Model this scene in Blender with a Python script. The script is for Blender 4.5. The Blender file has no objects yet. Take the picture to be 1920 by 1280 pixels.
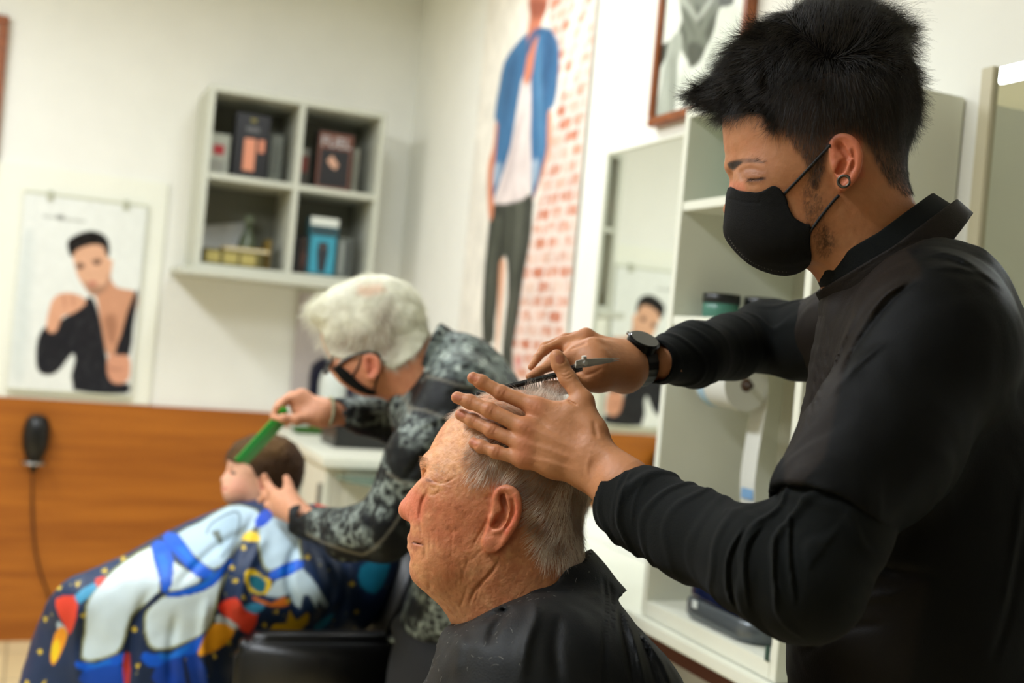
import bpy, math, random, os
import numpy as np
from mathutils import Matrix, Vector

# ------------------------------------------------------------------ camera, light, exposure
SC = bpy.context.scene
F = 2100.0                       # focal length in pixels of a 1920 px wide frame
PHI = math.radians(23.0)         # heading away from the +Y wall normal
ROLL = math.radians(5.2)
HC = 1.35                        # eye height
right = np.array([math.cos(PHI), -math.sin(PHI), 0.0])
fwd = np.array([math.sin(PHI), math.cos(PHI), 0.0])
up = np.array([0.0, 0.0, 1.0])
EX = math.cos(ROLL) * right + math.sin(ROLL) * up
EY = -math.sin(ROLL) * right + math.cos(ROLL) * up
EZ = -fwd
CAM = np.array([0.0, 0.0, HC])
RC = np.stack([EX, EY, EZ], axis=1)          # camera frame -> world
cam_d = bpy.data.cameras.new('camera'); cam = bpy.data.objects.new('camera', cam_d)
SC.collection.objects.link(cam); SC.camera = cam
m = Matrix([[EX[i], EY[i], EZ[i], CAM[i]] for i in range(3)] + [[0, 0, 0, 1]])
cam.matrix_world = m
cam_d.sensor_width = 36.0; cam_d.lens = F / 1920.0 * 36.0
cam_d.dof.use_dof = True; cam_d.dof.focus_distance = 1.20; cam_d.dof.aperture_fstop = 3.4
cam_d.clip_start = 0.05

XB = 1.46        # right wall
YA = 4.79        # far wall
XL, YF, ZC = -3.2, -2.2, 2.85

SC.view_settings.view_transform = 'Standard'; SC.view_settings.look = 'None'
SC.view_settings.exposure = 0.0; SC.view_settings.gamma = 1.0; SC.view_settings.use_curve_mapping = False
SC.cycles.use_denoising = True
SC.cycles.max_bounces = 8
SC.cycles.diffuse_bounces = 5
SC.cycles.sample_clamp_indirect = 6.0
w = bpy.data.worlds.new('world'); SC.world = w; w.use_nodes = True
w.node_tree.nodes['Background'].inputs[0].default_value = (0.9, 0.95, 0.85, 1)
w.node_tree.nodes['Background'].inputs[1].default_value = 0.02

def area(name, loc, size, power, col=(.915, .98, 1.075), rot=(0, 0, 0), spread=180):
    l = bpy.data.lights.new(name, 'AREA'); l.shape = 'RECTANGLE'; l.size, l.size_y = size
    l.energy = power; l.color = col; l.spread = math.radians(spread)
    o = bpy.data.objects.new(name, l); SC.collection.objects.link(o); o.location = loc; o.rotation_euler = rot
    return o
LAMPS = [(-0.98, 3.35, 0.34, 1.24, 38), (-0.85, 1.55, 0.34, 1.24, 62), (-0.9, -0.9, 0.34, 1.24, 3), (0.75, 3.1, 0.3, 1.0, 17)]
for i, (x, y, sx, sy, p) in enumerate(LAMPS):
    area('ceiling_lamp_light', (x, y, ZC - 0.085), (sx, sy), p)

# ------------------------------------------------------------------ colour and material helpers
def lin(c):
    c = np.asarray(c, float) / 255.0
    return np.where(c <= 0.04045, c / 12.92, ((c + 0.055) / 1.055) ** 2.4)
MATS = {}
def mat(name, col=None, rough=.5, metal=0, bump=0, bscale=60, var=0, vscale=8, attr=False, sss=0, spec=.5, coat=0,
        trans=0, alpha=1, emit=0, sheen=0, stretch=None, ior=1.45):
    """principled material; every one has at least a small noise variation so that it is procedural"""
    if name in MATS: return MATS[name]
    M = bpy.data.materials.new(name); M.use_nodes = True; MATS[name] = M
    nt = M.node_tree; N = nt.nodes; L = nt.links; b = N['Principled BSDF']
    tc = N.new('ShaderNodeTexCoord'); mp = N.new('ShaderNodeMapping'); L.new(tc.outputs['Object'], mp.inputs[0])
    if stretch: mp.inputs['Scale'].default_value = stretch
    base = None
    if attr:
        a = N.new('ShaderNodeAttribute'); a.attribute_name = 'Col'; base = a.outputs['Color']
    else:
        r = N.new('ShaderNodeRGB'); c = lin(col); r.outputs[0].default_value = (*c, 1); base = r.outputs[0]
    nz = N.new('ShaderNodeTexNoise'); nz.inputs['Scale'].default_value = vscale; nz.inputs['Detail'].default_value = 4
    L.new(mp.outputs[0], nz.inputs['Vector'])
    mr = N.new('ShaderNodeMapRange'); mr.inputs[1].default_value = .25; mr.inputs[2].default_value = .75
    v = var if var else .02
    mr.inputs[3].default_value = 1 - v; mr.inputs[4].default_value = 1 + v
    L.new(nz.outputs[0], mr.inputs[0])
    mx = N.new('ShaderNodeVectorMath'); mx.operation = 'SCALE'
    L.new(base, mx.inputs[0]); L.new(mr.outputs[0], mx.inputs[3]); L.new(mx.outputs[0], b.inputs['Base Color'])
    b.inputs['Roughness'].default_value = rough; b.inputs['Metallic'].default_value = metal
    b.inputs['Specular IOR Level'].default_value = spec; b.inputs['IOR'].default_value = ior
    b.inputs['Coat Weight'].default_value = coat; b.inputs['Transmission Weight'].default_value = trans
    b.inputs['Alpha'].default_value = alpha; b.inputs['Sheen Weight'].default_value = sheen
    if sss:
        b.inputs['Subsurface Weight'].default_value = sss; b.inputs['Subsurface Radius'].default_value = (1, .35, .2)
        b.inputs['Subsurface Scale'].default_value = .006
    if emit:
        b.inputs['Emission Color'].default_value = (*lin(col), 1); b.inputs['Emission Strength'].default_value = emit
    if bump:
        n2 = N.new('ShaderNodeTexNoise'); n2.inputs['Scale'].default_value = bscale; n2.inputs['Detail'].default_value = 5
        L.new(mp.outputs[0], n2.inputs['Vector'])
        bp = N.new('ShaderNodeBump'); bp.inputs['Strength'].default_value = bump; bp.inputs['Distance'].default_value = .002
        L.new(n2.outputs[0], bp.inputs['Height']); L.new(bp.outputs[0], b.inputs['Normal'])
    return M

# ------------------------------------------------------------------ scene object helpers
def tag(o, label=None, cat=None, group=None, kind=None):
    if label: o['label'] = label
    if cat: o['category'] = cat
    if group: o['group'] = group
    if kind: o['kind'] = kind
    return o
def empty(name, loc, label=None, cat=None, group=None, rz=0):
    o = bpy.data.objects.new(name, None); SC.collection.objects.link(o); o.empty_display_size = .05
    o.location = tuple(loc); o.rotation_euler = (0, 0, rz)
    return tag(o, label, cat, group)
def link_mesh(name, me, material, parent=None, loc=(0, 0, 0), smooth=False):
    o = bpy.data.objects.new(name, me); SC.collection.objects.link(o)
    if material: me.materials.append(material)
    if smooth:
        me.polygons.foreach_set('use_smooth', np.ones(len(me.polygons), bool))
    o.location = tuple(loc)
    if parent: o.parent = parent
    return o
def mesh_np(name, V, Q, material, parent=None, origin=(0, 0, 0), col=None, smooth=True):
    """V world coordinates; object placed so that its coordinates are relative to origin (the parent's place)"""
    V = np.asarray(V, float) - np.asarray(origin, float)
    me = bpy.data.meshes.new(name)
    k = Q.shape[1]
    me.vertices.add(len(V)); me.vertices.foreach_set('co', V.astype(np.float32).ravel())
    me.loops.add(Q.size); me.loops.foreach_set('vertex_index', Q.astype(np.int32).ravel())
    me.polygons.add(len(Q)); me.polygons.foreach_set('loop_start', (np.arange(len(Q)) * k).astype(np.int32))
    me.update(calc_edges=True)
    if col is not None:
        a = me.color_attributes.new('Col', 'FLOAT_COLOR', 'POINT')
        c4 = np.ones((len(V), 4), np.float32); c4[:, :3] = col; a.data.foreach_set('color', c4.ravel())
    return link_mesh(name, me, material, parent, (0, 0, 0) if parent else origin, smooth)

class MB:
    """collects simple shapes, linked as ONE mesh"""
    def __init__(s): s.v = []; s.f = []
    def add(s, v, f):
        n = len(s.v); s.v += [tuple(p) for p in v]; s.f += [tuple(i + n for i in q) for q in f]; return s
    def box(s, lo, hi, M=None):
        x0, y0, z0 = lo; x1, y1, z1 = hi
        v = [(x0, y0, z0), (x1, y0, z0), (x1, y1, z0), (x0, y1, z0), (x0, y0, z1), (x1, y0, z1), (x1, y1, z1), (x0, y1, z1)]
        if M is not None: v = [tuple(M @ Vector(p)) for p in v]
        return s.add(v, [(0, 3, 2, 1), (4, 5, 6, 7), (0, 1, 5, 4), (1, 2, 6, 5), (2, 3, 7, 6), (3, 0, 4, 7)])
    def tube(s, pts, r, n=12, cap=True):
        pts = [np.array(p, float) for p in pts]; R = r if hasattr(r, '__len__') else [r] * len(pts)
        base = len(s.v); prev = None
        for i, p in enumerate(pts):
            t = pts[min(i + 1, len(pts) - 1)] - pts[max(i - 1, 0)]; t /= (np.linalg.norm(t) + 1e-12)
            if prev is None:
                a = np.array([0, 0, 1.0]) if abs(t[2]) < .9 else np.array([1.0, 0, 0])
            else: a = prev
            a = a - t * np.dot(a, t); a /= np.linalg.norm(a); prev = a; b = np.cross(t, a)
            for k in range(n):
                th = 2 * math.pi * k / n; s.v.append(tuple(p + R[i] * (math.cos(th) * a + math.sin(th) * b)))
        for i in range(len(pts) - 1):
            for k in range(n):
                s.f.append((base + i * n + k, base + i * n + (k + 1) % n, base + (i + 1) * n + (k + 1) % n, base + (i + 1) * n + k))
        if cap:
            s.f.append(tuple(base + k for k in range(n))[::-1]); s.f.append(tuple(base + (len(pts) - 1) * n + k for k in range(n)))
        return s
    def lathe(s, prof, c=(0, 0, 0), n=28, axis='z', M=None):
        """prof: list of (r, h)"""
        base = len(s.v)
        for r, h in prof:
            for k in range(n):
                th = 2 * math.pi * k / n; a, b = r * math.cos(th), r * math.sin(th)
                p = (a, b, h) if axis == 'z' else ((a, h, b) if axis == 'y' else (h, a, b))
                p = Vector((p[0] + c[0], p[1] + c[1], p[2] + c[2]))
                if M is not None: p = M @ p
                s.v.append(tuple(p))
        for i in range(len(prof) - 1):
            for k in range(n):
                s.f.append((base + i * n + k, base + i * n + (k + 1) % n, base + (i + 1) * n + (k + 1) % n, base + (i + 1) * n + k))
        s.f.append(tuple(base + k for k in range(n))[::-1]); s.f.append(tuple(base + (len(prof) - 1) * n + k for k in range(n)))
        return s
    def prism(s, poly, axis, a0, a1):
        """poly in the two other axes"""
        n = len(poly)
        def P(u, v, a): return {'x': (a, u, v), 'y': (u, a, v), 'z': (u, v, a)}[axis]
        v = [P(u, q, a0) for u, q in poly] + [P(u, q, a1) for u, q in poly]
        f = [tuple(range(n)), tuple(range(2 * n - 1, n - 1, -1))] + [(i, (i + 1) % n, n + (i + 1) % n, n + i) for i in range(n)]
        return s.add(v, f)
    def build(s, name, material, parent=None, loc=(0, 0, 0), bevel=0, smooth=False, seg=2):
        me = bpy.data.meshes.new(name); me.from_pydata(s.v, [], s.f); me.validate()
        import bmesh
        bm = bmesh.new(); bm.from_mesh(me); bmesh.ops.recalc_face_normals(bm, faces=bm.faces)
        if bevel:
            eds = [e for e in bm.edges if len(e.link_faces) == 2 and e.calc_face_angle(0) > .6]
            bmesh.ops.bevel(bm, geom=eds, offset=bevel, segments=seg, affect='EDGES', clamp_overlap=True)
        bm.to_mesh(me); bm.free()
        return link_mesh(name, me, material, parent, loc, smooth)

# ------------------------------------------------------------------ pixels <-> space
def ray(px, py):
    """unnormalised ray in camera frame, depth 1"""
    return np.array([(px - 960) / F, -(py - 640) / F, -1.0])
def c2w(p): return np.asarray(p) @ RC.T + CAM
def P(px, py, d): return c2w(ray(px, py) * d)
def on_plane(px, py, axis, val):
    """world point where the view ray of a photo position meets the plane x/y/z = val"""
    r = ray(px, py) @ RC.T; i = 'xyz'.index(axis); t = (val - CAM[i]) / r[i]
    return CAM + r * t
def smooth_poly(pts, n=6, closed=True):
    pts = np.asarray(pts, float); N = len(pts); out = []
    for i in range(N if closed else N - 1):
        if closed: p0, p1, p2, p3 = pts[(i - 1) % N], pts[i], pts[(i + 1) % N], pts[(i + 2) % N]
        else: p0, p1, p2, p3 = pts[max(i - 1, 0)], pts[i], pts[i + 1], pts[min(i + 2, N - 1)]
        for t in np.arange(n) / n:
            out.append(.5 * ((2 * p1) + (-p0 + p2) * t + (2 * p0 - 5 * p1 + 4 * p2 - p3) * t * t + (-p0 + 3 * p1 - 3 * p2 + p3) * t ** 3))
    if not closed: out.append(pts[-1])
    return np.array(out)
def seg_dist(p, poly, closed=False, z=None):
    """distance from points (N,k) to a polyline (M,k), also the parameter along it"""
    poly = np.asarray(poly, p.dtype); M = len(poly); best = np.full(len(p), 1e9, p.dtype); par = np.zeros(len(p), p.dtype)
    for i in range(M if closed else M - 1):
        a = poly[i]; b = poly[(i + 1) % M]; ba = b - a; q = p - a
        t = np.clip((q @ ba) / (ba @ ba + 1e-12), 0, 1)
        d = np.sqrt(((q - t[:, None] * ba) ** 2).sum(1)); k = d < best
        best = np.where(k, d, best); par = np.where(k, i + t, par)
    return best, par
def inside(p, poly):
    poly = np.asarray(poly, float); c = np.zeros(len(p), bool); M = len(poly); x, y = p[:, 0], p[:, 1]
    for i in range(M):
        x0, y0 = poly[i]; x1, y1 = poly[(i + 1) % M]
        if y0 == y1: continue
        k = ((y0 > y) != (y1 > y)) & (x < (x1 - x0) * (y - y0) / (y1 - y0) + x0)
        c ^= k
    return c
def sd_poly(p, poly):
    d, _ = seg_dist(p, poly, True); return np.where(inside(p, poly), -d, d)
def mask_poly(p, poly, soft=2.0, smooth=0):
    """1 inside, 0 outside"""
    if smooth: poly = smooth_poly(poly, smooth)
    poly = np.asarray(poly, float); lo = poly.min(0) - 3 * soft; hi = poly.max(0) + 3 * soft
    out = np.zeros(len(p)); k = np.all((p > lo) & (p < hi), axis=1)
    if k.any(): out[k] = np.clip(.5 - sd_poly(p[k], poly) / (2 * soft), 0, 1)
    return out

# hash noise in numpy -------------------------------------------------
def vnoise(p, seed=0):
    """smooth value noise of (N,3) in -1..1"""
    i = np.floor(p).astype(np.int64); f = p - i; u = f * f * (3 - 2 * f)
    def h(a, b, c):
        n = (a * 374761393 + b * 668265263 + c * 2147483647 + seed * 1442695041) & 0xffffffff
        n = ((n ^ (n >> 13)) * 1274126177) & 0xffffffff
        n = n ^ (n >> 16)
        return (n & 0xffff) / 32767.5 - 1
    x, y, z = i[:, 0], i[:, 1], i[:, 2]; r = 0
    for dx in (0, 1):
        for dy in (0, 1):
            for dz in (0, 1):
                wgt = (u[:, 0] if dx else 1 - u[:, 0]) * (u[:, 1] if dy else 1 - u[:, 1]) * (u[:, 2] if dz else 1 - u[:, 2])
                r = r + wgt * h(x + dx, y + dy, z + dz)
    return r
def fbm(p, seed=0, o=3):
    r = 0; a = 1
    for k in range(o): r = r + a * vnoise(p * 2 ** k, seed + k); a *= .5
    return r

# ------------------------------------------------------------------ a frame for one figure: x right, y up (as in the photo), z towards the viewer
class Frame:
    def __init__(s, cx, cy, D):
        s.o = ray(cx, cy) * D; s.ez = -s.o / np.linalg.norm(s.o)
        ex = np.array([1.0, 0, 0]); ex -= s.ez * (ex @ s.ez); s.ex = ex / np.linalg.norm(ex); s.ey = np.cross(s.ez, s.ex)
        s.R = np.stack([s.ex, s.ey, s.ez])       # rows
        s.cam = s.R @ (-s.o)                     # viewer in this frame
        s.m = D / F                              # metres per pixel
    def pt(s, px, py, z=0.0):
        r = s.R @ ray(px, py); t = (z - s.cam[2]) / r[2]; return s.cam + r * t
    def pts(s, L):
        return np.array([s.pt(*q) for q in L])
    def proj(s, p):
        c = p @ s.R + s.o; return np.stack([960 - F * c[:, 0] / c[:, 2], 640 + F * c[:, 1] / c[:, 2]], 1)
    def world(s, p): return (np.asarray(p) @ s.R + s.o) @ RC.T + CAM
    def from_world(s, p): return ((np.asarray(p) - CAM) @ RC - s.o) @ s.R.T

# ------------------------------------------------------------------ signed distance sculpting
f32 = np.float32
class Field:
    def __init__(s, frame): s.fr = frame; s.ops = []
    def _op(s, kind, fn, c, r, k): s.ops.append((kind, fn, np.asarray(c, float), float(r), k)); return s
    def cone(s, a, b, ra, rb, k=.01, sq=None, kind='add'):
        a = np.asarray(a, float); b = np.asarray(b, float); ba = b - a; L2 = ba @ ba + 1e-12
        def fn(p):
            q = p - a
            t = np.clip((q @ ba) / L2, 0, 1); d = q - t[:, None] * ba
            if sq is not None:
                n, f = sq; n = np.asarray(n, float); n = n / np.linalg.norm(n); dn = d @ n
                d = d + ((1 / f - 1) * dn)[:, None] * n
                return (np.sqrt((d * d).sum(1)) - (ra + t * (rb - ra))) * min(1, f ** .5)
            return np.sqrt((d * d).sum(1)) - (ra + t * (rb - ra))
        return s._op(kind, fn, (a + b) / 2, np.sqrt(L2) / 2 + max(ra, rb), k)
    def chain(s, pts, radii, k=.01, sq=None, kind='add'):
        for i in range(len(pts) - 1): s.cone(pts[i], pts[i + 1], radii[i], radii[i + 1], k, sq, kind)
        return s
    def ell(s, c, r, rot=None, k=.01, kind='add'):
        c = np.asarray(c, float); r = np.asarray(r, float); R = np.eye(3) if rot is None else np.asarray(rot)
        def fn(p):
            q = (p - c) @ R.T; a = np.sqrt(((q / r) ** 2).sum(1)) + 1e-9; b = np.sqrt(((q / r ** 2) ** 2).sum(1)) + 1e-9
            return a * (a - 1) / b
        return s._op(kind, fn, c, max(r), k)
    def box(s, c, half, rot=None, rad=.005, k=.005, kind='add'):
        c = np.asarray(c, float); h = np.asarray(half, float) - rad; R = np.eye(3) if rot is None else np.asarray(rot)
        def fn(p):
            q = np.abs((p - c) @ R.T) - h
            return np.sqrt((np.maximum(q, 0) ** 2).sum(1)) + np.minimum(q.max(1), 0) - rad
        return s._op(kind, fn, c, np.linalg.norm(half), k)
    def plate(s, fn, c, r, k=.005, kind='add'): return s._op(kind, fn, c, r, k)
    def inflate(s, pxpoly, W, p=.5, step=.0012, smooth=5, z0=0.0, slope=(0, 0), k=.01, kind='add', wfun=None):
        """a rounded solid whose outline in this frame is the polygon; half thickness W at its middle"""
        poly = s.fr.pts([(x, y, z0) for x, y in (smooth_poly(pxpoly, smooth) if smooth else pxpoly)])[:, :2]
        lo = poly.min(0) - .02; hi = poly.max(0) + .02; nx, ny = (np.ceil((hi - lo) / step)).astype(int)
        X, Y = np.meshgrid(lo[0] + np.arange(nx) * step, lo[1] + np.arange(ny) * step, indexing='ij')
        G = np.stack([X.ravel(), Y.ravel()], 1); sd = sd_poly(G, poly).reshape(nx, ny)
        h = np.maximum(-sd, 0) * .05
        # coarse to fine relaxation of laplace h = -1
        lv = [2 ** j for j in range(5, -1, -1)]; prev = None
        for L in lv:
            m_ = sd[::L, ::L]; ins = (m_ < 0); hh = np.zeros(m_.shape)
            if prev is not None:
                ix = np.minimum(np.arange(m_.shape[0]) / 2, prev.shape[0] - 1.001); iy = np.minimum(np.arange(m_.shape[1]) / 2, prev.shape[1] - 1.001)
                i0 = ix.astype(int); j0 = iy.astype(int); fx = (ix - i0)[:, None]; fy = (iy - j0)[None]
                hh = (prev[i0][:, j0] * (1 - fx) * (1 - fy) + prev[i0 + 1][:, j0] * fx * (1 - fy) + prev[i0][:, j0 + 1] * (1 - fx) * fy + prev[i0 + 1][:, j0 + 1] * fx * fy)
                hh = hh * ins
            c_ = (L * step) ** 2
            for _ in range(160 if L > 1 else 120):
                n_ = np.zeros_like(hh); n_[1:-1, 1:-1] = (hh[2:, 1:-1] + hh[:-2, 1:-1] + hh[1:-1, 2:] + hh[1:-1, :-2] + c_) / 4
                hh = n_ * ins
            prev = hh
        h = prev; h = h / h.max()
        H = (W * W) * np.maximum(h, 0) ** (2 * p)
        slope_b = (W * W) / (-sd.min()) * 1.2
        H = np.where(sd > 0, -sd * slope_b, H)
        for _ in range(2):
            H[1:-1, 1:-1] = (H[1:-1, 1:-1] * 4 + H[2:, 1:-1] + H[:-2, 1:-1] + H[1:-1, 2:] + H[1:-1, :-2]) / 8
        gx, gy = np.gradient(H, step); g = np.sqrt(gx ** 2 + gy ** 2)
        for _ in range(3):
            g[1:-1, 1:-1] = (g[1:-1, 1:-1] * 4 + g[2:, 1:-1] + g[:-2, 1:-1] + g[1:-1, 2:] + g[1:-1, :-2]) / 8
        ctr = (lo + hi) / 2; r = np.linalg.norm(hi - lo) / 2
        def fn(q):
            x = np.clip((q[:, 0] - lo[0]) / step, 0, nx - 1.001); y = np.clip((q[:, 1] - lo[1]) / step, 0, ny - 1.001)
            i = x.astype(int); j = y.astype(int); fx = x - i; fy = y - j
            def bl(A): return A[i, j] * (1 - fx) * (1 - fy) + A[i + 1, j] * fx * (1 - fy) + A[i, j + 1] * (1 - fx) * fy + A[i + 1, j + 1] * fx * fy
            hv = bl(H); gv = bl(g)
            zc = z0 + slope[0] * (q[:, 0] - ctr[0]) + slope[1] * (q[:, 1] - ctr[1])
            z = q[:, 2] - zc
            if wfun is not None: z = z / wfun(q)
            # outside the grid: add plain distance
            ox = np.maximum(np.maximum(lo[0] - q[:, 0], q[:, 0] - hi[0]), 0); oy = np.maximum(np.maximum(lo[1] - q[:, 1], q[:, 1] - hi[1]), 0)
            return (z * z - hv) / np.sqrt(4 * z * z + gv * gv + (W * .12) ** 2) + np.sqrt(ox * ox + oy * oy)
        return s._op(kind, fn, (ctr[0], ctr[1], z0), max(r, W), k)
    def groove(s, pxpts, width, depth, zmin=None, smooth=4, fade=True):
        """a crease (depth > 0) or ridge (depth < 0) along a line given in the photo; width in pixels"""
        pl = smooth_poly(pxpts, smooth, False) if len(pxpts) > 2 else np.array(pxpts, float)
        c2 = (pl.min(0) + pl.max(0)) / 2; n = len(pl) - 1
        def fn(p, q2):
            k = (np.abs(q2 - c2) < (pl.max(0) - pl.min(0)) / 2 + 3 * width).all(1)
            if zmin is not None: k &= p[:, 2] > zmin
            out = np.zeros(len(p))
            if k.any():
                d, t = seg_dist(q2[k], pl); a = depth * np.exp(-(d / width) ** 2)
                if fade: a = a * np.clip(np.minimum(t, n - t) / (n * .3) + .15, 0, 1)
                out[k] = a
            return out
        s.ops.append(('px', fn, c2, np.linalg.norm(pl.max(0) - pl.min(0)) / 2 + 3 * width, zmin)); return s
    def disp(s, fn): s.ops.append(('disp', fn, None, None, None)); return s
    def eval(s, p, bc=None, br=0):
        d = np.full(len(p), .2); q2 = None; c2 = None
        for kind, fn, c, r, k in s.ops:
            if kind in ('add', 'sub'):
                if bc is not None and np.linalg.norm(bc - c) - r - br > .02 + (k or 0): continue
                e = fn(p)
                if kind == 'add':
                    if k: h = np.maximum(k - np.abs(d - e), 0) / k; d = np.minimum(d, e) - h * h * k * .25
                    else: d = np.minimum(d, e)
                else:
                    e = -e
                    if k: h = np.maximum(k - np.abs(d - e), 0) / k; d = np.maximum(d, e) + h * h * k * .25
                    else: d = np.maximum(d, e)
            elif kind == 'px':
                if q2 is None:
                    q2 = s.fr.proj(p)
                    c2 = q2.mean(0); r2 = np.abs(q2 - c2).max() * 1.45
                if bc is not None and np.linalg.norm(c2 - c) - r - r2 > 0: continue
                if bc is not None and k is not None and bc[2] + br < k: continue
                if bc is None: continue
                d = d + fn(p, q2)
            else:
                d = d + fn(p)
        return d

def extract(F_, lo, hi, h, B=20, margin=.006):
    lo = np.asarray(lo, float); hi = np.asarray(hi, float)
    nb = np.ceil((hi - lo) / (h * B)).astype(int)
    bi = np.stack(np.meshgrid(*[np.arange(n) for n in nb], indexing='ij'), -1).reshape(-1, 3)
    bc = lo + (bi + .5) * h * B; dc = F_.eval(bc); br = h * B * .8661
    act = bi[np.abs(dc) < br * 1.35 + margin]
    NG = nb * B + 3; key = lambda i: (i[:, 0] * NG[1] + i[:, 1]) * NG[2] + i[:, 2]
    g = np.arange(B + 1); gi = np.stack(np.meshgrid(g, g, g, indexing='ij'), -1).reshape(-1, 3)
    VK = []; VP = []; EQ = []
    co = [(a, b, c) for a in (0, 1) for b in (0, 1) for c in (0, 1)]
    eds = [(i, j) for i in range(8) for j in range(i + 1, 8) if sum(abs(co[i][k] - co[j][k]) for k in range(3)) == 1]
    for b in act:
        base = b * B; pts = lo + (gi + base) * h
        v = F_.eval(pts, lo + (base + B / 2) * h, br).reshape(B + 1, B + 1, B + 1)
        s_ = v < 0
        if s_.all() or not s_.any(): continue
        cs = [s_[a:a + B, c:c + B, e:e + B] for a, c, e in co]; cv = [v[a:a + B, c:c + B, e:e + B] for a, c, e in co]
        cnt = sum(x.astype(np.int8) for x in cs); ce = np.argwhere((cnt > 0) & (cnt < 8))
        ii = tuple(ce.T); S = np.stack([x[ii] for x in cs], 1); Vv = np.stack([x[ii] for x in cv], 1)
        acc = np.zeros((len(ce), 3)); n = np.zeros(len(ce))
        for i, j in eds:
            x = S[:, i] != S[:, j]; t = np.where(x, Vv[:, i] / (Vv[:, i] - Vv[:, j] + 1e-20), 0)
            pi = np.array(co[i], float); pj = np.array(co[j], float)
            acc += np.where(x[:, None], pi + t[:, None] * (pj - pi), 0); n += x
        VK.append(key(ce + base)); VP.append(lo + (ce + base + acc / n[:, None]) * h)
        for ax in range(3):
            sl = [slice(0, B)] * 3; sh = [slice(0, B)] * 3; sh[ax] = slice(1, B + 1)
            A = s_[tuple(sl)]; Bb = s_[tuple(sh)]; e = np.argwhere(A != Bb)
            if not len(e): continue
            fl = A[tuple(e.T)]; e = e + base; o1 = np.zeros(3, int); o2 = np.zeros(3, int); o1[(ax + 1) % 3] = 1; o2[(ax + 2) % 3] = 1
            q = np.stack([key(e - o1 - o2), key(e - o2), key(e), key(e - o1)], 1)
            q[~fl] = q[~fl][:, ::-1]
            EQ.append(q)
    VK = np.concatenate(VK); VP = np.concatenate(VP); EQ = np.concatenate(EQ)
    o = np.argsort(VK); VK = VK[o]; VP = VP[o]
    idx = np.searchsorted(VK, EQ); idx = np.minimum(idx, len(VK) - 1); ok = (VK[idx] == EQ).all(1)
    return VP, idx[ok]

def normals_np(V, Q):
    n = np.cross(V[Q[:, 2]] - V[Q[:, 0]], V[Q[:, 3]] - V[Q[:, 1]]); N = np.zeros_like(V)
    for k in range(4): np.add.at(N, Q[:, k], n)
    return N / (np.linalg.norm(N, axis=1)[:, None] + 1e-12)

class Paint:
    """per vertex colour of printed, dyed or pigmented surfaces; a few skin hollows carry painted shade"""
    def __init__(s, n, base): s.c = np.tile(lin(base), (n, 1))
    def mix(s, m, col):
        m = np.clip(m, 0, 1)[:, None]; s.c = s.c * (1 - m) + lin(col) * m; return s
    def mul(s, m, f):
        m = np.clip(m, 0, 1)[:, None]; s.c = s.c * (1 - m + m * np.asarray(f)); return s

def strands(name, roots, dirs, length, mat_, parent, origin, r=.00004, n=6, curl=0.0, droop=(0, 0, 0), jit=.3, seed=1, clump=0):
    """hair strands as curves; roots/dirs in world coordinates; dirs may be (N,3) or list of two (start, end) fields"""
    rng = np.random.default_rng(seed); N = len(roots)
    d0, d1 = (dirs if isinstance(dirs, tuple) else (dirs, dirs))
    j = rng.normal(0, jit, (N, 3)); L = np.broadcast_to(length, (N,)) * rng.uniform(.65, 1.15, N)
    P_ = np.zeros((N, n, 3)); P_[:, 0] = roots; cur = roots.copy()
    bend = rng.normal(0, curl, (N, 3)) if curl else 0
    for i in range(1, n):
        t = i / (n - 1); d = d0 * (1 - t) + d1 * t + j * (.4 + .6 * t) + np.array(droop) * t + bend * math.sin(t * 3)
        d = d / (np.linalg.norm(d, axis=1)[:, None] + 1e-9); cur = cur + d * (L / (n - 1))[:, None]; P_[:, i] = cur
    P_ -= np.asarray(origin)
    hc = bpy.data.hair_curves.new(name); hc.add_curves([n] * N)
    hc.attributes['position'].data.foreach_set('vector', P_.astype(np.float32).ravel()) if 'position' in hc.attributes else None
    ra = hc.attributes.get('radius') or hc.attributes.new('radius', 'FLOAT', 'POINT')
    rr = np.tile(np.linspace(1, .35, n) * r, N); ra.data.foreach_set('value', rr.astype(np.float32))
    hc.materials.append(mat_)
    o = bpy.data.objects.new(name, hc); SC.collection.objects.link(o)
    if parent: o.parent = parent
    else: o.location = tuple(origin)
    return o
def sample_surface(V, Q, N, keep, seed=0):
    """random points with normals on faces where keep(center) is true"""
    C = V[Q].mean(1); k = keep(C); Qk = Q[k]
    n = np.cross(V[Qk[:, 2]] - V[Qk[:, 0]], V[Qk[:, 3]] - V[Qk[:, 1]]); a = np.linalg.norm(n, axis=1)
    rng = np.random.default_rng(seed); i = rng.choice(len(Qk), N, p=a / a.sum()); u = rng.random((N, 2))
    q = V[Qk[i]]; p = (q[:, 0] * (1 - u[:, :1]) + q[:, 1] * u[:, :1]) * (1 - u[:, 1:]) + (q[:, 3] * (1 - u[:, :1]) + q[:, 2] * u[:, :1]) * u[:, 1:]
    return p, n[i] / a[i][:, None]
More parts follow.
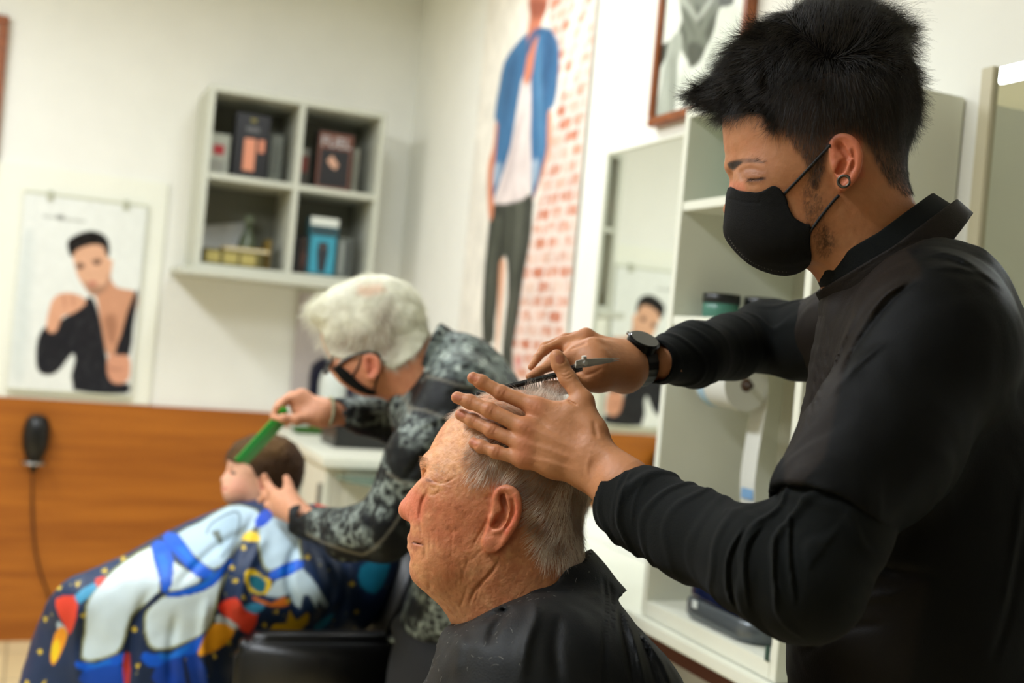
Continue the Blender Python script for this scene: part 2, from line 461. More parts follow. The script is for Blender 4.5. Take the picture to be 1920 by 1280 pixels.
# ================================================================== the room
M_wall = mat('wall_paint', (236, 235, 227), rough=.85, bump=.05, bscale=120)
M_ceil = mat('ceiling_paint', (225, 226, 210), rough=.9)
def wood(name, c1, c2, scale=3.0, stretch=(.5, 8, 8), rough=.4):
    M = bpy.data.materials.new(name); M.use_nodes = True; N = M.node_tree.nodes; L = M.node_tree.links; b = N['Principled BSDF']
    tc = N.new('ShaderNodeTexCoord'); mp = N.new('ShaderNodeMapping'); mp.inputs['Scale'].default_value = stretch
    L.new(tc.outputs['Object'], mp.inputs[0]); nz = N.new('ShaderNodeTexNoise'); nz.inputs['Scale'].default_value = scale
    nz.inputs['Detail'].default_value = 6; nz.inputs['Distortion'].default_value = .6; L.new(mp.outputs[0], nz.inputs['Vector'])
    cr = N.new('ShaderNodeValToRGB'); cr.color_ramp.elements[0].position = .3; cr.color_ramp.elements[1].position = .72
    cr.color_ramp.elements[0].color = (*lin(c1), 1); cr.color_ramp.elements[1].color = (*lin(c2), 1)
    L.new(nz.outputs[0], cr.inputs[0]); L.new(cr.outputs[0], b.inputs['Base Color']); b.inputs['Roughness'].default_value = rough
    return M
M_wood = wood('wainscot_wood', (150, 82, 18), (182, 108, 30))
M_frame = wood('frame_wood', (120, 62, 24), (160, 88, 40), 6)
def tiles(name):
    M = bpy.data.materials.new(name); M.use_nodes = True; N = M.node_tree.nodes; L = M.node_tree.links; b = N['Principled BSDF']
    tc = N.new('ShaderNodeTexCoord'); br = N.new('ShaderNodeTexBrick'); br.offset = 0; L.new(tc.outputs['Object'], br.inputs['Vector'])
    for k, v in (('Scale', 1), ('Brick Width', .33), ('Row Height', .33), ('Mortar Size', .004), ('Bias', -.4)): br.inputs[k].default_value = v
    br.inputs['Color1'].default_value = (*lin((222, 203, 158)), 1); br.inputs['Color2'].default_value = (*lin((214, 194, 148)), 1)
    br.inputs['Mortar'].default_value = (*lin((160, 146, 112)), 1); L.new(br.outputs[0], b.inputs['Base Color']); b.inputs['Roughness'].default_value = .35
    return M
def struct(name, mb, material, **k):
    o = mb.build(name, material, **k); o['kind'] = 'structure'; return o
T = .1
struct('floor', MB().box((XL, YF, -T), (XB, YA, 0)), tiles('floor_tiles'))
struct('ceiling', MB().box((XL, YF, ZC), (XB, YA, ZC + T)), M_ceil)
struct('wall_back', MB().box((XL - T, YA, -T), (XB + T, YA + T, ZC + T)), M_wall)
struct('wall_right', MB().box((XB, YF - T, -T), (XB + T, YA, ZC + T)), M_wall)
struct('wall_left', MB().box((XL - T, YF - T, -T), (XL, YA, ZC + T)), M_wall)
struct('wall_front', MB().box((XL, YF - T, -T), (XB, YF, ZC + T)), mat('dark_wall', (74, 70, 64), rough=.8))  # unseen wall, coloured dark to cut bounce light from the viewer's side
# wooden wainscot on the far wall and, behind the counters, on the right wall
ZW = 0.955
struct('trim_1', MB().box((XL, YA - .018, 0), (XB - .02, YA, ZW)), M_wood)
# white panel cladding behind the poster
p_ = on_plane(310, 420, 'y', YA)
q_ = on_plane(150, 322, 'y', YA)
struct('trim_2', MB().box((XL, YA - .012, ZW), (p_[0], YA, q_[2])), mat('cladding', (236, 236, 222), rough=.6), bevel=.003)
# ceiling lamps
for i, (x, y, sx, sy, p) in enumerate(LAMPS):
    t = empty('ceiling_lamp', (x, y, ZC), ['long white twin-tube ceiling lamp mirrored at the upper right edge', 'white twin-tube ceiling lamp above the space left of the seated client', 'white twin-tube ceiling lamp above and behind the viewer', 'white twin-tube ceiling lamp above the older barber'][i], 'ceiling lamp', 'ceiling lamps above the room')
    MB().box((-sx / 2 - .02, -sy / 2 - .02, -.03), (sx / 2 + .02, sy / 2 + .02, 0)).build('housing', mat('lamp_white', (230, 230, 225)), t)
    for dx in (-sx * .26, sx * .26): MB().tube([(dx, -sy / 2 + .02, -.052), (dx, sy / 2 - .02, -.052)], .019, 14).build('lamp_tube', mat('lamp_glow', (255, 250, 228), emit=6), t, smooth=True)
# ================================================================== things on and along the far wall
def A_(px, py, off=0.0): return on_plane(px, py, 'y', YA - off)
def B_(px, py, off=0.0): return on_plane(px, py, 'x', XB - off)
M_white = mat('white_laminate', (228, 229, 214), rough=.45); M_grey = mat('grey_laminate', (196, 197, 182), rough=.5)
M_blk = mat('black_plastic', (14, 14, 14), rough=.35, spec=.5)
M_chrome = mat('chrome', (170, 170, 168), rough=.2, metal=1)
def painted_panel(name, o, ux, uy, w, h, thick, paint, nx=200, ny=280, parent=None, rough=.35, base=(235, 236, 228)):
    """flat printed sheet: o lower left corner, ux / uy unit vectors; paint(q, pt) with q in 0..w, 0..h metres"""
    n = np.cross(ux, uy); X, Y = np.meshgrid(np.linspace(0, w, nx), np.linspace(0, h, ny), indexing='ij'); q = np.stack([X.ravel(), Y.ravel()], 1)
    V = o + q[:, :1] * ux + q[:, 1:] * uy; i = np.arange(nx * ny).reshape(nx, ny)
    Q = np.stack([i[:-1, :-1], i[1:, :-1], i[1:, 1:], i[:-1, 1:]], -1).reshape(-1, 4)
    pt = Paint(len(V), base); paint(q, pt)
    # give the sheet its thickness
    V2 = V - n * thick; rim = np.concatenate([i[:, 0], i[-1, 1:], i[::-1, -1][1:], i[0, ::-1][1:]]); k = len(V)
    side = np.stack([rim[:-1] + k, rim[1:] + k, rim[1:], rim[:-1]], 1)
    bk = np.array([[i[0, 0] + k, i[0, -1] + k, i[-1, -1] + k, i[-1, 0] + k]])
    return mesh_np(name, np.concatenate([V, V2]), np.concatenate([Q, side, bk]), mat('print_' + name, attr=True, rough=rough), parent, tuple(o), np.concatenate([pt.c, pt.c]), smooth=False)
ux = np.array([1.0, 0, 0]); uz = np.array([0, 0, 1.0])
# ---- poster of a man in a dark jacket, in a clear holder
tl, tr, br_, bl = A_(47, 362, .03), A_(283, 390, .03), A_(238, 738, .03), A_(14, 730, .03)
x0 = (tl[0] + bl[0]) / 2; x1 = (tr[0] + br_[0]) / 2; z0 = (bl[2] + br_[2]) / 2; z1 = (tl[2] + tr[2]) / 2
def px2q(L, ax, off, x0, z0):
    """photo positions -> sheet coordinates"""
    out = []
    for x, y in L:
        p = A_(x, y, off) if ax == 'y' else B_(x, y, off); out.append(((p[0] - x0) if ax == 'y' else (p[1] - x0), p[2] - z0))
    return np.array(out)
def zp(L, s, ox, oy): return [(ox + x / s, oy + y / s) for x, y in L]
def grain(q, pt, amp=.07, s=30, seed=1):
    n = fbm(np.stack([q[:, 0] * s, q[:, 1] * s * .6, q[:, 0] * 0], 1), seed, 4); pt.c = np.clip(pt.c * (1 + amp * n)[:, None] + (.010 * np.clip(n, 0, 1))[:, None], 0, 1)
def man_poster(q, pt):
    def A(L, col, soft=.004, m=1, sm=3): pt.mix(m * mask_poly(q, px2q(zp(L, 2.559, 0, 300), 'y', .03, x0, z0), soft, sm), col)
    pt.mix(np.clip(q[:, 1] * 0 + .5, 0, 1), (226, 230, 226)); A([(60, 980), (110, 400), (160, 400), (120, 1000)], (214, 220, 216), .02)
    A([(455, 600), (520, 560), (560, 610), (660, 640), (640, 760), (570, 900), (540, 940), (500, 900), (470, 700)], (206, 150, 118))
    A([(500, 760), (545, 740), (560, 800), (548, 880), (520, 860)], (160, 110, 84), .008, .8)
    A([(430, 655), (380, 690), (340, 730), (300, 760), (215, 800), (180, 860), (172, 960), (190, 1020), (250, 1030), (300, 990), (345, 930), (360, 960), (352, 1105), (605, 1122), (615, 1070), (540, 1060), (515, 960), (505, 900), (480, 760), (455, 680)], (34, 34, 38), sm=2)
    A([(650, 630), (662, 640), (640, 800), (622, 935), (550, 935), (580, 840), (610, 730)], (30, 30, 34), sm=2)
    A([(350, 470), (345, 440), (420, 400), (490, 405), (520, 470), (540, 480), (536, 520), (524, 580), (500, 620), (462, 650), (430, 640), (398, 600), (370, 550)], (222, 172, 140))
    A([(400, 580), (430, 600), (500, 600), (526, 545), (520, 600), (470, 650), (430, 640)], (120, 84, 66), .008, .6); A([(420, 590), (445, 582), (468, 590), (445, 604)], (186, 104, 92), m=.8)
    A([(322, 400), (345, 370), (400, 345), (450, 340), (500, 360), (524, 400), (524, 460), (508, 450), (494, 415), (440, 405), (370, 430), (350, 460), (334, 455)], (28, 24, 22))
    A([(364, 512), (385, 502), (404, 510), (386, 522)], (70, 48, 40)); A([(446, 494), (466, 484), (484, 490), (466, 502)], (70, 48, 40)); A([(440, 484), (465, 474), (488, 480), (465, 483)], (60, 40, 30)); A([(362, 503), (385, 493), (402, 500), (385, 500)], (60, 40, 30))
    A([(222, 790), (235, 720), (252, 670), (290, 640), (350, 638), (400, 660), (410, 690), (350, 735), (300, 752), (270, 820), (235, 825)], (220, 164, 132)); A([(300, 650), (310, 700), (318, 700), (310, 650)], (170, 110, 84), m=.6); A([(340, 650), (348, 700), (356, 700), (350, 650)], (170, 110, 84), m=.6)
    A([(520, 940), (560, 935), (620, 945), (622, 1040), (590, 1070), (540, 1066), (515, 1020)], (214, 154, 124)); A([(520, 985), (560, 1000), (600, 1000), (560, 1010), (524, 1000)], (150, 96, 76), m=.6)
    A([(205, 262), (270, 268), (270, 282), (205, 276)], (176, 178, 170), .003, .7, 0); A([(270, 262), (310, 266), (308, 290), (270, 284)], (110, 112, 106), .003, .8, 0); A([(310, 276), (410, 288), (410, 302), (310, 292)], (176, 178, 170), .003, .7, 0)
_mp = man_poster
def man_poster(q, pt): _mp(q, pt); grain(q, pt, .02, 60)
po = empty('poster', ((x0 + x1) / 2, YA - .03, z0), 'tall wall poster of a bare-chested man in an open dark jacket', 'poster')
pc_ = painted_panel('print', np.array([x0, YA - .03, z0]), ux, uz, x1 - x0, z1 - z0, .003, man_poster, 170, 260, rough=.25); pc_.parent = po; pc_.location = Vector(pc_.location) - po.location
cl = MB(); Wd = x1 - x0; Hh = z1 - z0
for za in (Hh, -.012): MB().box((-Wd / 2 - .004, -.002, za), (Wd / 2 + .004, .010, za + .012)).build('rail', mat('holder_rail', (204, 205, 184), rough=.3), po, bevel=.002)
for dx in (-.30, .32):
    MB().box((dx * Wd - .012, -.008, Hh - .018), (dx * Wd + .012, .014, Hh + .020)).build('clip', mat('holder_clip', (186, 188, 168), rough=.3), po, bevel=.002)
# ---- second poster: man in a navy suit, half hidden behind the shelf and the older barber
a = A_(562, 545, .02); b = A_(735, 760, .02); X0, Z0 = a[0], b[2]
def suit_poster(q, pt):
    pt.mix(q[:, 0] * 0 + 1, (190, 180, 178))
    def A(L, col, soft=.005, m=1, sm=2): pt.mix(m * mask_poly(q, px2q(L, 'y', .02, X0, Z0), soft, sm), col)
    A([(584, 684), (612, 668), (640, 655), (690, 655), (720, 700), (720, 800), (575, 800), (578, 730)], (24, 24, 48)); A([(640, 660), (668, 652), (672, 800), (640, 800)], (205, 204, 212)); A([(650, 690), (662, 690), (666, 770), (650, 770)], (40, 40, 70))
    A([(640, 600), (665, 596), (680, 630), (668, 662), (640, 660), (628, 630)], (196, 146, 120)); A([(630, 606), (650, 590), (680, 596), (684, 622), (660, 610), (634, 622)], (40, 32, 28))
ps = empty('poster', (X0 + .2, YA - .02, Z0), 'grey poster of a man in a navy suit, under the wall shelf', 'poster')
o_ = painted_panel('print', np.array([X0, YA - .02, Z0]), ux, uz, b[0] - X0, a[2] - Z0, .004, suit_poster, 90, 110); o_.parent = ps; o_.location = Vector(o_.location) - ps.location
o_.data.materials[0] = mat('print_suit', attr=True, rough=.4)
MB().box((-.21, -.004, a[2] - Z0), (b[0] - X0 - .19, .008, a[2] - Z0 + .012)).build('rail', mat('holder_rail', None), ps, bevel=.002)
# ---- corner of a wooden frame at the upper left
c0 = A_(18, 30, .03); c1 = A_(0, 235, .03)
fr_o = empty('picture_frame', (c0[0] - .4, YA - .03, c0[2] - .75), 'wooden picture frame cut off by the left edge of the photo', 'picture frame')
m_ = MB(); W2, H2, t_ = .8, .56 + 0, .035; zt = c0[2] - fr_o.location[2]; zb = zt - .86
m_.box((-.4, 0, zt - t_), (.4, .03, zt)); m_.box((-.4, 0, zb), (.4, .03, zb + t_)); m_.box((-.4, 0, zb + t_), (-.4 + t_, .03, zt - t_)); m_.box((.4 - t_, 0, zb + t_), (.4, .03, zt - t_)); m_.build('frame', M_frame, fr_o, bevel=.004)
MB().box((-.4 + t_, .012, zb + t_), (.4 - t_, .03, zt - t_)).build('picture', mat('picture_paper', (170, 160, 140), var=.3, vscale=5), fr_o)
# ---- wall shelf with four compartments
DS = .33; sd = DS
f_tl = A_(395, 156, sd); f_tr = A_(726, 214, sd); f_bl = A_(365, 497, sd)
sx0 = (f_tl[0] + f_bl[0]) / 2; sx1 = f_tr[0]; sz1 = (f_tl[2] + f_tr[2]) / 2; sz0 = A_(540, 520, sd)[2]; t_ = .022
se = empty('wall_shelf', ((sx0 + sx1) / 2, YA, sz0), 'grey wall shelf with four open compartments of boxes and books', 'shelf')
L_ = lambda x: x - (sx0 + sx1) / 2
mid = (sx0 + sx1) / 2 + .01; hm = (sz1 - sz0) * .495
m_ = MB(); H_ = sz1 - sz0
m_.box((L_(sx0), -DS, 0), (L_(sx0) + t_, 0, H_)); m_.box((L_(sx1) - t_, -DS, 0), (L_(sx1), 0, H_)); m_.box((L_(sx0) + t_, -DS, H_ - t_), (L_(sx1) - t_, 0, H_)); m_.box((L_(sx0) + t_, -DS, 0), (L_(sx1) - t_, 0, t_))
m_.build('carcass', M_grey, se, bevel=.0015)
MB().box((L_(mid) - t_ / 2, -DS + .002, t_), (L_(mid) + t_ / 2, -.008, H_ - t_)).build('divider', M_grey, se, bevel=.001)
for xa, xb in ((sx0 + t_, mid - t_ / 2), (mid + t_ / 2, sx1 - t_)): MB().box((L_(xa), -DS + .004, hm), (L_(xb), -.008, hm + t_)).build('shelf_board', M_grey, se, bevel=.001)
MB().box((L_(sx0) + t_, -.008, t_), (L_(sx1) - t_, -.001, H_ - t_)).build('back_panel', mat('shelf_back', (120, 120, 106), rough=.6), se)
ld = MB().box((L_(sx0) - .055, -DS - .035, -.028), (L_(sx1) + .005, 0, 0)).build('ledge', M_grey, se, bevel=.004)
# contents
def box_thing(name, label, cat, x, w, h, d_, zb, front, dy=.06, col=(30, 30, 32), group=None, parts=True, rz=0.0):
    """box standing on a shelf; front: list of (poly in 0..1, colour)"""
    t = empty(name, (x, YA - DS + dy + d_ / 2, zb + .0006), label, cat, group, rz)
    MB().box((-w / 2, -d_ / 2, 0), (w / 2, d_ / 2, h)).build('carton', mat('carton_%d_%d_%d' % col, col, rough=.4), t, bevel=.001)
    for i, (nm, poly, c_) in enumerate(front):
        m = MB(); n = len(poly); m.prism([((u - .5) * w, v * h) for u, v in poly], 'y', -d_ / 2 - .0008 - .0007 * i, -d_ / 2 - .0002); m.build(nm, mat('label_%d_%d_%d' % c_, c_, rough=.4), t)
    return t
R4 = lambda a, b, c, d: [(a, b), (c, b), (c, d), (a, d)]
lo_, hi_ = sz0 + t_, sz0 + hm + t_
def sx(px, py): return A_(px, py, DS - .06)[0]
def text(s, size, loc, rot, m, parent, ext=.0004, align='CENTER'):
    cu = bpy.data.curves.new('lettering', 'FONT'); cu.body = s; cu.size = size; cu.extrude = ext; cu.align_x = align; cu.align_y = 'CENTER'
    tmp = bpy.data.objects.new('lettering_curve', cu); SC.collection.objects.link(tmp); dg = bpy.context.evaluated_depsgraph_get(); dg.update(); me = bpy.data.meshes.new_from_object(tmp.evaluated_get(dg)); bpy.data.objects.remove(tmp)
    me.materials.clear(); o = link_mesh('lettering', me, m, parent, loc); o.rotation_euler = rot; return o
xL = sx(405, 275); 
box_thing('box', 'pale carton with red square mark at left end of the upper shelf', 'box', sx(412, 280), .085, .165, .10, hi_, [('mark', R4(.25, .50, .75, .74), (176, 40, 44)), ('print', R4(.1, .1, .8, .38), (150, 150, 138))], col=(176, 178, 162), dy=.09)
box_thing('box', 'black carton printed with a copper hair clipper, upper left compartment', 'box', sx(471, 275), .132, .255, .09, hi_, [('clipper_picture', R4(.28, .12, .62, .62), (214, 140, 108)), ('clipper_picture', R4(.70, .42, .88, .62), (206, 130, 100)), ('print', R4(.3, .72, .7, .80), (90, 90, 90)), ('print', R4(.42, .88, .58, .93), (130, 120, 50))], col=(26, 26, 28), dy=.05)
box_thing('box', 'slim grey carton behind the black clipper box', 'box', sx(523, 290), .05, .20, .06, hi_, [('print', R4(.2, .2, .8, .8), (96, 100, 90))], col=(110, 114, 104), dy=.12)
bt_ = box_thing('box', 'small brown carton with red print, right of the shelf divider', 'box', sx(571, 300), .055, .16, .09, hi_, [('print', R4(.05, .4, .9, .8), (120, 50, 34)), ('print', R4(.1, .82, .9, .98), (140, 138, 124))], col=(60, 58, 46), dy=.10)
pb = box_thing('box', 'black and copper carton lettered FUEL in the upper right compartment', 'box', sx(626, 305), .145, .235, .09, hi_, [('border', R4(.02, .02, .98, .98), (112, 72, 58)), ('panel', R4(.09, .06, .91, .70), (34, 34, 36)), ('clipper_picture', [(.28, .50), (.42, .60), (.62, .44), (.55, .36), (.40, .40)], (206, 160, 134))], col=(40, 32, 30), dy=.05)
text('FUEL', .058, (0, -.0475, .192), (math.pi / 2, 0, 0), mat('label_letters', (190, 190, 190), rough=.4), pb)
box_thing('box', 'thin pale carton edge beside the lettered copper carton', 'box', sx(670, 315), .022, .19, .08, hi_, [('print', R4(.2, .2, .8, .8), (130, 130, 116))], col=(150, 150, 134), dy=.09)
# lower left: sloping papers, tin, bottle, book stack
tb = empty('box', (sx(455, 470) - .02, YA - DS + .10, lo_ + .0006), 'olive and black box with gold print lying in the lower left compartment', 'box')
MB().box((-.13, -.06, 0), (.10, .06, .062)).build('carton', mat('olive_box', (92, 84, 40), rough=.5), tb, bevel=.002)
for k, (u0, u1) in enumerate(((-.12, -.07), (-.055, 0), (.012, .07))): MB().box((u0, -.0612, .010), (u1, -.0602, .052)).build('print', mat('gold_print', (170, 156, 90), rough=.5), tb)
tb = empty('book', (sx(452, 470) + .02, YA - DS + .11, lo_ + .0632), 'yellow booklet lying on top of the olive box', 'book'); MB().box((-.09, -.065, 0), (.09, .065, .014)).build('cover', mat('yellow_cover', (184, 146, 40), rough=.5), tb, bevel=.002); MB().box((-.088, -.0655, .003), (.088, .062, .011)).build('pages', mat('paper', (214, 208, 180), rough=.8), tb)
bo = empty('bottle', (sx(478, 440), YA - .10, lo_ + .0004), 'clear green-grey bottle with a stopper behind the yellow booklet', 'bottle')
MB().lathe([(.030, 0), (.038, .01), (.040, .09), (.030, .13), (.016, .155), (.014, .185)]).build('glass', mat('bottle_glass', (112, 124, 96), rough=.15, trans=.3), bo, smooth=True)
MB().lathe([(.012, .185), (.020, .19), (.022, .215), (.012, .225)]).build('stopper', mat('stopper', (126, 136, 112), rough=.3), bo, smooth=True)
MB().lathe([(.0402, .025), (.0402, .08)], n=28).build('bottle_label', mat('bottle_label', (110, 92, 72), rough=.5), bo, smooth=True)
pp = empty('paper', (sx(412, 450), YA - .045, lo_ + .0004), 'folded white paper leaning at the back of the lower left compartment', 'paper')
MB().add([(-.09, 0, .0), (.13, 0, .0), (.13, .02, .20), (-.09, .025, .155), (-.09, .002, 0), (.13, .002, 0), (.13, .022, .20), (-.09, .027, .155)], [(0, 1, 2, 3), (7, 6, 5, 4), (0, 4, 5, 1), (1, 5, 6, 2), (2, 6, 7, 3), (3, 7, 4, 0)]).build('sheet', mat('white_paper', (208, 210, 206), rough=.7), pp)
box_thing('book', 'ochre-spined book standing by the shelf divider', 'book', sx(506, 475), .022, .125, .10, lo_, [('print', R4(.2, .1, .8, .9), (120, 96, 30))], col=(110, 92, 40), dy=.10)
# lower right
box_thing('box', 'narrow black carton, leftmost in the lower right compartment', 'box', sx(552, 490), .032, .15, .09, lo_, [('print', R4(.2, .2, .8, .6), (40, 46, 46))], col=(20, 22, 22), dy=.07)
box_thing('box', 'dark brown carton between the black carton and the turquoise one', 'box', sx(569, 488), .034, .15, .09, lo_, [('print', R4(.2, .2, .8, .6), (84, 56, 48))], col=(52, 40, 34), dy=.06)
box_thing('box', 'turquoise carton with white top and black trimmer picture', 'box', sx(603, 465), .115, .235, .085, lo_, [('lid_band', R4(0, .86, 1, 1), (214, 218, 208)), ('band', R4(.05, .70, .95, .84), (46, 70, 76)), ('print', R4(.08, .04, .92, .68), (60, 150, 172)), ('trimmer_picture', [(.34, .58), (.66, .58), (.70, .40), (.62, .06), (.38, .06), (.30, .40)], (44, 48, 54)), ('mark', [(.44, .52), (.56, .52), (.50, .44)], (120, 96, 84))], col=(40, 96, 108), dy=.04)
box_thing('box', 'slim turquoise carton behind the white-topped one', 'box', sx(629, 480), .022, .17, .07, lo_, [('print', R4(.2, .1, .8, .9), (100, 160, 170))], col=(50, 110, 126), dy=.09)
box_thing('box', 'grey and white striped carton at the right of the lower shelf', 'box', sx(646, 480), .060, .165, .09, lo_, [('print', R4(.1, .1, .45, .9), (140, 146, 140)), ('print', R4(.55, .06, .9, .94), (70, 74, 72))], col=(104, 110, 104), dy=.06)
# ---- hair clipper on its wall hook, with cord
h_ = A_(62, 880, .06)
hc_ = empty('hair_clipper', (h_[0], YA, h_[2]), 'black hair clipper hanging in a chrome ring on the wooden wainscot', 'hair clipper')
MB().lathe([(.011, -.01), (.020, .03), (.037, .055), (.048, .09), (.051, .13), (.049, .17), (.040, .20), (.020, .215)], (0, -.065, 0), n=28).build('clipper_body', M_blk, hc_, smooth=True)
MB().box((-.014, -.112, .10), (.014, -.100, .15)).build('switch', mat('clipper_switch', (40, 40, 40), rough=.3), hc_, bevel=.003)
m_ = MB(); m_.tube([(math.cos(q) * .046, -.065 + math.sin(q) * .046, .028) for q in np.linspace(0, 2 * math.pi, 28)], .0055, 10, cap=False); m_.box((-.02, -.022, .01), (.02, -.018, .05)); m_.build('hook_ring', M_chrome, hc_, smooth=True)
cd = [A_(x, y, .03) for x, y in ((62, 890), (60, 940), (62, 990), (66, 1030), (76, 1075), (92, 1120), (104, 1180), (112, 1260))]; cd[0] = np.array([h_[0], YA - .065, h_[2] - .01])
MB().tube([p_ - np.array([h_[0], YA, h_[2]]) for p_ in smooth_poly(cd, 5, False)], .0042, 10).build('cord', mat('clipper_cord', (74, 38, 16), rough=.5), hc_, smooth=True)
# ================================================================== counter in the corner
fc = on_plane(620, 856, 'z', .90); CX0 = fc[0]; CY0 = fc[1]
ce = empty('cabinet', (CX0, CY0, 0), 'low white cabinet with a thick worktop in the corner behind the older barber', 'cabinet')
MB().box((.012, .012, .08), (XB - CX0 - .003, YA - .02 - CY0, .865)).build('body', mat('cabinet_side', (206, 203, 186), rough=.5), ce, bevel=.002)
ln = YA - .02 - CY0
for k in range(3): 
    dr = MB().box((-.006, .016 + k * ln / 3, .10), (.010, (k + 1) * ln / 3 + .006, .855)).build('door', M_white, ce, bevel=.002)
    MB().box((-.022, .05 + k * ln / 3, .70), (-.006, .062 + k * ln / 3, .80)).build('handle', M_chrome, dr, bevel=.002)
for k in range(2): MB().box((.06 + k * .23, 0, .10), (.25 + k * .22, .012, .855)).build('side_panel', mat('cabinet_panel', (216, 213, 196), rough=.5), ce, bevel=.002)
MB().box((-.03, -.03, .865), (XB - CX0 - .003, YA - .02 - CY0, .90)).build('worktop', M_white, ce, bevel=.004)
def on_top(px, py, z=.90): return on_plane(px, py, 'z', z)
p_ = on_plane(622, 740, 'y', YA - .10); bo = empty('bottle', (p_[0], p_[1], .9006), 'white plastic bottle with green lettering band on the corner cabinet', 'bottle')
MB().lathe([(.050, 0), (.056, .008), (.057, .21), (.050, .245), (.030, .268), (.018, .275), (.018, .30)], n=36).build('bottle_body', mat('white_bottle', (224, 230, 224), rough=.35), bo, smooth=True)
MB().lathe([(.0575, .085), (.0575, .125)], n=36).build('bottle_label', mat('green_print', (120, 190, 140), rough=.5), bo, smooth=True)
MB().lathe([(.020, .30), (.020, .325), (.006, .33), (.006, .36)]).build('pump', mat('white_bottle', None), bo, smooth=True)
p_ = on_top(590, 812); t = empty('towel', (p_[0], min(p_[1], YA - .13), .9006), 'small green folded towel on the corner cabinet beside the white bottle', 'towel')
MB().box((-.09, -.06, 0), (.09, .06, .022)).build('fold', mat('green_towel', (50, 92, 26), rough=.9, bump=.4, bscale=200), t, bevel=.009, seg=3, smooth=True)
p_ = on_plane(548, 800, 'y', YA - .12); t = empty('cup', (p_[0] + .03, p_[1], .9006), 'white cup at the far end of the corner cabinet', 'cup')
MB().lathe([(.028, 0), (.036, .004), (.042, .07), (.039, .07), (.033, .008), (.001, .008)], n=28).build('cup_body', mat('white_cup', (228, 230, 224), rough=.25), t, smooth=True)
p_ = on_top(606, 800); 
p_ = on_top(676, 838); t = empty('tray', (p_[0] + .03, p_[1] + .04, .9006), 'black tool tray with a blue bottle on the near end of the corner cabinet', 'tray')
m_ = MB(); m_.box((-.15, -.11, 0), (.17, .11, .006)); m_.box((-.15, -.11, .006), (-.142, .11, .075)); m_.box((.162, -.11, .006), (.17, .11, .075)); m_.box((-.142, -.11, .006), (.162, -.102, .075)); m_.box((-.142, .102, .006), (.162, .11, .075)); m_.build('tray_body', mat('black_tray', (30, 31, 30), rough=.3), t, bevel=.002)
q_ = np.array(t.location) + np.array([-.07, -.02, .0062]); t2 = empty('bottle', q_, 'small dark blue bottle standing in the black tray', 'bottle')
MB().lathe([(.018, 0), (.020, .004), (.020, .075), (.010, .09), (.010, .105)]).build('bottle_body', mat('blue_bottle', (40, 66, 140), rough=.25), t2, smooth=True)
# round glass side shelf with a white dish
g0 = on_plane(690, 868, 'z', .84); gs = empty('glass_shelf', (CX0 + .26, CY0 - .03, .84), 'half-round glass shelf on the near end of the corner cabinet', 'shelf')
pol = [(-.22, .028)] + [(-.22 + .24 + .24 * math.cos(q) - .02, -.0 - .26 * math.sin(q) + .028) for q in np.linspace(math.pi, 0, 20)] + [(.24, .028)]
MB().prism(pol, 'z', -.010, 0).build('glass', mat('shelf_glass', (150, 176, 160), rough=.1, trans=.6), gs)
MB().box((-.02, .0, -.05), (.02, .0275, -.0102)).build('bracket', M_chrome, gs)
t = empty('dish', (CX0 + .27, CY0 - .172, .8406), 'white dish standing on the half-round glass shelf', 'dish'); MB().lathe([(.07, 0), (.10, .004), (.135, .028), (.131, .030), (.095, .009), (.001, .006)], n=40).build('dish_body', mat('white_dish', (236, 240, 236), rough=.3), t, smooth=True)
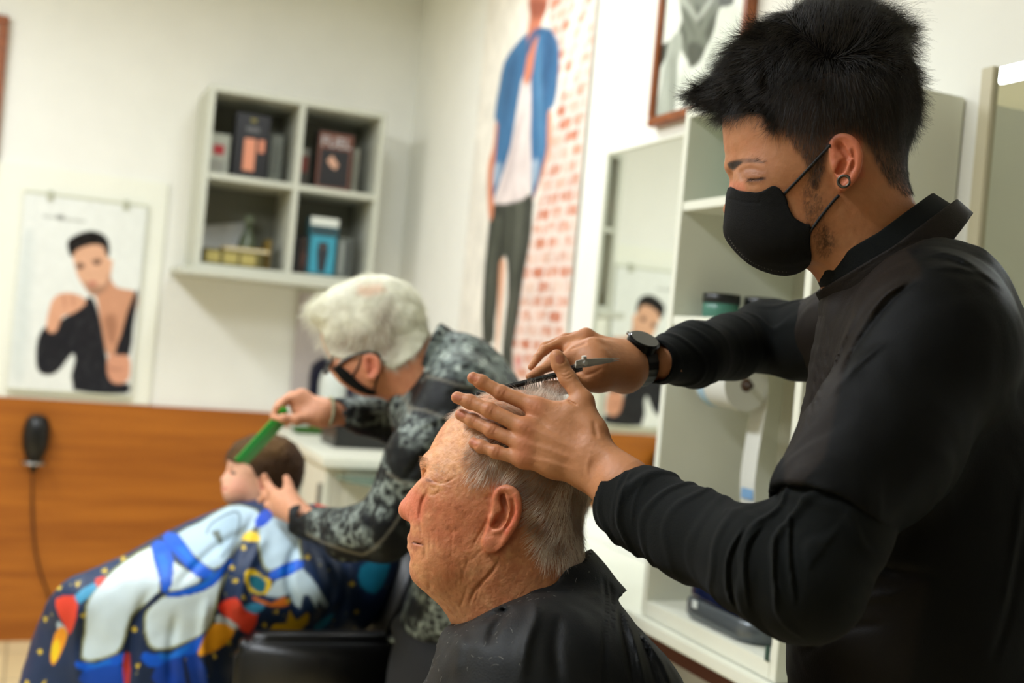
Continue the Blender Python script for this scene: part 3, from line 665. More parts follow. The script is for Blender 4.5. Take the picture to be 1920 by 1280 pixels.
# ================================================================== right wall: mural banner, framed photograph, mirrors, cabinets
# the wall runs towards the viewer along -Y; sheets face -X
uy_ = np.array([0, -1.0, 0])
def b2q(L, off, y1, z0): return np.array([(y1 - B_(x, y, off)[1], B_(x, y, off)[2] - z0) for x, y in L])
ya = B_(878, 420, .01)[1]; yb = B_(1092, 300, .01)[1]; Zb, Zt = 1.0, 2.78
def mural(q, pt):
    s = 1.8286
    def A(L, col, soft=.006, m=1, sm=3): pt.mix(m * mask_poly(q, b2q(zp(L, s, 860, 0), .012, ya, Zb), soft, sm), col)
    pt.mix(q[:, 0] * 0 + 1, (232, 226, 214))
    # brick wall print
    fr_ = b2q(zp([(300, -60), (460, -60), (460, 100), (430, 400), (405, 700), (380, 1000), (360, 1150), (340, 1400), (180, 1400), (180, 1180), (240, 850), (300, 560), (345, 330)], s, 860, 0), .012, ya, Zb)
    m = mask_poly(q, fr_, .01, 0)
    bw, bh = .105, .046; row = np.floor(q[:, 1] / bh); u = q[:, 0] / bw + .5 * (row % 2); wob = .06 * vnoise(np.stack([q[:, 0] * 60, q[:, 1] * 60, q[:, 0] * 0], 1), 5); fu = u - np.floor(u) + wob; fv = q[:, 1] / bh - row + wob
    h = vnoise(np.stack([np.floor(u) * 7.3, row * 3.1, row * 0], 1), 3); br = (fu > .10) & (fu < .90) & (fv > .16) & (fv < .84)
    pt.mix(m, (228, 208, 198)); rg = fbm(np.stack([q[:, 0] * 40, q[:, 1] * 40, q[:, 0] * 0], 1), 9, 3); c_ = np.clip(.50 + .6 * h + .45 * rg, .05, .95); pt.mix(m * br * c_, (206, 132, 98)); pt.mix(m * br * np.clip(h * 1.2 + .4 * rg, 0, 1) * .55, (182, 98, 74)); pt.mix(m * br * np.clip(-h, 0, 1) * .5, (210, 170, 140))
    A([(404, -20), (425, -20), (345, 320), (330, 420), (318, 420), (345, 270)], (232, 224, 214), m=.9); A([(440, 40), (455, 60), (420, 180), (380, 320), (370, 310)], (232, 224, 214), m=.9)
    # trousers
    A([(110, 700), (175, 690), (250, 665), (252, 740), (245, 830), (222, 950), (205, 1080), (185, 1200), (185, 1300), (150, 1300), (150, 1180), (168, 1020), (165, 890), (150, 890), (142, 960), (125, 1100), (120, 1170), (82, 1170), (84, 980), (96, 850), (104, 760)], (52, 54, 46), sm=2)
    A([(172, 700), (178, 700), (170, 860), (164, 860)], (96, 98, 84), m=.6); A([(190, 700), (225, 690), (215, 850), (190, 960), (185, 900)], (92, 94, 82), .014, .6); A([(105, 860), (125, 860), (112, 1050), (98, 1120)], (92, 94, 82), .012, .5); A([(180, 990), (196, 980), (180, 1150), (166, 1180)], (98, 98, 86), .010, .5); A([(140, 900), (160, 900), (150, 1050), (135, 1200), (128, 1200), (134, 1030)], (214, 150, 112), m=.8); A([(120, 760), (150, 760), (120, 900), (110, 900)], (84, 86, 74), .01, .5)
    # shirt, t-shirt, neck, arms
    A([(128, 410), (118, 500), (102, 560), (98, 640), (104, 750), (118, 740), (124, 650), (128, 560), (140, 430)], (206, 130, 96)); A([(310, 370), (320, 400), (312, 520), (285, 610), (260, 680), (252, 660), (272, 600), (296, 500), (302, 380)], (206, 140, 108))
    A([(236, 110), (300, 95), (330, 120), (345, 175), (338, 300), (325, 365), (305, 385), (302, 500), (290, 560), (265, 650), (250, 670), (245, 480), (236, 275), (215, 280), (180, 500), (150, 600), (120, 690), (120, 600), (135, 430), (122, 405), (138, 300), (155, 215), (190, 160)], (52, 104, 148), sm=2)
    A([(300, 110), (330, 140), (300, 330), (280, 330)], (34, 74, 116), .01, .6); A([(170, 230), (205, 190), (165, 400), (150, 420)], (34, 74, 116), .01, .5); A([(262, 140), (280, 130), (290, 460), (276, 520)], (92, 146, 186), .01, .5)
    A([(218, 280), (248, 270), (246, 480), (250, 560), (242, 660), (200, 690), (122, 698), (135, 640), (180, 500), (205, 360)], (222, 208, 204), sm=2); A([(200, 420), (215, 420), (170, 640), (150, 650)], (186, 170, 170), .012, .5)
    A([(236, 115), (244, 60), (240, 0), (250, -60), (300, -60), (305, 20), (286, 70), (276, 110), (262, 180), (246, 275), (222, 280), (236, 180)], (206, 124, 96)); A([(244, 0), (300, 0), (290, 50), (262, 66), (246, 40)], (120, 50, 38), .012, .7)
    A([(262, 100), (240, 140), (238, 190), (262, 130), (300, 100)], (40, 88, 132))
    A([(120, 570), (145, 560), (140, 610), (118, 640)], (200, 214, 224), .01, .5); A([(250, 560), (275, 550), (270, 610), (252, 640)], (200, 214, 224), .01, .5); A([(450, 330), (500, 330), (490, 370), (470, 370)], (222, 120, 110), .01, .0)
    A([(195, 1225), (215, 1225), (210, 1260), (196, 1255)], (196, 60, 60), .015, .7)
_mu = mural
def mural(q, pt): _mu(q, pt); grain(q, pt, .09, 30, 5)
mu = empty('wall_banner', (XB - .012, (ya + yb) / 2, Zb), 'tall printed banner of a man in blue shirt against white-washed bricks', 'banner')
o_ = painted_panel('banner_print', np.array([XB - .012, ya, Zb]), uy_, uz, ya - yb, Zt - Zb, .004, mural, 170, 420, rough=.5); o_.parent = mu; o_.location = Vector(o_.location) - mu.location
m_ = MB(); m_.box((-.010, -(ya - yb) / 2 - .01, Zt - Zb), (.008, (ya - yb) / 2 + .01, Zt - Zb + .02)); m_.build('hanging_rod', M_white, mu, bevel=.003)
# framed black and white photograph
D_ = .03; fy1 = B_(1212, 236, D_)[1]; fz0 = (B_(1212, 238, D_)[2] + B_(1288, 216, D_)[2]) / 2; fy0 = B_(1397, 60, D_)[1]; fh = .86; fw_ = .0225
pf = empty('framed_photograph', (XB, (fy1 + fy0) / 2, fz0), 'black and white photograph in a thin brown frame above the mirror', 'picture')
hw_ = (fy1 - fy0) / 2; m_ = MB()
m_.box((-D_, -hw_, 0), (0, hw_, fw_)); m_.box((-D_, -hw_, fh - fw_), (0, hw_, fh)); m_.box((-D_, -hw_, fw_), (0, -hw_ + fw_, fh - fw_)); m_.box((-D_, hw_ - fw_, fw_), (0, hw_, fh - fw_)); m_.build('frame', M_frame, pf, bevel=.003)
py1 = fy1 - fw_; pz0 = fz0 + fw_; s2 = 4.924
def bw(q, pt):
    def A(L, col, soft=.004, m=1, sm=2): pt.mix(m * mask_poly(q, b2q(zp(L, s2, 1190, 0), .018, py1, pz0), soft, sm), col)
    pt.mix(q[:, 0] * 0 + 1, (234, 238, 228)); A([(200, 440), (320, 380), (300, 520), (150, 880), (150, 600)], (72, 76, 68), sm=0)
    A([(430, -200), (900, -200), (910, 30), (780, 90), (740, 260), (680, 400), (600, 560), (520, 620), (490, 560), (440, 480), (400, 300), (440, 200), (420, 60)], (122, 128, 116)); A([(480, 420), (560, 380), (620, 420), (640, 460), (600, 570), (520, 620), (500, 560)], (84, 88, 80), .008)
    for L in ([(440, 60), (480, 120), (540, 260), (560, 330), (500, 240)], [(560, 40), (640, 120), (600, 250), (560, 140)], [(640, 300), (740, 120), (740, 240), (690, 380)], [(430, 200), (480, 330), (470, 420), (430, 330)]): A(L, (70, 74, 66), .010, .7)
    A([(430, -60), (520, 60), (590, 180), (560, 180), (480, 80), (420, 20)], (190, 196, 184), .008, .8); A([(700, -20), (720, 10), (640, 130), (600, 170), (590, 130)], (190, 196, 184), .008, .8)
    A([(310, 400), (420, 290), (440, 420), (400, 560), (370, 1040), (190, 1090), (250, 760)], (176, 182, 170)); A([(330, 560), (380, 560), (370, 1030), (320, 1040)], (140, 146, 134), .012, .6); A([(300, 520), (340, 400), (250, 700), (160, 1080), (150, 1000), (200, 700)], (216, 222, 210))
    A([(800, 60), (900, 50), (960, 120), (940, 500), (880, 900), (600, 1020), (420, 1040), (400, 800), (440, 600), (520, 640), (600, 590), (700, 400), (760, 200)], (226, 232, 220)); A([(440, 700), (540, 740), (640, 620), (720, 420), (740, 480), (640, 700), (540, 790), (440, 750)], (186, 192, 180), .010, .7); A([(430, 740), (450, 740), (440, 860), (425, 860)], (150, 156, 144), .008, .5)
    A([(790, 60), (900, 40), (905, -40), (780, -40)], (80, 84, 76))
_bw = bw
def bw(q, pt): _bw(q, pt); grain(q, pt, .05, 30, 8)
o_ = painted_panel('photograph', np.array([XB - .018, py1, pz0]), uy_, uz, 2 * (hw_ - fw_), fh - 2 * fw_, .003, bw, 120, 260, rough=.2); o_.parent = pf; o_.location = Vector(o_.location) - pf.location
# ---- mirror 1
M_mir = bpy.data.materials.new('mirror_glass'); M_mir.use_nodes = True; b_ = M_mir.node_tree.nodes['Principled BSDF']; b_.inputs['Metallic'].default_value = 1; b_.inputs['Roughness'].default_value = .0; b_.inputs['Base Color'].default_value = (.86, .89, .84, 1)
nz_ = M_mir.node_tree.nodes.new('ShaderNodeTexNoise'); nz_.inputs['Scale'].default_value = 2; mr_ = M_mir.node_tree.nodes.new('ShaderNodeMapRange'); mr_.inputs[3].default_value = .0; mr_.inputs[4].default_value = .004
M_mir.node_tree.links.new(nz_.outputs[0], mr_.inputs[0]); M_mir.node_tree.links.new(mr_.outputs[0], b_.inputs['Roughness'])
CABX, CABY1, CABY0 = 1.165, 1.958, 1.51        # shelf cabinet: front, far side, near side
my1 = B_(1142, 290, .012)[1]; mz1 = B_(1142, 290, .012)[2]; my0 = CABY1 + .004
mzb = B_(1115, 952, .012)[2]
mr = empty('mirror', (XB, (my0 + my1) / 2, mzb), 'tall wall mirror reflecting the poster, left of the white shelf unit', 'mirror'); hm_ = (my1 - my0) / 2
MB().box((-.010, -hm_, 0), (0, hm_, mz1 - mzb)).build('mirror_glass', M_mir, mr)
MB().box((-.016, hm_ - .002, 0), (0, hm_ + .006, mz1 - mzb + .006)).box((-.016, -hm_, mz1 - mzb), (0, hm_, mz1 - mzb + .006)).build('mirror_edge', M_white, mr)
# ---- open shelf cabinet
zt_ = B_(1290, 205, XB - CABX)[2] + .0; zb_ = on_plane(1205, 1122, 'x', CABX)[2]; z_s1 = on_plane(1283, 378, 'x', CABX)[2]; z_s2 = on_plane(1262, 592, 'x', CABX)[2]
cb = empty('shelf_unit', (CABX, (CABY0 + CABY1) / 2, zb_ - .03), 'white open shelf unit with jars above and a paper roll inside', 'shelf'); hy = (CABY1 - CABY0) / 2; zz0 = cb.location[2]; dx_ = XB - CABX - .004; pt_ = .018
for nm, y0_, y1_ in (('side_panel', hy - pt_, hy), ('side_panel', -hy, -hy + pt_)): MB().box((0, y0_, 0), (dx_, y1_, zt_ - zz0)).build(nm, M_white, cb, bevel=.001)
MB().box((dx_ - .006, -hy + pt_, .03), (dx_, hy - pt_, zt_ - zz0 - pt_)).build('back_panel', mat('unit_back', (200, 198, 180), rough=.5), cb)
MB().box((.0, -hy + pt_, zt_ - zz0 - pt_), (dx_, hy - pt_, zt_ - zz0)).build('top_board', M_white, cb)
MB().box((0, -hy + pt_, 0), (dx_ - .006, hy - pt_, .03)).build('bottom_board', M_white, cb, bevel=.001)
for z_ in (z_s1, z_s2): MB().box((.002, -hy + pt_, z_ - zz0 - pt_), (dx_ - .006, hy - pt_, z_ - zz0)).build('shelf_board', M_white, cb, bevel=.001)
MB().box((-.003, -hy + .02, .030), (0, -hy + .03, .055)).build('foot_edge', mat('glass_edge', (60, 80, 70), rough=.2), cb)
# shelf contents
def tray_box(px, py, w, d_, h, z_, col, label):
    p = on_plane(px, py, 'z', z_); t = empty('storage_box', (p[0], p[1], z_ + .0006), label, 'storage box'); m = MB(); s = .003
    m.box((-w / 2, -d_ / 2, 0), (w / 2, d_ / 2, s)); m.box((-w / 2, -d_ / 2, s), (-w / 2 + s, d_ / 2, h)); m.box((w / 2 - s, -d_ / 2, s), (w / 2, d_ / 2, h)); m.box((-w / 2 + s, -d_ / 2, s), (w / 2 - s, -d_ / 2 + s, h)); m.box((-w / 2 + s, d_ / 2 - s, s), (w / 2 - s, d_ / 2, h))
    m.build('box_wall', mat('teal_plastic_%d' % col[0], col, rough=.25, trans=.25), t, bevel=.001); return t
def jar(px, py, z_, r, h, col, label, lid=(24, 26, 26)):
    p = on_plane(px, py, 'z', z_); t = empty('jar', (p[0], p[1], z_ + .0006), label, 'jar')
    MB().lathe([(r * .9, 0), (r, .003), (r, h * .68), (r * .96, h * .70)], n=36).build('jar_body', mat('jar_teal_%d' % col[0], col, rough=.25, trans=.2), t, smooth=True); MB().lathe([(r * 1.02, h * .70), (r * 1.04, h * .72), (r * 1.04, h * .98), (r, h)], n=36).build('lid', mat('jar_lid', lid, rough=.3), t, bevel=0, smooth=True); return t
cyy = (CABY0 + CABY1) / 2
t = empty('bottle', (CABX + .10, CABY1 - .13, z_s1 + .0006), 'turquoise bottle on the top shelf of the white unit', 'bottle')
MB().lathe([(.030, 0), (.034, .004), (.034, .115), (.022, .132), (.012, .136), (.012, .155)], n=30).build('bottle_body', mat('turquoise', (40, 150, 140), rough=.3), t, smooth=True); MB().lathe([(.0342, .02), (.0342, .09)], n=30).build('bottle_label', mat('turquoise_label', (20, 96, 104), rough=.4), t, smooth=True)
t = empty('bottle', (CABX + .15, CABY1 - .060, z_s1 + .0006), 'pale green frosted bottle on the top shelf of the white unit', 'bottle')
MB().lathe([(.022, 0), (.026, .004), (.026, .13), (.018, .145), (.010, .15), (.010, .165)], n=30).build('bottle_body', mat('pale_green', (168, 205, 176), rough=.5), t, smooth=True)
for k, (xx, yy, lb) in enumerate(((CABX + .075, CABY1 - .075, 'teal glass jar with black lid at the front of the middle shelf'), (CABX + .155, CABY1 - .10, 'teal jar with black lid half hidden behind the sleeve'))):
    t = empty('jar', (xx, yy, z_s2 + .0006), lb, 'jar'); r, h = .036, .050
    MB().lathe([(r * .9, 0), (r, .003), (r, h * .60), (r * .96, h * .62)], n=36).build('jar_body', mat('jar_teal', (70, 120, 104), rough=.25), t, smooth=True); MB().lathe([(r * 1.02, h * .62), (r * 1.04, h * .64), (r * 1.04, h * .98), (r, h)], n=36).build('lid', mat('jar_lid', (22, 24, 24), rough=.3), t, smooth=True)
p_ = on_plane(1500, 590, 'x', CABX + .10)
t = empty('tube', (CABX + .10, CABY0 + .085, z_s2 + .0006), 'dark green cosmetic tube standing at the near end of the middle shelf', 'tube')
m_ = MB(); m_.lathe([(.022, 0), (.022, .022)], n=24); m_.build('cap', mat('tube_cap', (20, 30, 28), rough=.3), t, smooth=True)
m_ = MB(); n_ = 24; rows = [(.024, .024, .022), (.026, .025, .03), (.028, .018, .09), (.030, .008, .15), (.031, .002, .175)]
vs = [(a * math.cos(2 * math.pi * k / n_), b * math.sin(2 * math.pi * k / n_), z) for a, b, z in rows for k in range(n_)]
m_.add(vs, [(i * n_ + k, i * n_ + (k + 1) % n_, (i + 1) * n_ + (k + 1) % n_, (i + 1) * n_ + k) for i in range(4) for k in range(n_)] + [tuple(range(n_))[::-1], tuple(4 * n_ + k for k in range(n_))]).build('tube_body', mat('tube_green', (34, 66, 62), rough=.3), t, smooth=True)
# paper roll on a rod fixed to the far side panel
rc = on_plane(1400, 722, 'y', CABY1 - pt_ - .135); R_ = None
e1 = on_plane(1440, 725, 'y', rc[1]); R_ = abs(e1[0] - rc[0]) * 1.02
t = empty('paper_roll', (rc[0], CABY1 - pt_, rc[2]), 'white neck-paper roll hanging inside the shelf unit, its strip dangling', 'paper roll')
m_ = MB(); n_ = 40; r_i = R_ * .26; vs = []
for y_ in (-.135, -.030):
    for r in (R_, r_i):
        for k in range(n_): q = 2 * math.pi * k / n_; vs.append((r * math.cos(q), y_, r * math.sin(q)))
F4 = []
for k in range(n_):
    k2 = (k + 1) % n_; o0, i0, o1, i1 = k, n_ + k, 2 * n_ + k, 3 * n_ + k; O0, I0, O1, I1 = k2, n_ + k2, 2 * n_ + k2, 3 * n_ + k2
    F4 += [(o0, O0, I0, i0), (o1, i1, I1, O1), (o0, o1, O1, O0), (i0, I0, I1, i1)]
m_.add(vs, F4).build('roll', mat('tissue', (214, 214, 206), rough=.9), t, smooth=False)
m_ = MB(); m_.tube([(0, 0, 0), (0, -.150, 0)], r_i * .45, 14); m_.build('rod', mat('rod_dark', (60, 44, 32), rough=.4), t, smooth=True)
MB().lathe([(r_i * .98, -.134), (r_i * .98, -.031)], axis='y', n=30).build('core_tube', mat('roll_core', (90, 60, 40), rough=.8), t, smooth=True)
st_ = MB(); xs = R_ * .985; pr = smooth_poly([(xs, 0), (xs + .002, -.03), (xs - .002, -.07), (xs - .008, -.13), (xs - .010, -.19), (xs - .004, -.235)], 5, False); vs = []
for u, z in pr: vs += [(u, -.134, z), (u, -.085, z), (u + .0012, -.085, z), (u + .0012, -.134, z)]
fs = [(i * 4 + k, i * 4 + (k + 1) % 4, (i + 1) * 4 + (k + 1) % 4, (i + 1) * 4 + k) for i in range(len(pr) - 1) for k in range(4)] + [(0, 1, 2, 3), tuple(4 * (len(pr) - 1) + k for k in (3, 2, 1, 0))]
so = st_.add(vs, fs).build('strip', mat('tissue', None), t)
MB().box((xs - .0100, -.130, -.222), (xs - .0080, -.092, -.202)).build('strip_print', mat('blue_print', (120, 160, 200), rough=.7), t)
MB().lathe([(R_ * 1.002, -.060), (R_ * 1.002, -.034)], axis='y', n=40).build('wrapper_print', mat('wrapper_blue', (176, 206, 226), rough=.7), t, smooth=True)
# ---- steriliser: rounded grey base with dark blue lid
sp = on_plane(1350, 1170, 'z', zb_); t = empty('steriliser', (1.305, 1.725, zb_ + .0006), 'grey tabletop steriliser with dark blue lid on the bottom shelf', 'steriliser')
def rr_box(hx, hy_, z0_, z1_, rad, n=7, tz=.0):
    pts = []
    for cx_, cy_, a0_ in ((hx - rad, hy_ - rad, 0), (-hx + rad, hy_ - rad, 90), (-hx + rad, -hy_ + rad, 180), (hx - rad, -hy_ + rad, 270)):
        for k in range(n): a = math.radians(a0_ + 90 * k / (n - 1)); pts.append((cx_ + rad * math.cos(a), cy_ + rad * math.sin(a)))
    m = MB(); N = len(pts); rows = [(1 - tz, z0_), (1, z0_ + .008), (1, z1_ - .010), (1 - .06, z1_)]
    vs = [(x * s, y * s, z) for s, z in rows for x, y in pts]
    return m.add(vs, [(i * N + k, i * N + (k + 1) % N, (i + 1) * N + (k + 1) % N, (i + 1) * N + k) for i in range(3) for k in range(N)] + [tuple(range(N))[::-1], tuple(3 * N + k for k in range(N))])
rr_box(.128, .118, 0, .043, .045, tz=.05).build('base', mat('steriliser_grey', (88, 94, 98), rough=.25, metal=.3), t, smooth=True)
rr_box(.124, .114, .041, .100, .045).build('lid', mat('steriliser_blue', (10, 18, 52), rough=.08, coat=.5), t, smooth=True)
rr_box(.108, .100, .098, .188, .045).build('top_cover', mat('steriliser_top', (128, 132, 130), rough=.3), t, smooth=True)
MB().box((-.1295, .050, .024), (-.1275, .066, .038)).build('badge', mat('badge_white', (210, 216, 214), rough=.3), t, bevel=.0005)
# ---- long counter under the mirrors
cz = zb_ - .032; ex_ = on_plane(1300, 1180, 'z', cz); CFX = on_plane(1330, 1216, 'z', cz)[0]; CFX = min(CFX, CABX - .015)
ct = empty('counter', (CFX, 1.2, 0), 'long white counter with brown underside edge along the right wall', 'counter'); cy1, cy0 = 3.25 - 1.2, -.4 - 1.2
MB().box((0, cy0, cz - .026), (XB - CFX - .003, cy1, cz)).build('worktop', M_white, ct, bevel=.003)
MB().box((.004, cy0 + .002, cz - .052), (XB - CFX - .003, cy1 - .002, cz - .026)).build('brown_edge', mat('brown_edge', (66, 34, 20), rough=.4), ct)
MB().box((.10, cy0 + .02, .08), (XB - CFX - .003, cy1 - .02, cz - .052)).build('cabinet_body', mat('cabinet_grey', (196, 198, 196), rough=.5), ct)
MB().box((.14, cy0 + .02, 0), (XB - CFX - .003, cy1 - .02, .08)).build('plinth', mat('plinth', (80, 78, 74), rough=.6), ct)
for k in range(5): 
    y_ = cy0 + .03 + k * .72; dr = MB().box((.084, y_, .10), (.100, y_ + .70, cz - .07)).build('door', mat('cabinet_door', (206, 208, 206), rough=.5), ct, bevel=.002); MB().box((.070, y_ + .05, cz - .16), (.084, y_ + .17, cz - .15)).build('handle', M_chrome, dr)
# ---- second mirror nearer the viewer, with pale edge
y1_ = B_(1826, 300, .02)[1]; y2_ = B_(1850, 300, .02)[1]; z2_ = B_(1850, 132, .02)[2]
m2 = empty('mirror', (XB, y1_ - .5, cz + .001), 'second wall mirror behind the young barber showing a ceiling lamp', 'mirror')
MB().box((-.014, -.45, 0), (0, .5 - (y1_ - y2_), z2_ - cz)).build('mirror_glass', M_mir, m2); MB().box((-.022, .5 - (y1_ - y2_), 0), (0, .5, z2_ + .004 - cz)).build('mirror_edge', mat('mirror_edge', (196, 188, 160), rough=.4), m2, bevel=.002)

# ================================================================== figures: shared material
M_skin = mat('skin', rough=.5, attr=True, sss=.12, bump=.45, bscale=240, var=.08, vscale=120, spec=.38)
M_skin_smooth = mat('skin_smooth', rough=.52, attr=True, sss=.12, bump=.18, bscale=260, var=.06, vscale=120, spec=.32)
def hair_mat(name, col, rough=.35, spec=.5):
    return mat(name, col, rough=rough, var=.25, vscale=40, spec=spec)
def sculpt(name, fr, parts, material, parent, origin, colfn=None, post=None):
    """parts: list of (field, lo, hi, step) joined into one mesh"""
    VV = []; QQ = []; n = 0
    for fd, lo, hi, h in parts:
        V, Q = extract(fd, lo, hi, h); VV.append(V); QQ.append(Q + n); n += len(V)
    V = np.concatenate(VV); Q = np.concatenate(QQ)
    col = colfn(V, fr.proj(V), normals_np(V, Q)) if colfn else None
    W = fr.world(V)
    o = mesh_np(name, W, Q, material, parent, origin, col)
    return o, V, Q
def ear(fd, fr, out, z0, tilt, conc, tragus, helix, anti, W=.0045, side=1, rim=4.6, k=.004):
    """outline out (px), plate leaning out towards the back; conc: bowl, tragus bump, helix and antihelix ridges"""
    o3 = fr.pts([(x, y, z0) for x, y in out]); xf = o3[:, 0].min(); c = o3.mean(0)
    poly = smooth_poly(o3[:, :2], 4); rad = np.linalg.norm(o3 - c, axis=1).max() + .02
    zf = lambda p: z0 + tilt * (p[..., 0] - xf)
    def fn(p):
        sd = sd_poly(p[:, :2], poly); dz = np.abs(p[:, 2] * side - zf(p)) - W
        a = np.maximum(sd, 0); b = np.maximum(dz, 0)
        return np.sqrt(a * a + b * b) + np.minimum(np.maximum(sd, dz), 0) - .0012
    fd.plate(fn, (c[0], c[1], (zf(c)) * side), rad, k)
    m = fr.m
    def line(pts, r, kk=.003, dz=0.0, kind='add'):
        q = fr.pts([(x, y, z0) for x, y in pts]); q = smooth_poly(q, 3, False); q[:, 2] = (zf(q) + dz) * side
        rr = np.interp(np.linspace(0, 1, len(q)), np.linspace(0, 1, len(r)) if hasattr(r, '__len__') else [0, 1], np.array(r if hasattr(r, '__len__') else [r, r]) * m)
        fd.chain(q, rr, kk, kind=kind)
    # scapha and bowl carved first
    if anti: line(anti, 3.2, .003, W * .9)
    for pts, r, dz in conc: line(pts, r, .003, dz, 'sub')
    line(helix, rim, .003, W * .8)
    if tragus:
        q = fr.pt(*tragus[:2], z0); q[2] = (zf(q) + tragus[3]) * side; fd.ell(q, (tragus[2] * m, tragus[2] * 1.5 * m, tragus[2] * .9 * m), k=.004)
# ================================================================== the seated client in the black cape
def make_client():
    fr = Frame(930, 920, 1.28); D = 1.28
    face = [(870, 770), (852.5, 783), (834, 802), (821, 819), (810, 838), (800, 853), (795.5, 866), (795, 878), (795, 888), (797.5, 896),
            (794, 901), (784, 908.5), (771, 924), (759, 941), (752, 953), (751, 961), (756, 970), (766, 976.5), (774, 980), (775, 989),
            (772, 999), (769.5, 1006), (771, 1012.5), (776.5, 1016.5), (771.5, 1022), (771.5, 1027), (774, 1034), (777, 1045), (772.8, 1054), (770, 1066),
            (773.5, 1082), (784, 1095), (803, 1108), (817, 1123), (836, 1142), (858, 1166), (872, 1200), (880, 1250), (1110, 1250), (1102, 1150), (1090, 1080),
            (1083, 1040), (1083, 1000), (1088, 960), (1092, 915), (1090, 868), (1077, 824), (1048, 785), (1008, 758), (965, 747), (920, 749), (890, 758)]
    fd = Field(fr)
    zz = lambda z: z
    fd.inflate(face, .078, p=.46, smooth=3, k=0)
    # skull, cheekbone, jaw, chin width
    c = fr.pt
    fd.ell(c(985, 850, 0), (.088, .068, .079), k=.03)
    fd.ell(c(868, 930, .030), (.045, .042, .031), k=.03)
    fd.ell(c(868, 930, -.030), (.045, .042, .031), k=.03)
    fd.ell(c(850, 1040, .030), (.040, .040, .030), k=.03); fd.ell(c(850, 1040, -.030), (.040, .040, .030), k=.03)
    fd.ell(c(822, 985, .026), (.020, .030, .020), k=.022); fd.ell(c(822, 985, -.026), (.020, .030, .020), k=.022)
    fd.cone(c(960, 1060, 0), c(1000, 1300, 0), .064, .080, .03)
    # brow ridge bone and eyes
    for s in (1, -1):
        fd.chain([c(801, 866, s * .006), c(811, 872, s * .026), c(832, 886, s * .042)], [.0065, .0085, .0075], .010)
        fd.ell(c(806, 899, s * .031), (.010, .0105, .011), k=.010, kind='sub')
        fd.ell(c(811.5, 900, s * .030), (.0098, .0098, .0112), k=.003)
        # lids and the bag below
        fd.chain([c(803, 889, s * .022), c(805, 891, s * .033), c(816, 899, s * .043), c(828, 906, s * .048)], [.0035, .0048, .0046, .003], .003)
        fd.chain([c(801, 905, s * .022), c(805, 908, s * .033), c(814, 908, s * .042)], [.0032, .0040, .0034], .005)
        fd.ell(c(813, 918, s * .036), (.0125, .0085, .012), k=.012)
        # nose wing
        fd.ell(c(778, 960, s * .0125), (.0078, .0072, .0066), k=.005)
        fd.ell(c(774, 970, s * .0120), (.0056, .0026, .0060), k=.002, kind='sub')
    fd.ell(c(765, 957, 0), (.0082, .0082, .0105), k=.006)
    fd.chain([c(799, 912, 0), c(783, 934, 0), c(768, 950, 0)], [.0062, .0078, .0090], .008)
    # lips
    fd.chain([c(773.5, 1008, 0), c(777, 1010, .013), c(787, 1017, .026)], [.0042, .0042, .002], .006)
    fd.chain([c(774.5, 1024, 0), c(778, 1024, .013), c(788, 1021, .025)], [.0048, .0046, .002], .006)
    fd.chain([c(773.5, 1008, 0), c(777, 1010, -.013), c(787, 1017, -.026)], [.0042, .0042, .002], .006)
    fd.chain([c(774.5, 1024, 0), c(778, 1024, -.013), c(788, 1021, -.025)], [.0048, .0046, .002], .006)
    # far ear roughly the same as the near one
    out = [(926, 945), (929, 925), (940, 914), (953, 913), (966, 921), (973, 935), (975, 955), (971, 975), (962, 992), (950, 1012), (938, 1026), (925, 1033), (914, 1031), (908, 1019), (910, 1004), (916, 990), (922, 972)]
    helix = [(934, 951), (930, 936), (935, 922), (945, 915.5), (957, 918), (967, 928), (972, 943), (971, 960), (964, 980), (953, 999), (944, 1015)]
    anti = [(947, 931), (957, 950), (957, 965), (950, 984), (938, 993), (926, 997)]
    conc = [([(941, 928), (945, 945), (950, 958)], [5.5, 4.5, 3], .0040), ([(962, 938), (964, 955), (957, 976), (949, 990)], [3, 3, 2.5, 2], .0058),
            ([(937, 968), (933, 978), (927, 984)], [6, 7.5, 5], .0050), ([(945, 962), (941, 972), (933, 981)], [4, 6, 6], .0045)]
    ear(fd, fr, out, .0755, .26, conc, (921, 973, 5.0, .0035), helix, anti)
    outm = [(x, y - 6) for x, y in out]
    ear(fd, fr, outm, .0755, .26, [([(941, 928), (945, 945), (935, 980)], 6, .0055)], None, [(x, y - 6) for x, y in helix], None, side=-1)
    fd.ell(c(919, 1018, .0800), (.0075, .0090, .0045), k=.004)
    # creases
    G = fd.groove
    G([(806, 896), (812, 901), (822, 905), (834, 905), (846, 899), (858, 892)], 1.6, .0016, 0)
    G([(815, 897), (826, 901), (836, 903)], 1.3, .0008, 0)
    G([(830, 908), (845, 908), (857, 907)], 1.5, .0006, 0); G([(803, 909), (811, 914), (821, 914)], 1.6, .0009, 0)
    G([(805, 925), (812, 928), (820, 924), (826, 918)], 2.2, .0009, 0); G([(800, 917), (808, 921)], 1.6, .0006, 0)
    G([(803, 921), (795, 932), (790, 946), (788, 962), (787, 976)], 3.4, .0026, 0)
    G([(787, 976), (789, 990), (791, 1003)], 2.6, .0014, 0)
    G([(774, 1016.6), (782, 1018), (793, 1021)], 1.5, .0034, 0)
    G([(793, 1016), (797, 1026), (797, 1038), (795, 1050)], 3.0, .0013, 0)
    G([(848, 985), (848, 1010), (846, 1035), (847, 1050)], 1.6, .0009, 0); G([(815, 990), (817, 1010), (815, 1035)], 1.8, .0005, 0); G([(803, 985), (806, 1010), (806, 1040)], 2.0, .0006, 0); G([(862, 1050), (868, 1075), (866, 1095)], 2.2, .0006, 0)
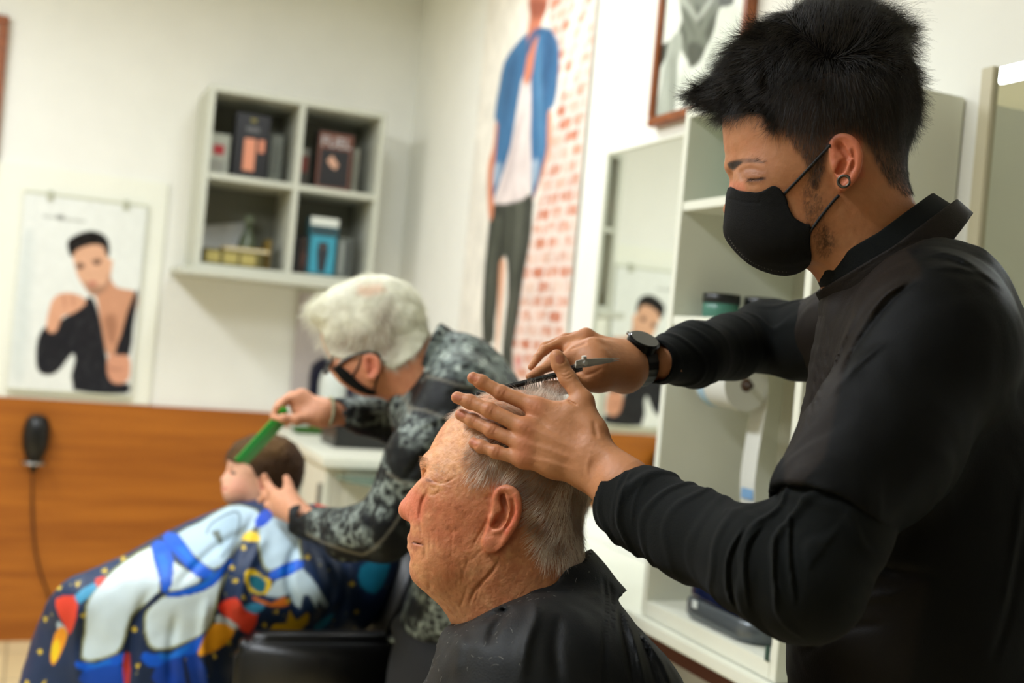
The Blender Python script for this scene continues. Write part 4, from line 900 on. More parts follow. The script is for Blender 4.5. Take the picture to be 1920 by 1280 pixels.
    G([(919, 962), (908, 985), (893, 1012), (886, 1026)], 1.7, .0014, 0); G([(911, 985), (905, 1003), (898, 1015)], 1.6, .0009, 0)
    G([(909, 1026), (893, 1040), (880, 1053)], 2.0, .0008, 0)
    G([(941, 1040), (925, 1068), (905, 1090), (889, 1110), (881, 1132)], 2.6, .0020, 0)
    G([(905, 1090), (897, 1106), (893, 1122), (888, 1132)], 2.0, .0009, 0)
    G([(876, 1100), (868, 1125), (862, 1140)], 2.2, .0010, 0); G([(868, 1080), (874, 1060), (880, 1045)], 1.8, .0006, 0)
    G([(803, 1108), (806, 1100), (804, 1090)], 4, .0018, 0)
    G([(806, 843), (813, 838), (822, 834)], 1.6, .0008, 0); G([(814, 830), (820, 826)], 1.5, .0006, 0); G([(826, 818), (835, 813)], 1.5, .0004, 0)
    G([(800, 907), (792, 910), (784, 917)], 1.4, .0006, 0); G([(798, 914), (790, 918)], 1.2, .0005, 0)
    G([(839, 958), (842, 972)], 4, .0004, 0)
    # soft unevenness of aged skin
    fd.disp(lambda p: .00035 * fbm(p * 140, 3, 3) + .0006 * vnoise(p * 45, 9))
    origin = P(960, 1280, 1.42) * np.array([1, 1, 0]) + np.array([0, 0, 0])
    root = empty('person', origin, 'seated white-haired man seen in profile having his hair cut under a plain black cape', 'person')
    def colour(V, q, n):
        pt = Paint(len(V), (198, 136, 94)); side = 1.0
        pt.mix(.35 + .45 * fbm(V * 60, 5, 3), (184, 110, 74)); pt.mix(.35 * np.clip(fbm(V * 130, 15, 3), 0, 1), (150, 84, 54)); pt.mix(.35 * np.clip(fbm(V * 150, 25, 3), 0, 1), (224, 172, 124))
        pt.mix(.5 * mask_poly(q, [(852, 783), (800, 853), (795, 890), (850, 890), (880, 850), (920, 780)], 14), (222, 168, 118))
        pt.mix(.75 * mask_poly(q, [(745, 930), (780, 915), (800, 935), (790, 975), (748, 985)], 8), (196, 104, 78))
        pt.mix(.55 * mask_poly(q, [(800, 930), (850, 925), (900, 940), (900, 1010), (850, 1030), (800, 1010)], 22), (184, 98, 66))
        pt.mix(.45 * mask_poly(q, [(920, 910), (985, 905), (985, 980), (940, 1040), (902, 1035)], 5), (190, 92, 66)); pt.mix(.5 * mask_poly(q, [(962, 925), (975, 945), (972, 970), (950, 1005), (944, 998), (962, 965), (966, 945)], 3), (196, 84, 60)); pt.mix(.6 * mask_poly(q, [(938, 925), (950, 935), (952, 960), (938, 982), (922, 985), (934, 965), (940, 950)], 3), (132, 60, 40)); pt.mix(.4 * mask_poly(q, [(910, 1000), (930, 990), (944, 1000), (930, 1030), (912, 1028)], 5), (214, 136, 100))  # redder rim, paler lobe; shade of the ear bowl painted in
        pt.mix(.35 * mask_poly(q, [(800, 912), (822, 905), (832, 918), (806, 930)], 5), (214, 160, 100))
        pt.mix(.65 * mask_poly(q, [(768, 1003), (782, 1005), (794, 1019), (780, 1032), (768, 1028)], 3), (164, 98, 74))
        rng = np.random.default_rng(4)
        for x, y, r, a in [(856, 954, 5, .6), (863, 948, 3.5, .6), (867, 957, 3, .5), (839, 988, 5, .55), (853, 989, 4, .5), (822, 1008, 4, .4), (849, 1063, 16, .35),
                           (842, 1078, 14, .35), (884, 1060, 6, .35), (840, 862, 5, .25), (858, 846, 5, .3), (852, 880, 4, .3), (833, 1045, 6, .3), (896, 990, 3, .4), (837, 1110, 2, .5), (820, 890, 12, .22)]:
            d = np.hypot(q[:, 0] - x + 2 * vnoise(V * 400, 2), q[:, 1] - y + 2 * vnoise(V * 400, 8)); pt.mix(a * np.clip(1.3 - d / r, 0, 1) * (V[:, 2] > 0), (128, 66, 36))
        for _ in range(160):
            x, y = rng.uniform(800, 915), rng.uniform(780, 1130); d = np.hypot(q[:, 0] - x, q[:, 1] - y); pt.mix(.25 * np.clip(1.5 - d / rng.uniform(1, 3.2), 0, 1), (150, 78, 46))
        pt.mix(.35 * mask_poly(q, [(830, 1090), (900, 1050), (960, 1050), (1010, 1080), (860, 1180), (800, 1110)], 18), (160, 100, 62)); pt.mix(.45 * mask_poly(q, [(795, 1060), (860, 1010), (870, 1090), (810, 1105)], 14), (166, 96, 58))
        pt.mix(.55 * mask_poly(q, [(905, 800), (880, 830), (880, 880), (900, 905), (940, 898), (975, 915), (990, 960), (1015, 1035), (1060, 1055), (1120, 1050), (1130, 760), (980, 720), (930, 780)], 10), (150, 118, 96))
        # thin eye slit; shade between the lips painted as a dark line
        pt.mix(.85 * mask_poly(q, [(798, 896.5), (804, 897.5), (813, 902), (806, 904), (799, 902)], 1.0), (128, 74, 46)); sl, _ = seg_dist(q, np.array([(772, 1016.8), (782, 1018), (793, 1021)])); pt.mix(.8 * np.clip(1.3 - sl / 1.3, 0, 1) * (V[:, 2] > 0), (84, 42, 30))
        return pt.c
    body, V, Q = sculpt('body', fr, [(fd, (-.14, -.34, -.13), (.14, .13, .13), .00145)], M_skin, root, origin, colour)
    # ---- hair
    W = fr.world(V)
    hw = hair_mat('white_hair', (236, 222, 206), rough=.6); hg = hair_mat('grey_hair', (176, 156, 138), rough=.6); hb = hair_mat('brow_hair', (120, 96, 70))
    reg = smooth_poly([(852, 783), (868, 790), (885, 812), (880, 826), (872, 850), (872, 885), (880, 905), (897, 912), (918, 903), (938, 903), (958, 905), (975, 920), (984, 945), (985, 970),
                       (992, 985), (1001, 1010), (1014, 1040), (1030, 1055), (1065, 1062), (1130, 1062), (1130, 700), (900, 700), (850, 760)], 2)
    def keep(poly, zmin=-9):
        def f(C):
            q = fr.proj(C); return inside(q, poly) & (C[:, 2] > zmin)
        return f
    def flow(q, N, vecs):
        """px direction field blended from (x, y, dx, dy) samples"""
        A = np.array(vecs, float); w = 1 / (((q[:, None] - A[None, :, :2]) ** 2).sum(2) + 200) ** 1.6; d = (w[:, :, None] * A[None, :, 2:]).sum(1) / w.sum(1)[:, None]
        l = np.stack([d[:, 0], -d[:, 1], np.zeros(len(d))], 1); l /= np.linalg.norm(l, axis=1)[:, None] + 1e-9
        l = l - N * (l * N).sum(1)[:, None]; l /= np.linalg.norm(l, axis=1)[:, None] + 1e-9
        return l
    vec = [(880, 860, -.8, .7), (895, 890, -.5, .9), (930, 890, -.3, 1), (985, 930, -1, .45), (1000, 980, -1, .5), (1040, 930, -.7, .8), (1080, 930, .1, 1), (1040, 1000, -.8, .6), (1080, 1010, -.3, .9), (1040, 1045, -.2, 1), (1000, 860, -.6, .8), (1010, 745, .3, -.9), (940, 760, -.7, -.3), (1070, 830, .3, .9)]
    kf = keep(reg)
    p, nn = sample_surface(V, Q, 24000, kf, 1)
    q = fr.proj(p); fl = flow(q, nn, vec)
    # thin on top and at the temple, thick behind
    dens = np.where((q[:, 0] < 905) & (q[:, 1] > 800), .8, 1.0); dens = np.where((q[:, 1] < 790), .45, dens)
    k = np.random.default_rng(3).random(len(p)) < dens; p, nn, q, fl = p[k], nn[k], q[k], fl[k]
    Lh = np.interp(q[:, 0], [870, 905, 980, 1090], [.011, .012, .019, .021])
    wr = lambda d: d @ fr.R @ RC.T
    g = vnoise(p * 55, 4) > -.05
    for nm, sel, mm, sd in (('white_hair', g, hw, 1), ('white_hair', ~g, hg, 2)):
        lift = .55 + .25 * vnoise(p[sel] * 90, 6)[:, None]
        strands(nm, fr.world(p[sel]), (wr(nn[sel] * lift + fl[sel]), wr(fl[sel] * 1.0 + nn[sel] * .05 + .35 * np.stack([vnoise(p[sel] * 50, 11), vnoise(p[sel] * 50, 12), vnoise(p[sel] * 50, 13)], 1))), Lh[sel], mm, root, origin, r=.00010, n=6, jit=.16, seed=sd)
    # standing tuft on the crown between the fingers
    kt = keep([(985, 735), (1060, 735), (1065, 775), (985, 770)])
    p, nn = sample_surface(V, Q, 700, kt, 5)
    strands('hair_tuft', fr.world(p), wr(nn * 1.2 + np.array([.25, .3, 0])), .020, hw, root, origin, r=.00006, n=6, jit=.45, curl=.25, seed=6)
    kb = keep([(790, 855), (803, 858), (806, 872), (792, 880)], -.02)
    p, nn = sample_surface(V, Q, 170, kb, 7)
    strands('eyebrow', fr.world(p), wr(nn * .8 + np.array([-.6, -.3, .1])), .0045, hb, root, origin, r=.00008, n=5, jit=.4, seed=8)
    kb = keep([(799, 862), (822, 868), (834, 882), (826, 886), (805, 878)], .0)
    p, nn = sample_surface(V, Q, 160, kb, 7)
    strands('eyebrow', fr.world(p), wr(nn * .3 + np.array([.6, -.5, .1])), .006, hg, root, origin, r=.00008, n=5, jit=.3, seed=8)
    return fr, root, origin, V, Q
client = make_client()
# ================================================================== the young barber standing at the right
def hit(fd, fr, px, py, z0=.30, z1=-.15, off=0.0, n=160):
    """where the view ray of a photo position first meets the sculpted surface"""
    r = fr.R @ ray(px, py); t0 = (z0 - fr.cam[2]) / r[2]; t1 = (z1 - fr.cam[2]) / r[2]
    t = np.linspace(t0, t1, n); p = fr.cam + r * t[:, None]; d = fd.eval(p) - off; k = np.argmax(d < 0)
    if not (d < 0).any(): return fr.pt(px, py, 0)
    a, b = t[max(k - 1, 0)], t[k]
    for _ in range(14):
        mth = (a + b) / 2
        if fd.eval((fr.cam + r * mth)[None])[0] - off < 0: b = mth
        else: a = mth
    return fr.cam + r * b
def make_barber():
    fr = Frame(1500, 600, 1.25)
    def d(px, py, dep): return fr.R @ (ray(px, py) * dep - fr.o)
    def dd(L): return np.array([d(*q) for q in L])
    c = fr.pt; mm = fr.m
    origin = P(1730, 1300, 1.22) * np.array([1, 1, 0])
    root = empty('person', origin, 'young dark-haired man in a black face mask standing with scissors and comb over the client', 'person')
    # ---------------- head
    face = [(1357, 210), (1356, 235), (1357, 260), (1361, 290), (1366, 304), (1368, 313), (1375, 324), (1380, 335), (1377, 350), (1369, 370), (1364, 386), (1362, 398), (1369, 408), (1379, 412), (1381, 422),
            (1377, 430), (1383, 437), (1381, 446), (1389, 453), (1391, 464), (1399, 478), (1413, 490), (1440, 497), (1480, 501), (1520, 494), (1556, 508), (1578, 545), (1604, 585), (1690, 590), (1738, 500),
            (1727, 420), (1707, 372), (1699, 335), (1698, 280), (1699, 220), (1690, 160), (1665, 110), (1620, 72), (1560, 50), (1500, 52), (1440, 76), (1395, 120), (1368, 168)]
    hd = Field(fr)
    hd.inflate(face, .075, p=.44, smooth=3, k=0)
    hd.ell(c(1570, 180, 0), (.080, .068, .076), k=.03)
    for s in (1, -1):
        hd.ell(c(1455, 345, s * .033), (.036, .030, .031), k=.025)
        hd.ell(c(1500, 430, s * .034), (.045, .032, .027), k=.03)
        hd.chain([c(1374, 309, s * .008), c(1390, 302, s * .026), c(1418, 304, s * .045)], [.0058, .0070, .0058], .010)
        hd.ell(c(1399, 335, s * .030), (.0125, .0115, .010), k=.008)
        hd.ell(c(1413, 334, s * .0355), (.0120, .0110, .0120), k=.006)
        hd.chain([c(1396, 326, s * .026), c(1405, 322, s * .038), c(1422, 323, s * .049), c(1437, 331, s * .055)], [.0026, .0034, .0034, .002], .004)
        hd.ell(c(1370, 392, s * .012), (.0085, .0085, .0075), k=.006)
    hd.chain([c(1384, 312, 0), c(1391, 335, 0), c(1378, 372, 0)], [.013, .0095, .009], .010)
    hd.cone(c(1600, 420, 0), c(1665, 560, 0), .058, .062, .02)
    hd.cone(c(1575, 420, .030), c(1640, 520, .035), .022, .022, .02)
    hz = hit(hd, fr, 1570, 320)[2]
    out = [(1556, 274), (1563, 259), (1579, 254), (1596, 260), (1609, 277), (1614, 300), (1609, 326), (1596, 345), (1583, 357), (1575, 352), (1571, 336), (1562, 318), (1557, 296)]
    helix = [(1567, 296), (1561, 278), (1566, 264), (1579, 258.5), (1593, 263), (1605, 278), (1609, 300), (1605, 323), (1594, 341), (1584, 351)]
    ear(hd, fr, out, hz + .002, .28, [([(1575, 275), (1582, 286), (1592, 300)], [4.5, 4, 3], .0045), ([(1600, 285), (1603, 302), (1597, 320)], [2.2, 2.2, 2], .005), ([(1581, 308), (1576, 318), (1572, 322)], [6, 6, 4.5], .0048)],
        (1565, 311, 4.4, .0040), helix, [(1590, 286), (1594, 304), (1589, 322), (1579, 330)], rim=3.6)
    ear(hd, fr, out, hz + .002, .28, [([(1580, 280), (1584, 300), (1575, 320)], 5, .005)], None, helix, None, side=-1, rim=3.6)
    hd.groove([(1400, 336), (1408, 336.5), (1420, 336), (1434, 333)], 1.6, .0016, 0)
    hd.groove([(1390, 321), (1402, 316.5), (1416, 317), (1432, 323)], 4.0, .0013, 0)
    hd.groove([(1391, 318), (1390, 328), (1393, 340)], 4.0, .0014, 0)
    hd.groove([(1398, 327), (1410, 324.5), (1424, 327), (1434, 332)], 1.3, .0008, 0)
    hd.groove([(1398, 343), (1410, 347), (1424, 347)], 2.0, .0006, 0)
    hd.groove([(1540, 420), (1552, 445), (1552, 480)], 7, .0010, 0)
    hd.disp(lambda p: .0002 * fbm(p * 160, 3, 2))
    # ---------------- hands
    nh = Field(fr)        # near hand, resting on the client's head
    fing = {'index': ([(887, 708, 1.226), (903, 716, 1.224), (940, 736, 1.219), (1004, 762, 1.209)], [11.4, 12.6, 13.4, 15.6]),
            'middle': ([(857, 745, 1.226), (881, 753, 1.222), (918, 769, 1.211), (985, 802, 1.198)], [11.6, 12.8, 13.6, 15.5]),
            'ring': ([(864, 777, 1.232), (887, 788, 1.224), (922, 807, 1.210), (982, 834, 1.196)], [11.4, 12.5, 13.1, 14.4]),
            'little': ([(888.5, 830, 1.216), (903, 837, 1.210), (930, 847, 1.202), (980, 861, 1.194)], [10.4, 11.2, 11.9, 13.2])}
    m1 = 1.205 / F
    for k, (pt_, r) in fing.items(): nh.chain(dd(pt_), [x * m1 for x in r], .0035)
    # each finger swells slightly at its joints
    for k, (pt_, r) in fing.items():
        for i in (1, 2): nh.ell(d(*pt_[i]), (r[i] * m1 * .95,) * 3, k=.004)
    wr = (1128, 884, 1.178)
    hub = {'index': (1098, 838, 1.186), 'middle': (1098, 856, 1.180), 'ring': (1095, 872, 1.180), 'little': (1092, 886, 1.184)}
    for k in fing:
        a = fing[k][0][3]; r = fing[k][1][3]
        nh.cone(d(*a), d(*hub[k]), r * m1 * 1.02, .0135, .010)
    nh.cone(d(1012, 775, 1.209), d(990, 852, 1.198), .0085, .0085, .012)
    nh.cone(d(1045, 790, 1.206), d(1040, 870, 1.192), .012, .013, .014)
    # thumb
    nh.chain(dd([(1043, 667, 1.222), (1050, 683, 1.221), (1064, 708, 1.217), (1094, 752, 1.205), (1112, 806, 1.190), (1118, 850, 1.182)]), [x * m1 for x in (12.4, 14.2, 14.6, 18, 21, 24)], .007)
    nh.ell(d(1046, 672, 1.221), (.0066, .0072, .0062), k=.004)
    nh.cone(d(1072, 780, 1.200), d(1112, 812, 1.190), .013, .013, .012)
    nh.cone(d(1020, 766, 1.207), d(1085, 766, 1.202), .0075, .0085, .010)
    # wrist and forearm
    for o_ in (-1, 1):
        nh.cone(d(1112 - o_ * 8, 868 + o_ * 20, 1.181), d(1170 - o_ * 12, 915 + o_ * 22, 1.150), .0165, .0185, .016)
    nh.cone(d(1165, 912, 1.152), d(1240, 950, 1.122), .0255, .024, .012)
    # creases over the finger joints, tendons, thumb folds, nails
    def cross(a, b, at, half, depth, wd=1.6, n=1, gap=4.0):
        a = np.array(a[:2], float); b = np.array(b[:2], float); u = (b - a) / np.linalg.norm(b - a); v = np.array([-u[1], u[0]])
        for i in range(n):
            m_ = a + u * (at + (i - (n - 1) / 2) * gap); bow = u * (1.2 if i % 2 else -1.2)
            nh.groove([m_ - v * half, m_ + bow, m_ + v * half], wd, depth, -.3)
    for k, (pt_, r) in fing.items():
        cross(pt_[1], pt_[0], 0, r[1] * .8, .0003, 1.3, 2, 3.5)
        cross(pt_[2], pt_[1], 0, r[2] * .8, .00035, 1.3, 3, 4.0)
        cross(pt_[3], pt_[2], 0, r[3] * .5, .0002, 2.2, 2, 7)
        t0 = np.array(pt_[0][:2]); t1 = np.array(pt_[1][:2]); u = (t0 - t1) / np.linalg.norm(t0 - t1); v = np.array([-u[1], u[0]]); ct = t0 - u * 0.5
        R_ = r[0] * .66
        nh.groove([ct + u * R_ * 1.1 + v * R_ * .7, ct - u * R_ * .5 + v * R_ * .9, ct - u * R_ * 1.25, ct - u * R_ * .5 - v * R_ * .9, ct + u * R_ * 1.1 - v * R_ * .7], 1.0, .0005, -.3)
    for a, b in ((( 992, 800), (1078, 842)), ((990, 832), (1080, 862)), ((1010, 768), (1080, 826)), ((990, 858), (1080, 882))):
        nh.groove([a, ((a[0] + b[0]) / 2, (a[1] + b[1]) / 2 - 1), b], 4.5, -.0005, -.3)
    for a, b in (((1006, 790), (1075, 832)), ((1000, 822), (1078, 852)), ((1000, 850), (1078, 874))):
        nh.groove([a, ((a[0] + b[0]) / 2, (a[1] + b[1]) / 2), b], 5.5, .0004, -.3)
    nh.groove([(1050, 702), (1060, 706), (1072, 700)], 1.5, .0009, -.3); nh.groove([(1054, 708), (1064, 711), (1075, 705)], 1.5, .0007, -.3); nh.groove([(1048, 697), (1057, 699), (1067, 694)], 1.3, .0005, -.3)
    nh.groove([(1064, 749), (1072, 755), (1082, 759)], 1.8, .0020, -.3)
    nh.groove([(1113, 788), (1116, 805), (1119, 822)], 4.5, .0014, -.3)
    nh.groove([(1040, 672), (1043, 680), (1052, 682), (1059, 677), (1058, 668)], 1.1, .0006, -.3)
    nh.groove([(1105, 905), (1100, 880), (1108, 850)], 5, -.0008, -.3)
    nh.disp(lambda p: .00010 * fbm(p * 220, 7, 2))
    # ---------------- far hand: closed round the comb, scissors lying across it
    fh = Field(fr)
    m2 = 1.33 / F
    fh.chain(dd([(996, 688, 1.325), (1008, 670, 1.335), (1020, 657, 1.345), (1055, 640, 1.360), (1099, 629, 1.365)]), [x * m2 for x in (6.5, 7.5, 9, 9.5, 11)], .004)         # middle
    fh.chain(dd([(1006, 672, 1.345), (1022, 650, 1.362), (1060, 634, 1.375), (1085, 634, 1.38)]), [x * m2 for x in (7, 8.5, 9, 10)], .004)                                   # ring
    fh.chain(dd([(1030, 676, 1.375), (1045, 655, 1.39), (1085, 645, 1.395)]), [x * m2 for x in (6, 7.5, 9)], .004)                                                           # little
    fh.chain(dd([(992, 706, 1.308), (1008, 698, 1.312), (1032, 684, 1.322), (1070, 667, 1.330), (1112, 653, 1.335)]), [x * m2 for x in (6.5, 8.5, 10.5, 11.5, 14)], .005)      # index
    for (a, r) in (((1099, 629, 1.365), 11), ((1113, 653, 1.335), 14), ((1085, 634, 1.38), 10), ((1085, 645, 1.395), 9)):
        fh.cone(d(*a), d(1170, 676, 1.375), r * m2, .020, .012)
    fh.cone(d(1110, 672, 1.34), d(1165, 690, 1.365), .018, .023, .02)
    fh.cone(d(1120, 690, 1.325), d(1172, 700, 1.36), .020, .022, .02)
    fh.chain(dd([(1024, 722, 1.300), (1044, 728, 1.302), (1080, 722, 1.312), (1128, 712, 1.332), (1165, 703, 1.36)]), [x * m2 for x in (9, 12, 15, 20, 24)], .008)              # thumb
    fh.cone(d(1110, 700, 1.335), d(1080, 665, 1.35), .017, .014, .015)
    fh.cone(d(1165, 684, 1.370), d(1250, 678, 1.43), .0235, .0265, .012, sq=((0, .2, 1), .85))
    fh.groove([(1104, 636), (1120, 640), (1140, 652)], 4, .0012, -.3); fh.groove([(1068, 656), (1090, 647), (1100, 643)], 2.5, .0016, -.3)
    fh.groove([(1122, 648), (1138, 660), (1150, 672)], 4, -.0008, -.3)
    fh.groove([(1090, 706), (1110, 700), (1130, 690)], 3, .0010, -.3)
    fh.groove([(1024, 650), (1030, 655), (1032, 662)], 1.5, .0007, -.3); fh.groove([(1026, 678), (1031, 684), (1034, 692)], 1.6, .0007, -.3)
    fh.disp(lambda p: .00010 * fbm(p * 220, 7, 2))
    # ---------------- hidden torso and arms under the clothes
    core = Field(fr)
    NS, NE = (1745, 640, 1.075), (1512, 1085, .985); FS, FE = (1640, 600, 1.42), (1440, 632, 1.575)
    core.inflate([(1640, 540), (1580, 620), (1545, 780), (1510, 1000), (1510, 1250), (1530, 1500), (1900, 1500), (1930, 1250), (1930, 900), (1900, 700), (1850, 560), (1780, 480), (1680, 450)], .15, p=.4, step=.004, smooth=2)
    core.cone(d(*NS), d(*NE), .052, .040, .03); core.cone(d(*NE), d(1225, 950, 1.13), .034, .022, .02)
    core.cone(d(1665, 600, 1.40), d(*FE), .036, .032, .02); core.cone(d(*FE), d(1250, 678, 1.40), .036, .026, .02)
    core.cone(c(1650, 500, 0), c(1700, 620, 0), .045, .07, .03)
    def w_(x, y, z): return fr.from_world(np.array([x, y, z]))
    hip = fr.world(c(1720, 1500, 0)[None])[0]; sd = np.array([math.cos(PHI + .2), -math.sin(PHI + .2), 0]); side = fr.world(c(1720, 1500, .1)[None])[0] - hip; side[2] = 0; side /= np.linalg.norm(side)
    legs = []
    for s in (1, -1):
        h_ = hip + side * s * .09; f_ = np.array([hip[0], hip[1], 0]) + side * s * .13 + np.array([-.02, .03, 0]) * s
        legs.append((h_, np.array([(h_[0] + f_[0]) / 2, (h_[1] + f_[1]) / 2, .48]), np.array([f_[0], f_[1], .09])))
    for L in legs:
        core.chain([w_(*L[0]), w_(*L[1]), w_(*L[2])], [.07, .05, .038], .02)
    # ---------------- paint
    def colour(V, q, n):
        pt = Paint(len(V), (168, 116, 80))
        pt.mix(.30 + .3 * fbm(V * 60, 5, 3), (168, 104, 66))
        hand = (q[:, 0] < 1260)
        pt.mix(.55 * hand, (186, 128, 88))
        for k, (pp, r) in fing.items():
            for i, (rad, a) in enumerate(((12, .30), (9, .18), (12, .26), (20, .30))):
                x, y = pp[i][:2]; dd_ = np.hypot(q[:, 0] - x, q[:, 1] - y); pt.mix(a * hand * np.clip(1.4 - dd_ / rad, 0, 1), (190, 104, 78))
            t0 = np.array(pp[0][:2]); t1 = np.array(pp[1][:2]); u = (t0 - t1) / np.linalg.norm(t0 - t1); e = (q - t0) @ u; g = (q - t0) @ np.array([-u[1], u[0]])
            R_ = r[0] * .66; pt.mix(.6 * hand * np.clip(1.6 - 1.4 * np.sqrt(((e - .5) / (R_ * 1.3)) ** 2 + (g / (R_ * .85)) ** 2), 0, 1), (176, 104, 84))
        pt.mix(.7 * mask_poly(q, [(1041, 668), (1048, 664), (1058, 667), (1059, 678), (1050, 683), (1042, 679)], 1.5), (150, 84, 62))
        pt.mix(.5 * mask_poly(q, [(1550, 250), (1615, 250), (1620, 330), (1575, 362), (1556, 300)], 4), (196, 96, 72))
        pt.mix(.35 * mask_poly(q, [(1356, 340), (1395, 340), (1400, 360), (1356, 360)], 5), (206, 110, 90))
        # short hair shading of the faded sides, brows, beard growth
        zz = V[:, 2] > 0
        pt.mix(.7 * mask_poly(q, [(1330, 200), (1352, 216), (1380, 214), (1405, 211), (1428, 214), (1441, 226), (1448, 242), (1470, 250), (1487, 264), (1502, 288), (1512, 305), (1524, 345), (1532, 350), (1544, 320), (1556, 262),
                                   (1580, 250), (1612, 256), (1626, 274), (1640, 300), (1657, 326), (1674, 348), (1720, 350), (1760, 100), (1500, -60), (1330, 60)], 9), (46, 31, 21)); pt.mix(.7 * mask_poly(q, [(1330, 200), (1352, 214), (1428, 208), (1441, 220), (1475, 236), (1510, 262), (1540, 262), (1556, 240), (1612, 236), (1640, 262), (1672, 300), (1720, 320), (1760, 100), (1500, -60), (1330, 60)], 12), (30, 21, 15))
        pt.mix(.95 * mask_poly(q, [(1364, 308), (1372, 303), (1385, 301), (1392, 304), (1384, 312), (1374, 319)], 1.8, 2), (28, 18, 12)); pt.mix(.55 * mask_poly(q, [(1364, 306), (1374, 301), (1396, 297), (1420, 299), (1434, 306), (1416, 305), (1394, 306), (1378, 313), (1368, 317)], 1.5, 2), (28, 18, 12))
        nz = np.clip(.5 + 1.0 * fbm(V * 520, 12, 2), 0, 1)
        pt.mix(.42 * nz * zz * mask_poly(q, [(1512, 320), (1530, 330), (1545, 380), (1548, 410), (1562, 440), (1566, 462), (1548, 480), (1530, 470), (1522, 430), (1508, 410), (1505, 360)], 12), (66, 46, 30))
        pt.mix(.5 * nz * zz * mask_poly(q, [(1535, 430), (1562, 434), (1566, 462), (1545, 474)], 10), (58, 40, 28))
        pt.mix(.9 * mask_poly(q, [(1399, 334), (1410, 335), (1422, 334), (1436, 331), (1436, 336), (1420, 338.5), (1404, 338)], 1.0), (26, 16, 12))
        pt.mix(.38 * mask_poly(q, [(1386, 314), (1410, 310), (1436, 318), (1444, 334), (1428, 345), (1400, 345), (1388, 334)], 6), (118, 70, 46))  # eye socket darkened: its shade is put into the skin colour
        return pt.c
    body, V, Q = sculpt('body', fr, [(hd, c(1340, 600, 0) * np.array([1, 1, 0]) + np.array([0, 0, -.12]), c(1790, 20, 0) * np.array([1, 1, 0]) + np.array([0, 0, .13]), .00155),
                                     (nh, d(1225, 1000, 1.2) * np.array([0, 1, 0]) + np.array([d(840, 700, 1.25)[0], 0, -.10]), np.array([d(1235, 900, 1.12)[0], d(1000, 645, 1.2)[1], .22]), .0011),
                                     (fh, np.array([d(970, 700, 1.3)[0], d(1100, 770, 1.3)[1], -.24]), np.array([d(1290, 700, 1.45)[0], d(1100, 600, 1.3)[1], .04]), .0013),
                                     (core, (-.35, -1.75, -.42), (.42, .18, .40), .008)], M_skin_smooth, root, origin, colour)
    wrd = lambda x: x @ fr.R @ RC.T
    # ---------------- clothes
    M_j = mat('jacket_cloth', rough=.62, attr=True, bump=.25, bscale=700, var=.12, vscale=300, spec=.14)
    M_s = mat('jersey_cloth', (7, 10, 9), rough=.85, bump=.35, bscale=900, var=.15, vscale=500, spec=.16, sheen=.03)
    torso = [(1556, 545), (1538, 560), (1534, 600), (1522, 680), (1503, 790), (1490, 880), (1482, 1000), (1476, 1199), (1480, 1300), (1488, 1500), (1560, 1620), (1900, 1620), (1985, 1450), (1985, 1200), (1980, 900), (1962, 720),
             (1925, 610), (1885, 540), (1838, 494), (1800, 452), (1766, 446), (1700, 466), (1645, 495), (1595, 520)]
    jk = Field(fr)
    jk.chain(dd([(1760, 575, 1.13), (1752, 645, 1.080), (1652, 830, 1.040), (1566, 940, 1.005)]), [.066, .074, .065, .0590], .035)
    def cutbox(f_, at, to, g=.0, hl=.05, hw=.085):
        v = to - at; v /= np.linalg.norm(v); a_ = np.cross(v, [0, 0, 1.0]); a_ /= np.linalg.norm(a_); b_ = np.cross(v, a_)
        f_.box(at + v * (hl + g), (hl, hw, hw), np.stack([v, a_, b_]), .002, .002, 'sub')
    hem1 = d(1566, 940, 1.005); cutbox(jk, d(1552, 968, 1.000), d(1490, 1110, .975))
    jk.chain(dd([(1680, 570, 1.40), (1620, 610, 1.43), (1530, 636, 1.52)]), [.06, .062, .056], .03)
    # sleeve openings
    cutbox(jk, d(1512, 640, 1.535), d(1420, 655, 1.62))
    jk.cone(d(1562, 948, 1.004), d(1490, 1110, .975), .0500, .0500, .003, kind='sub')
    jk.cone(d(1530, 638, 1.53), d(1420, 655, 1.62), .0495, .0495, .003, kind='sub')
    jk.inflate(torso, .175, p=.38, step=.003, smooth=3, k=.035)
    e_ = np.array([.79, .61, 0]); n_ = np.array([-.61, .79, 0])
    def collar(ctr, A, Bz, t, h0, h1, flare):
        def fn(p):
            q = p - ctr; a = q @ e_; h = q @ n_; A_ = A + flare * h; B_ = Bz + flare * h
            r = np.sqrt((a / A_) ** 2 + (q[:, 2] / B_) ** 2); g = np.abs(r - 1) * min(A, Bz) - t
            hh = np.maximum(h0 + .020 * np.clip(a / A, 0, 1) - h, h - (h1 + .010 * np.clip(-a / A, 0, 1)))
            return np.maximum(g, hh)
        return fn, A + .05
    f1, r1 = collar(c(1664, 472, 0), .086, .083, .0033, -.042, .0010, -.15)
    # cut away the neck opening
    def neckhole(p):
        q = p - c(1640, 445, 0); a = q @ e_; h = q @ n_
        return np.maximum((np.sqrt((a / .069) ** 2 + (q[:, 2] / .061) ** 2) - 1) * .061, -.06 - h)
    jk.plate(neckhole, c(1620, 420, 0), .16, .004, 'sub')
    cf = Field(fr); cf.plate(f1, c(1668, 474, 0), r1, 0); cf.groove([(1560, 560), (1600, 520), (1660, 478), (1720, 452), (1790, 430)], 1.6, .0008, -.1)
    G = jk.groove
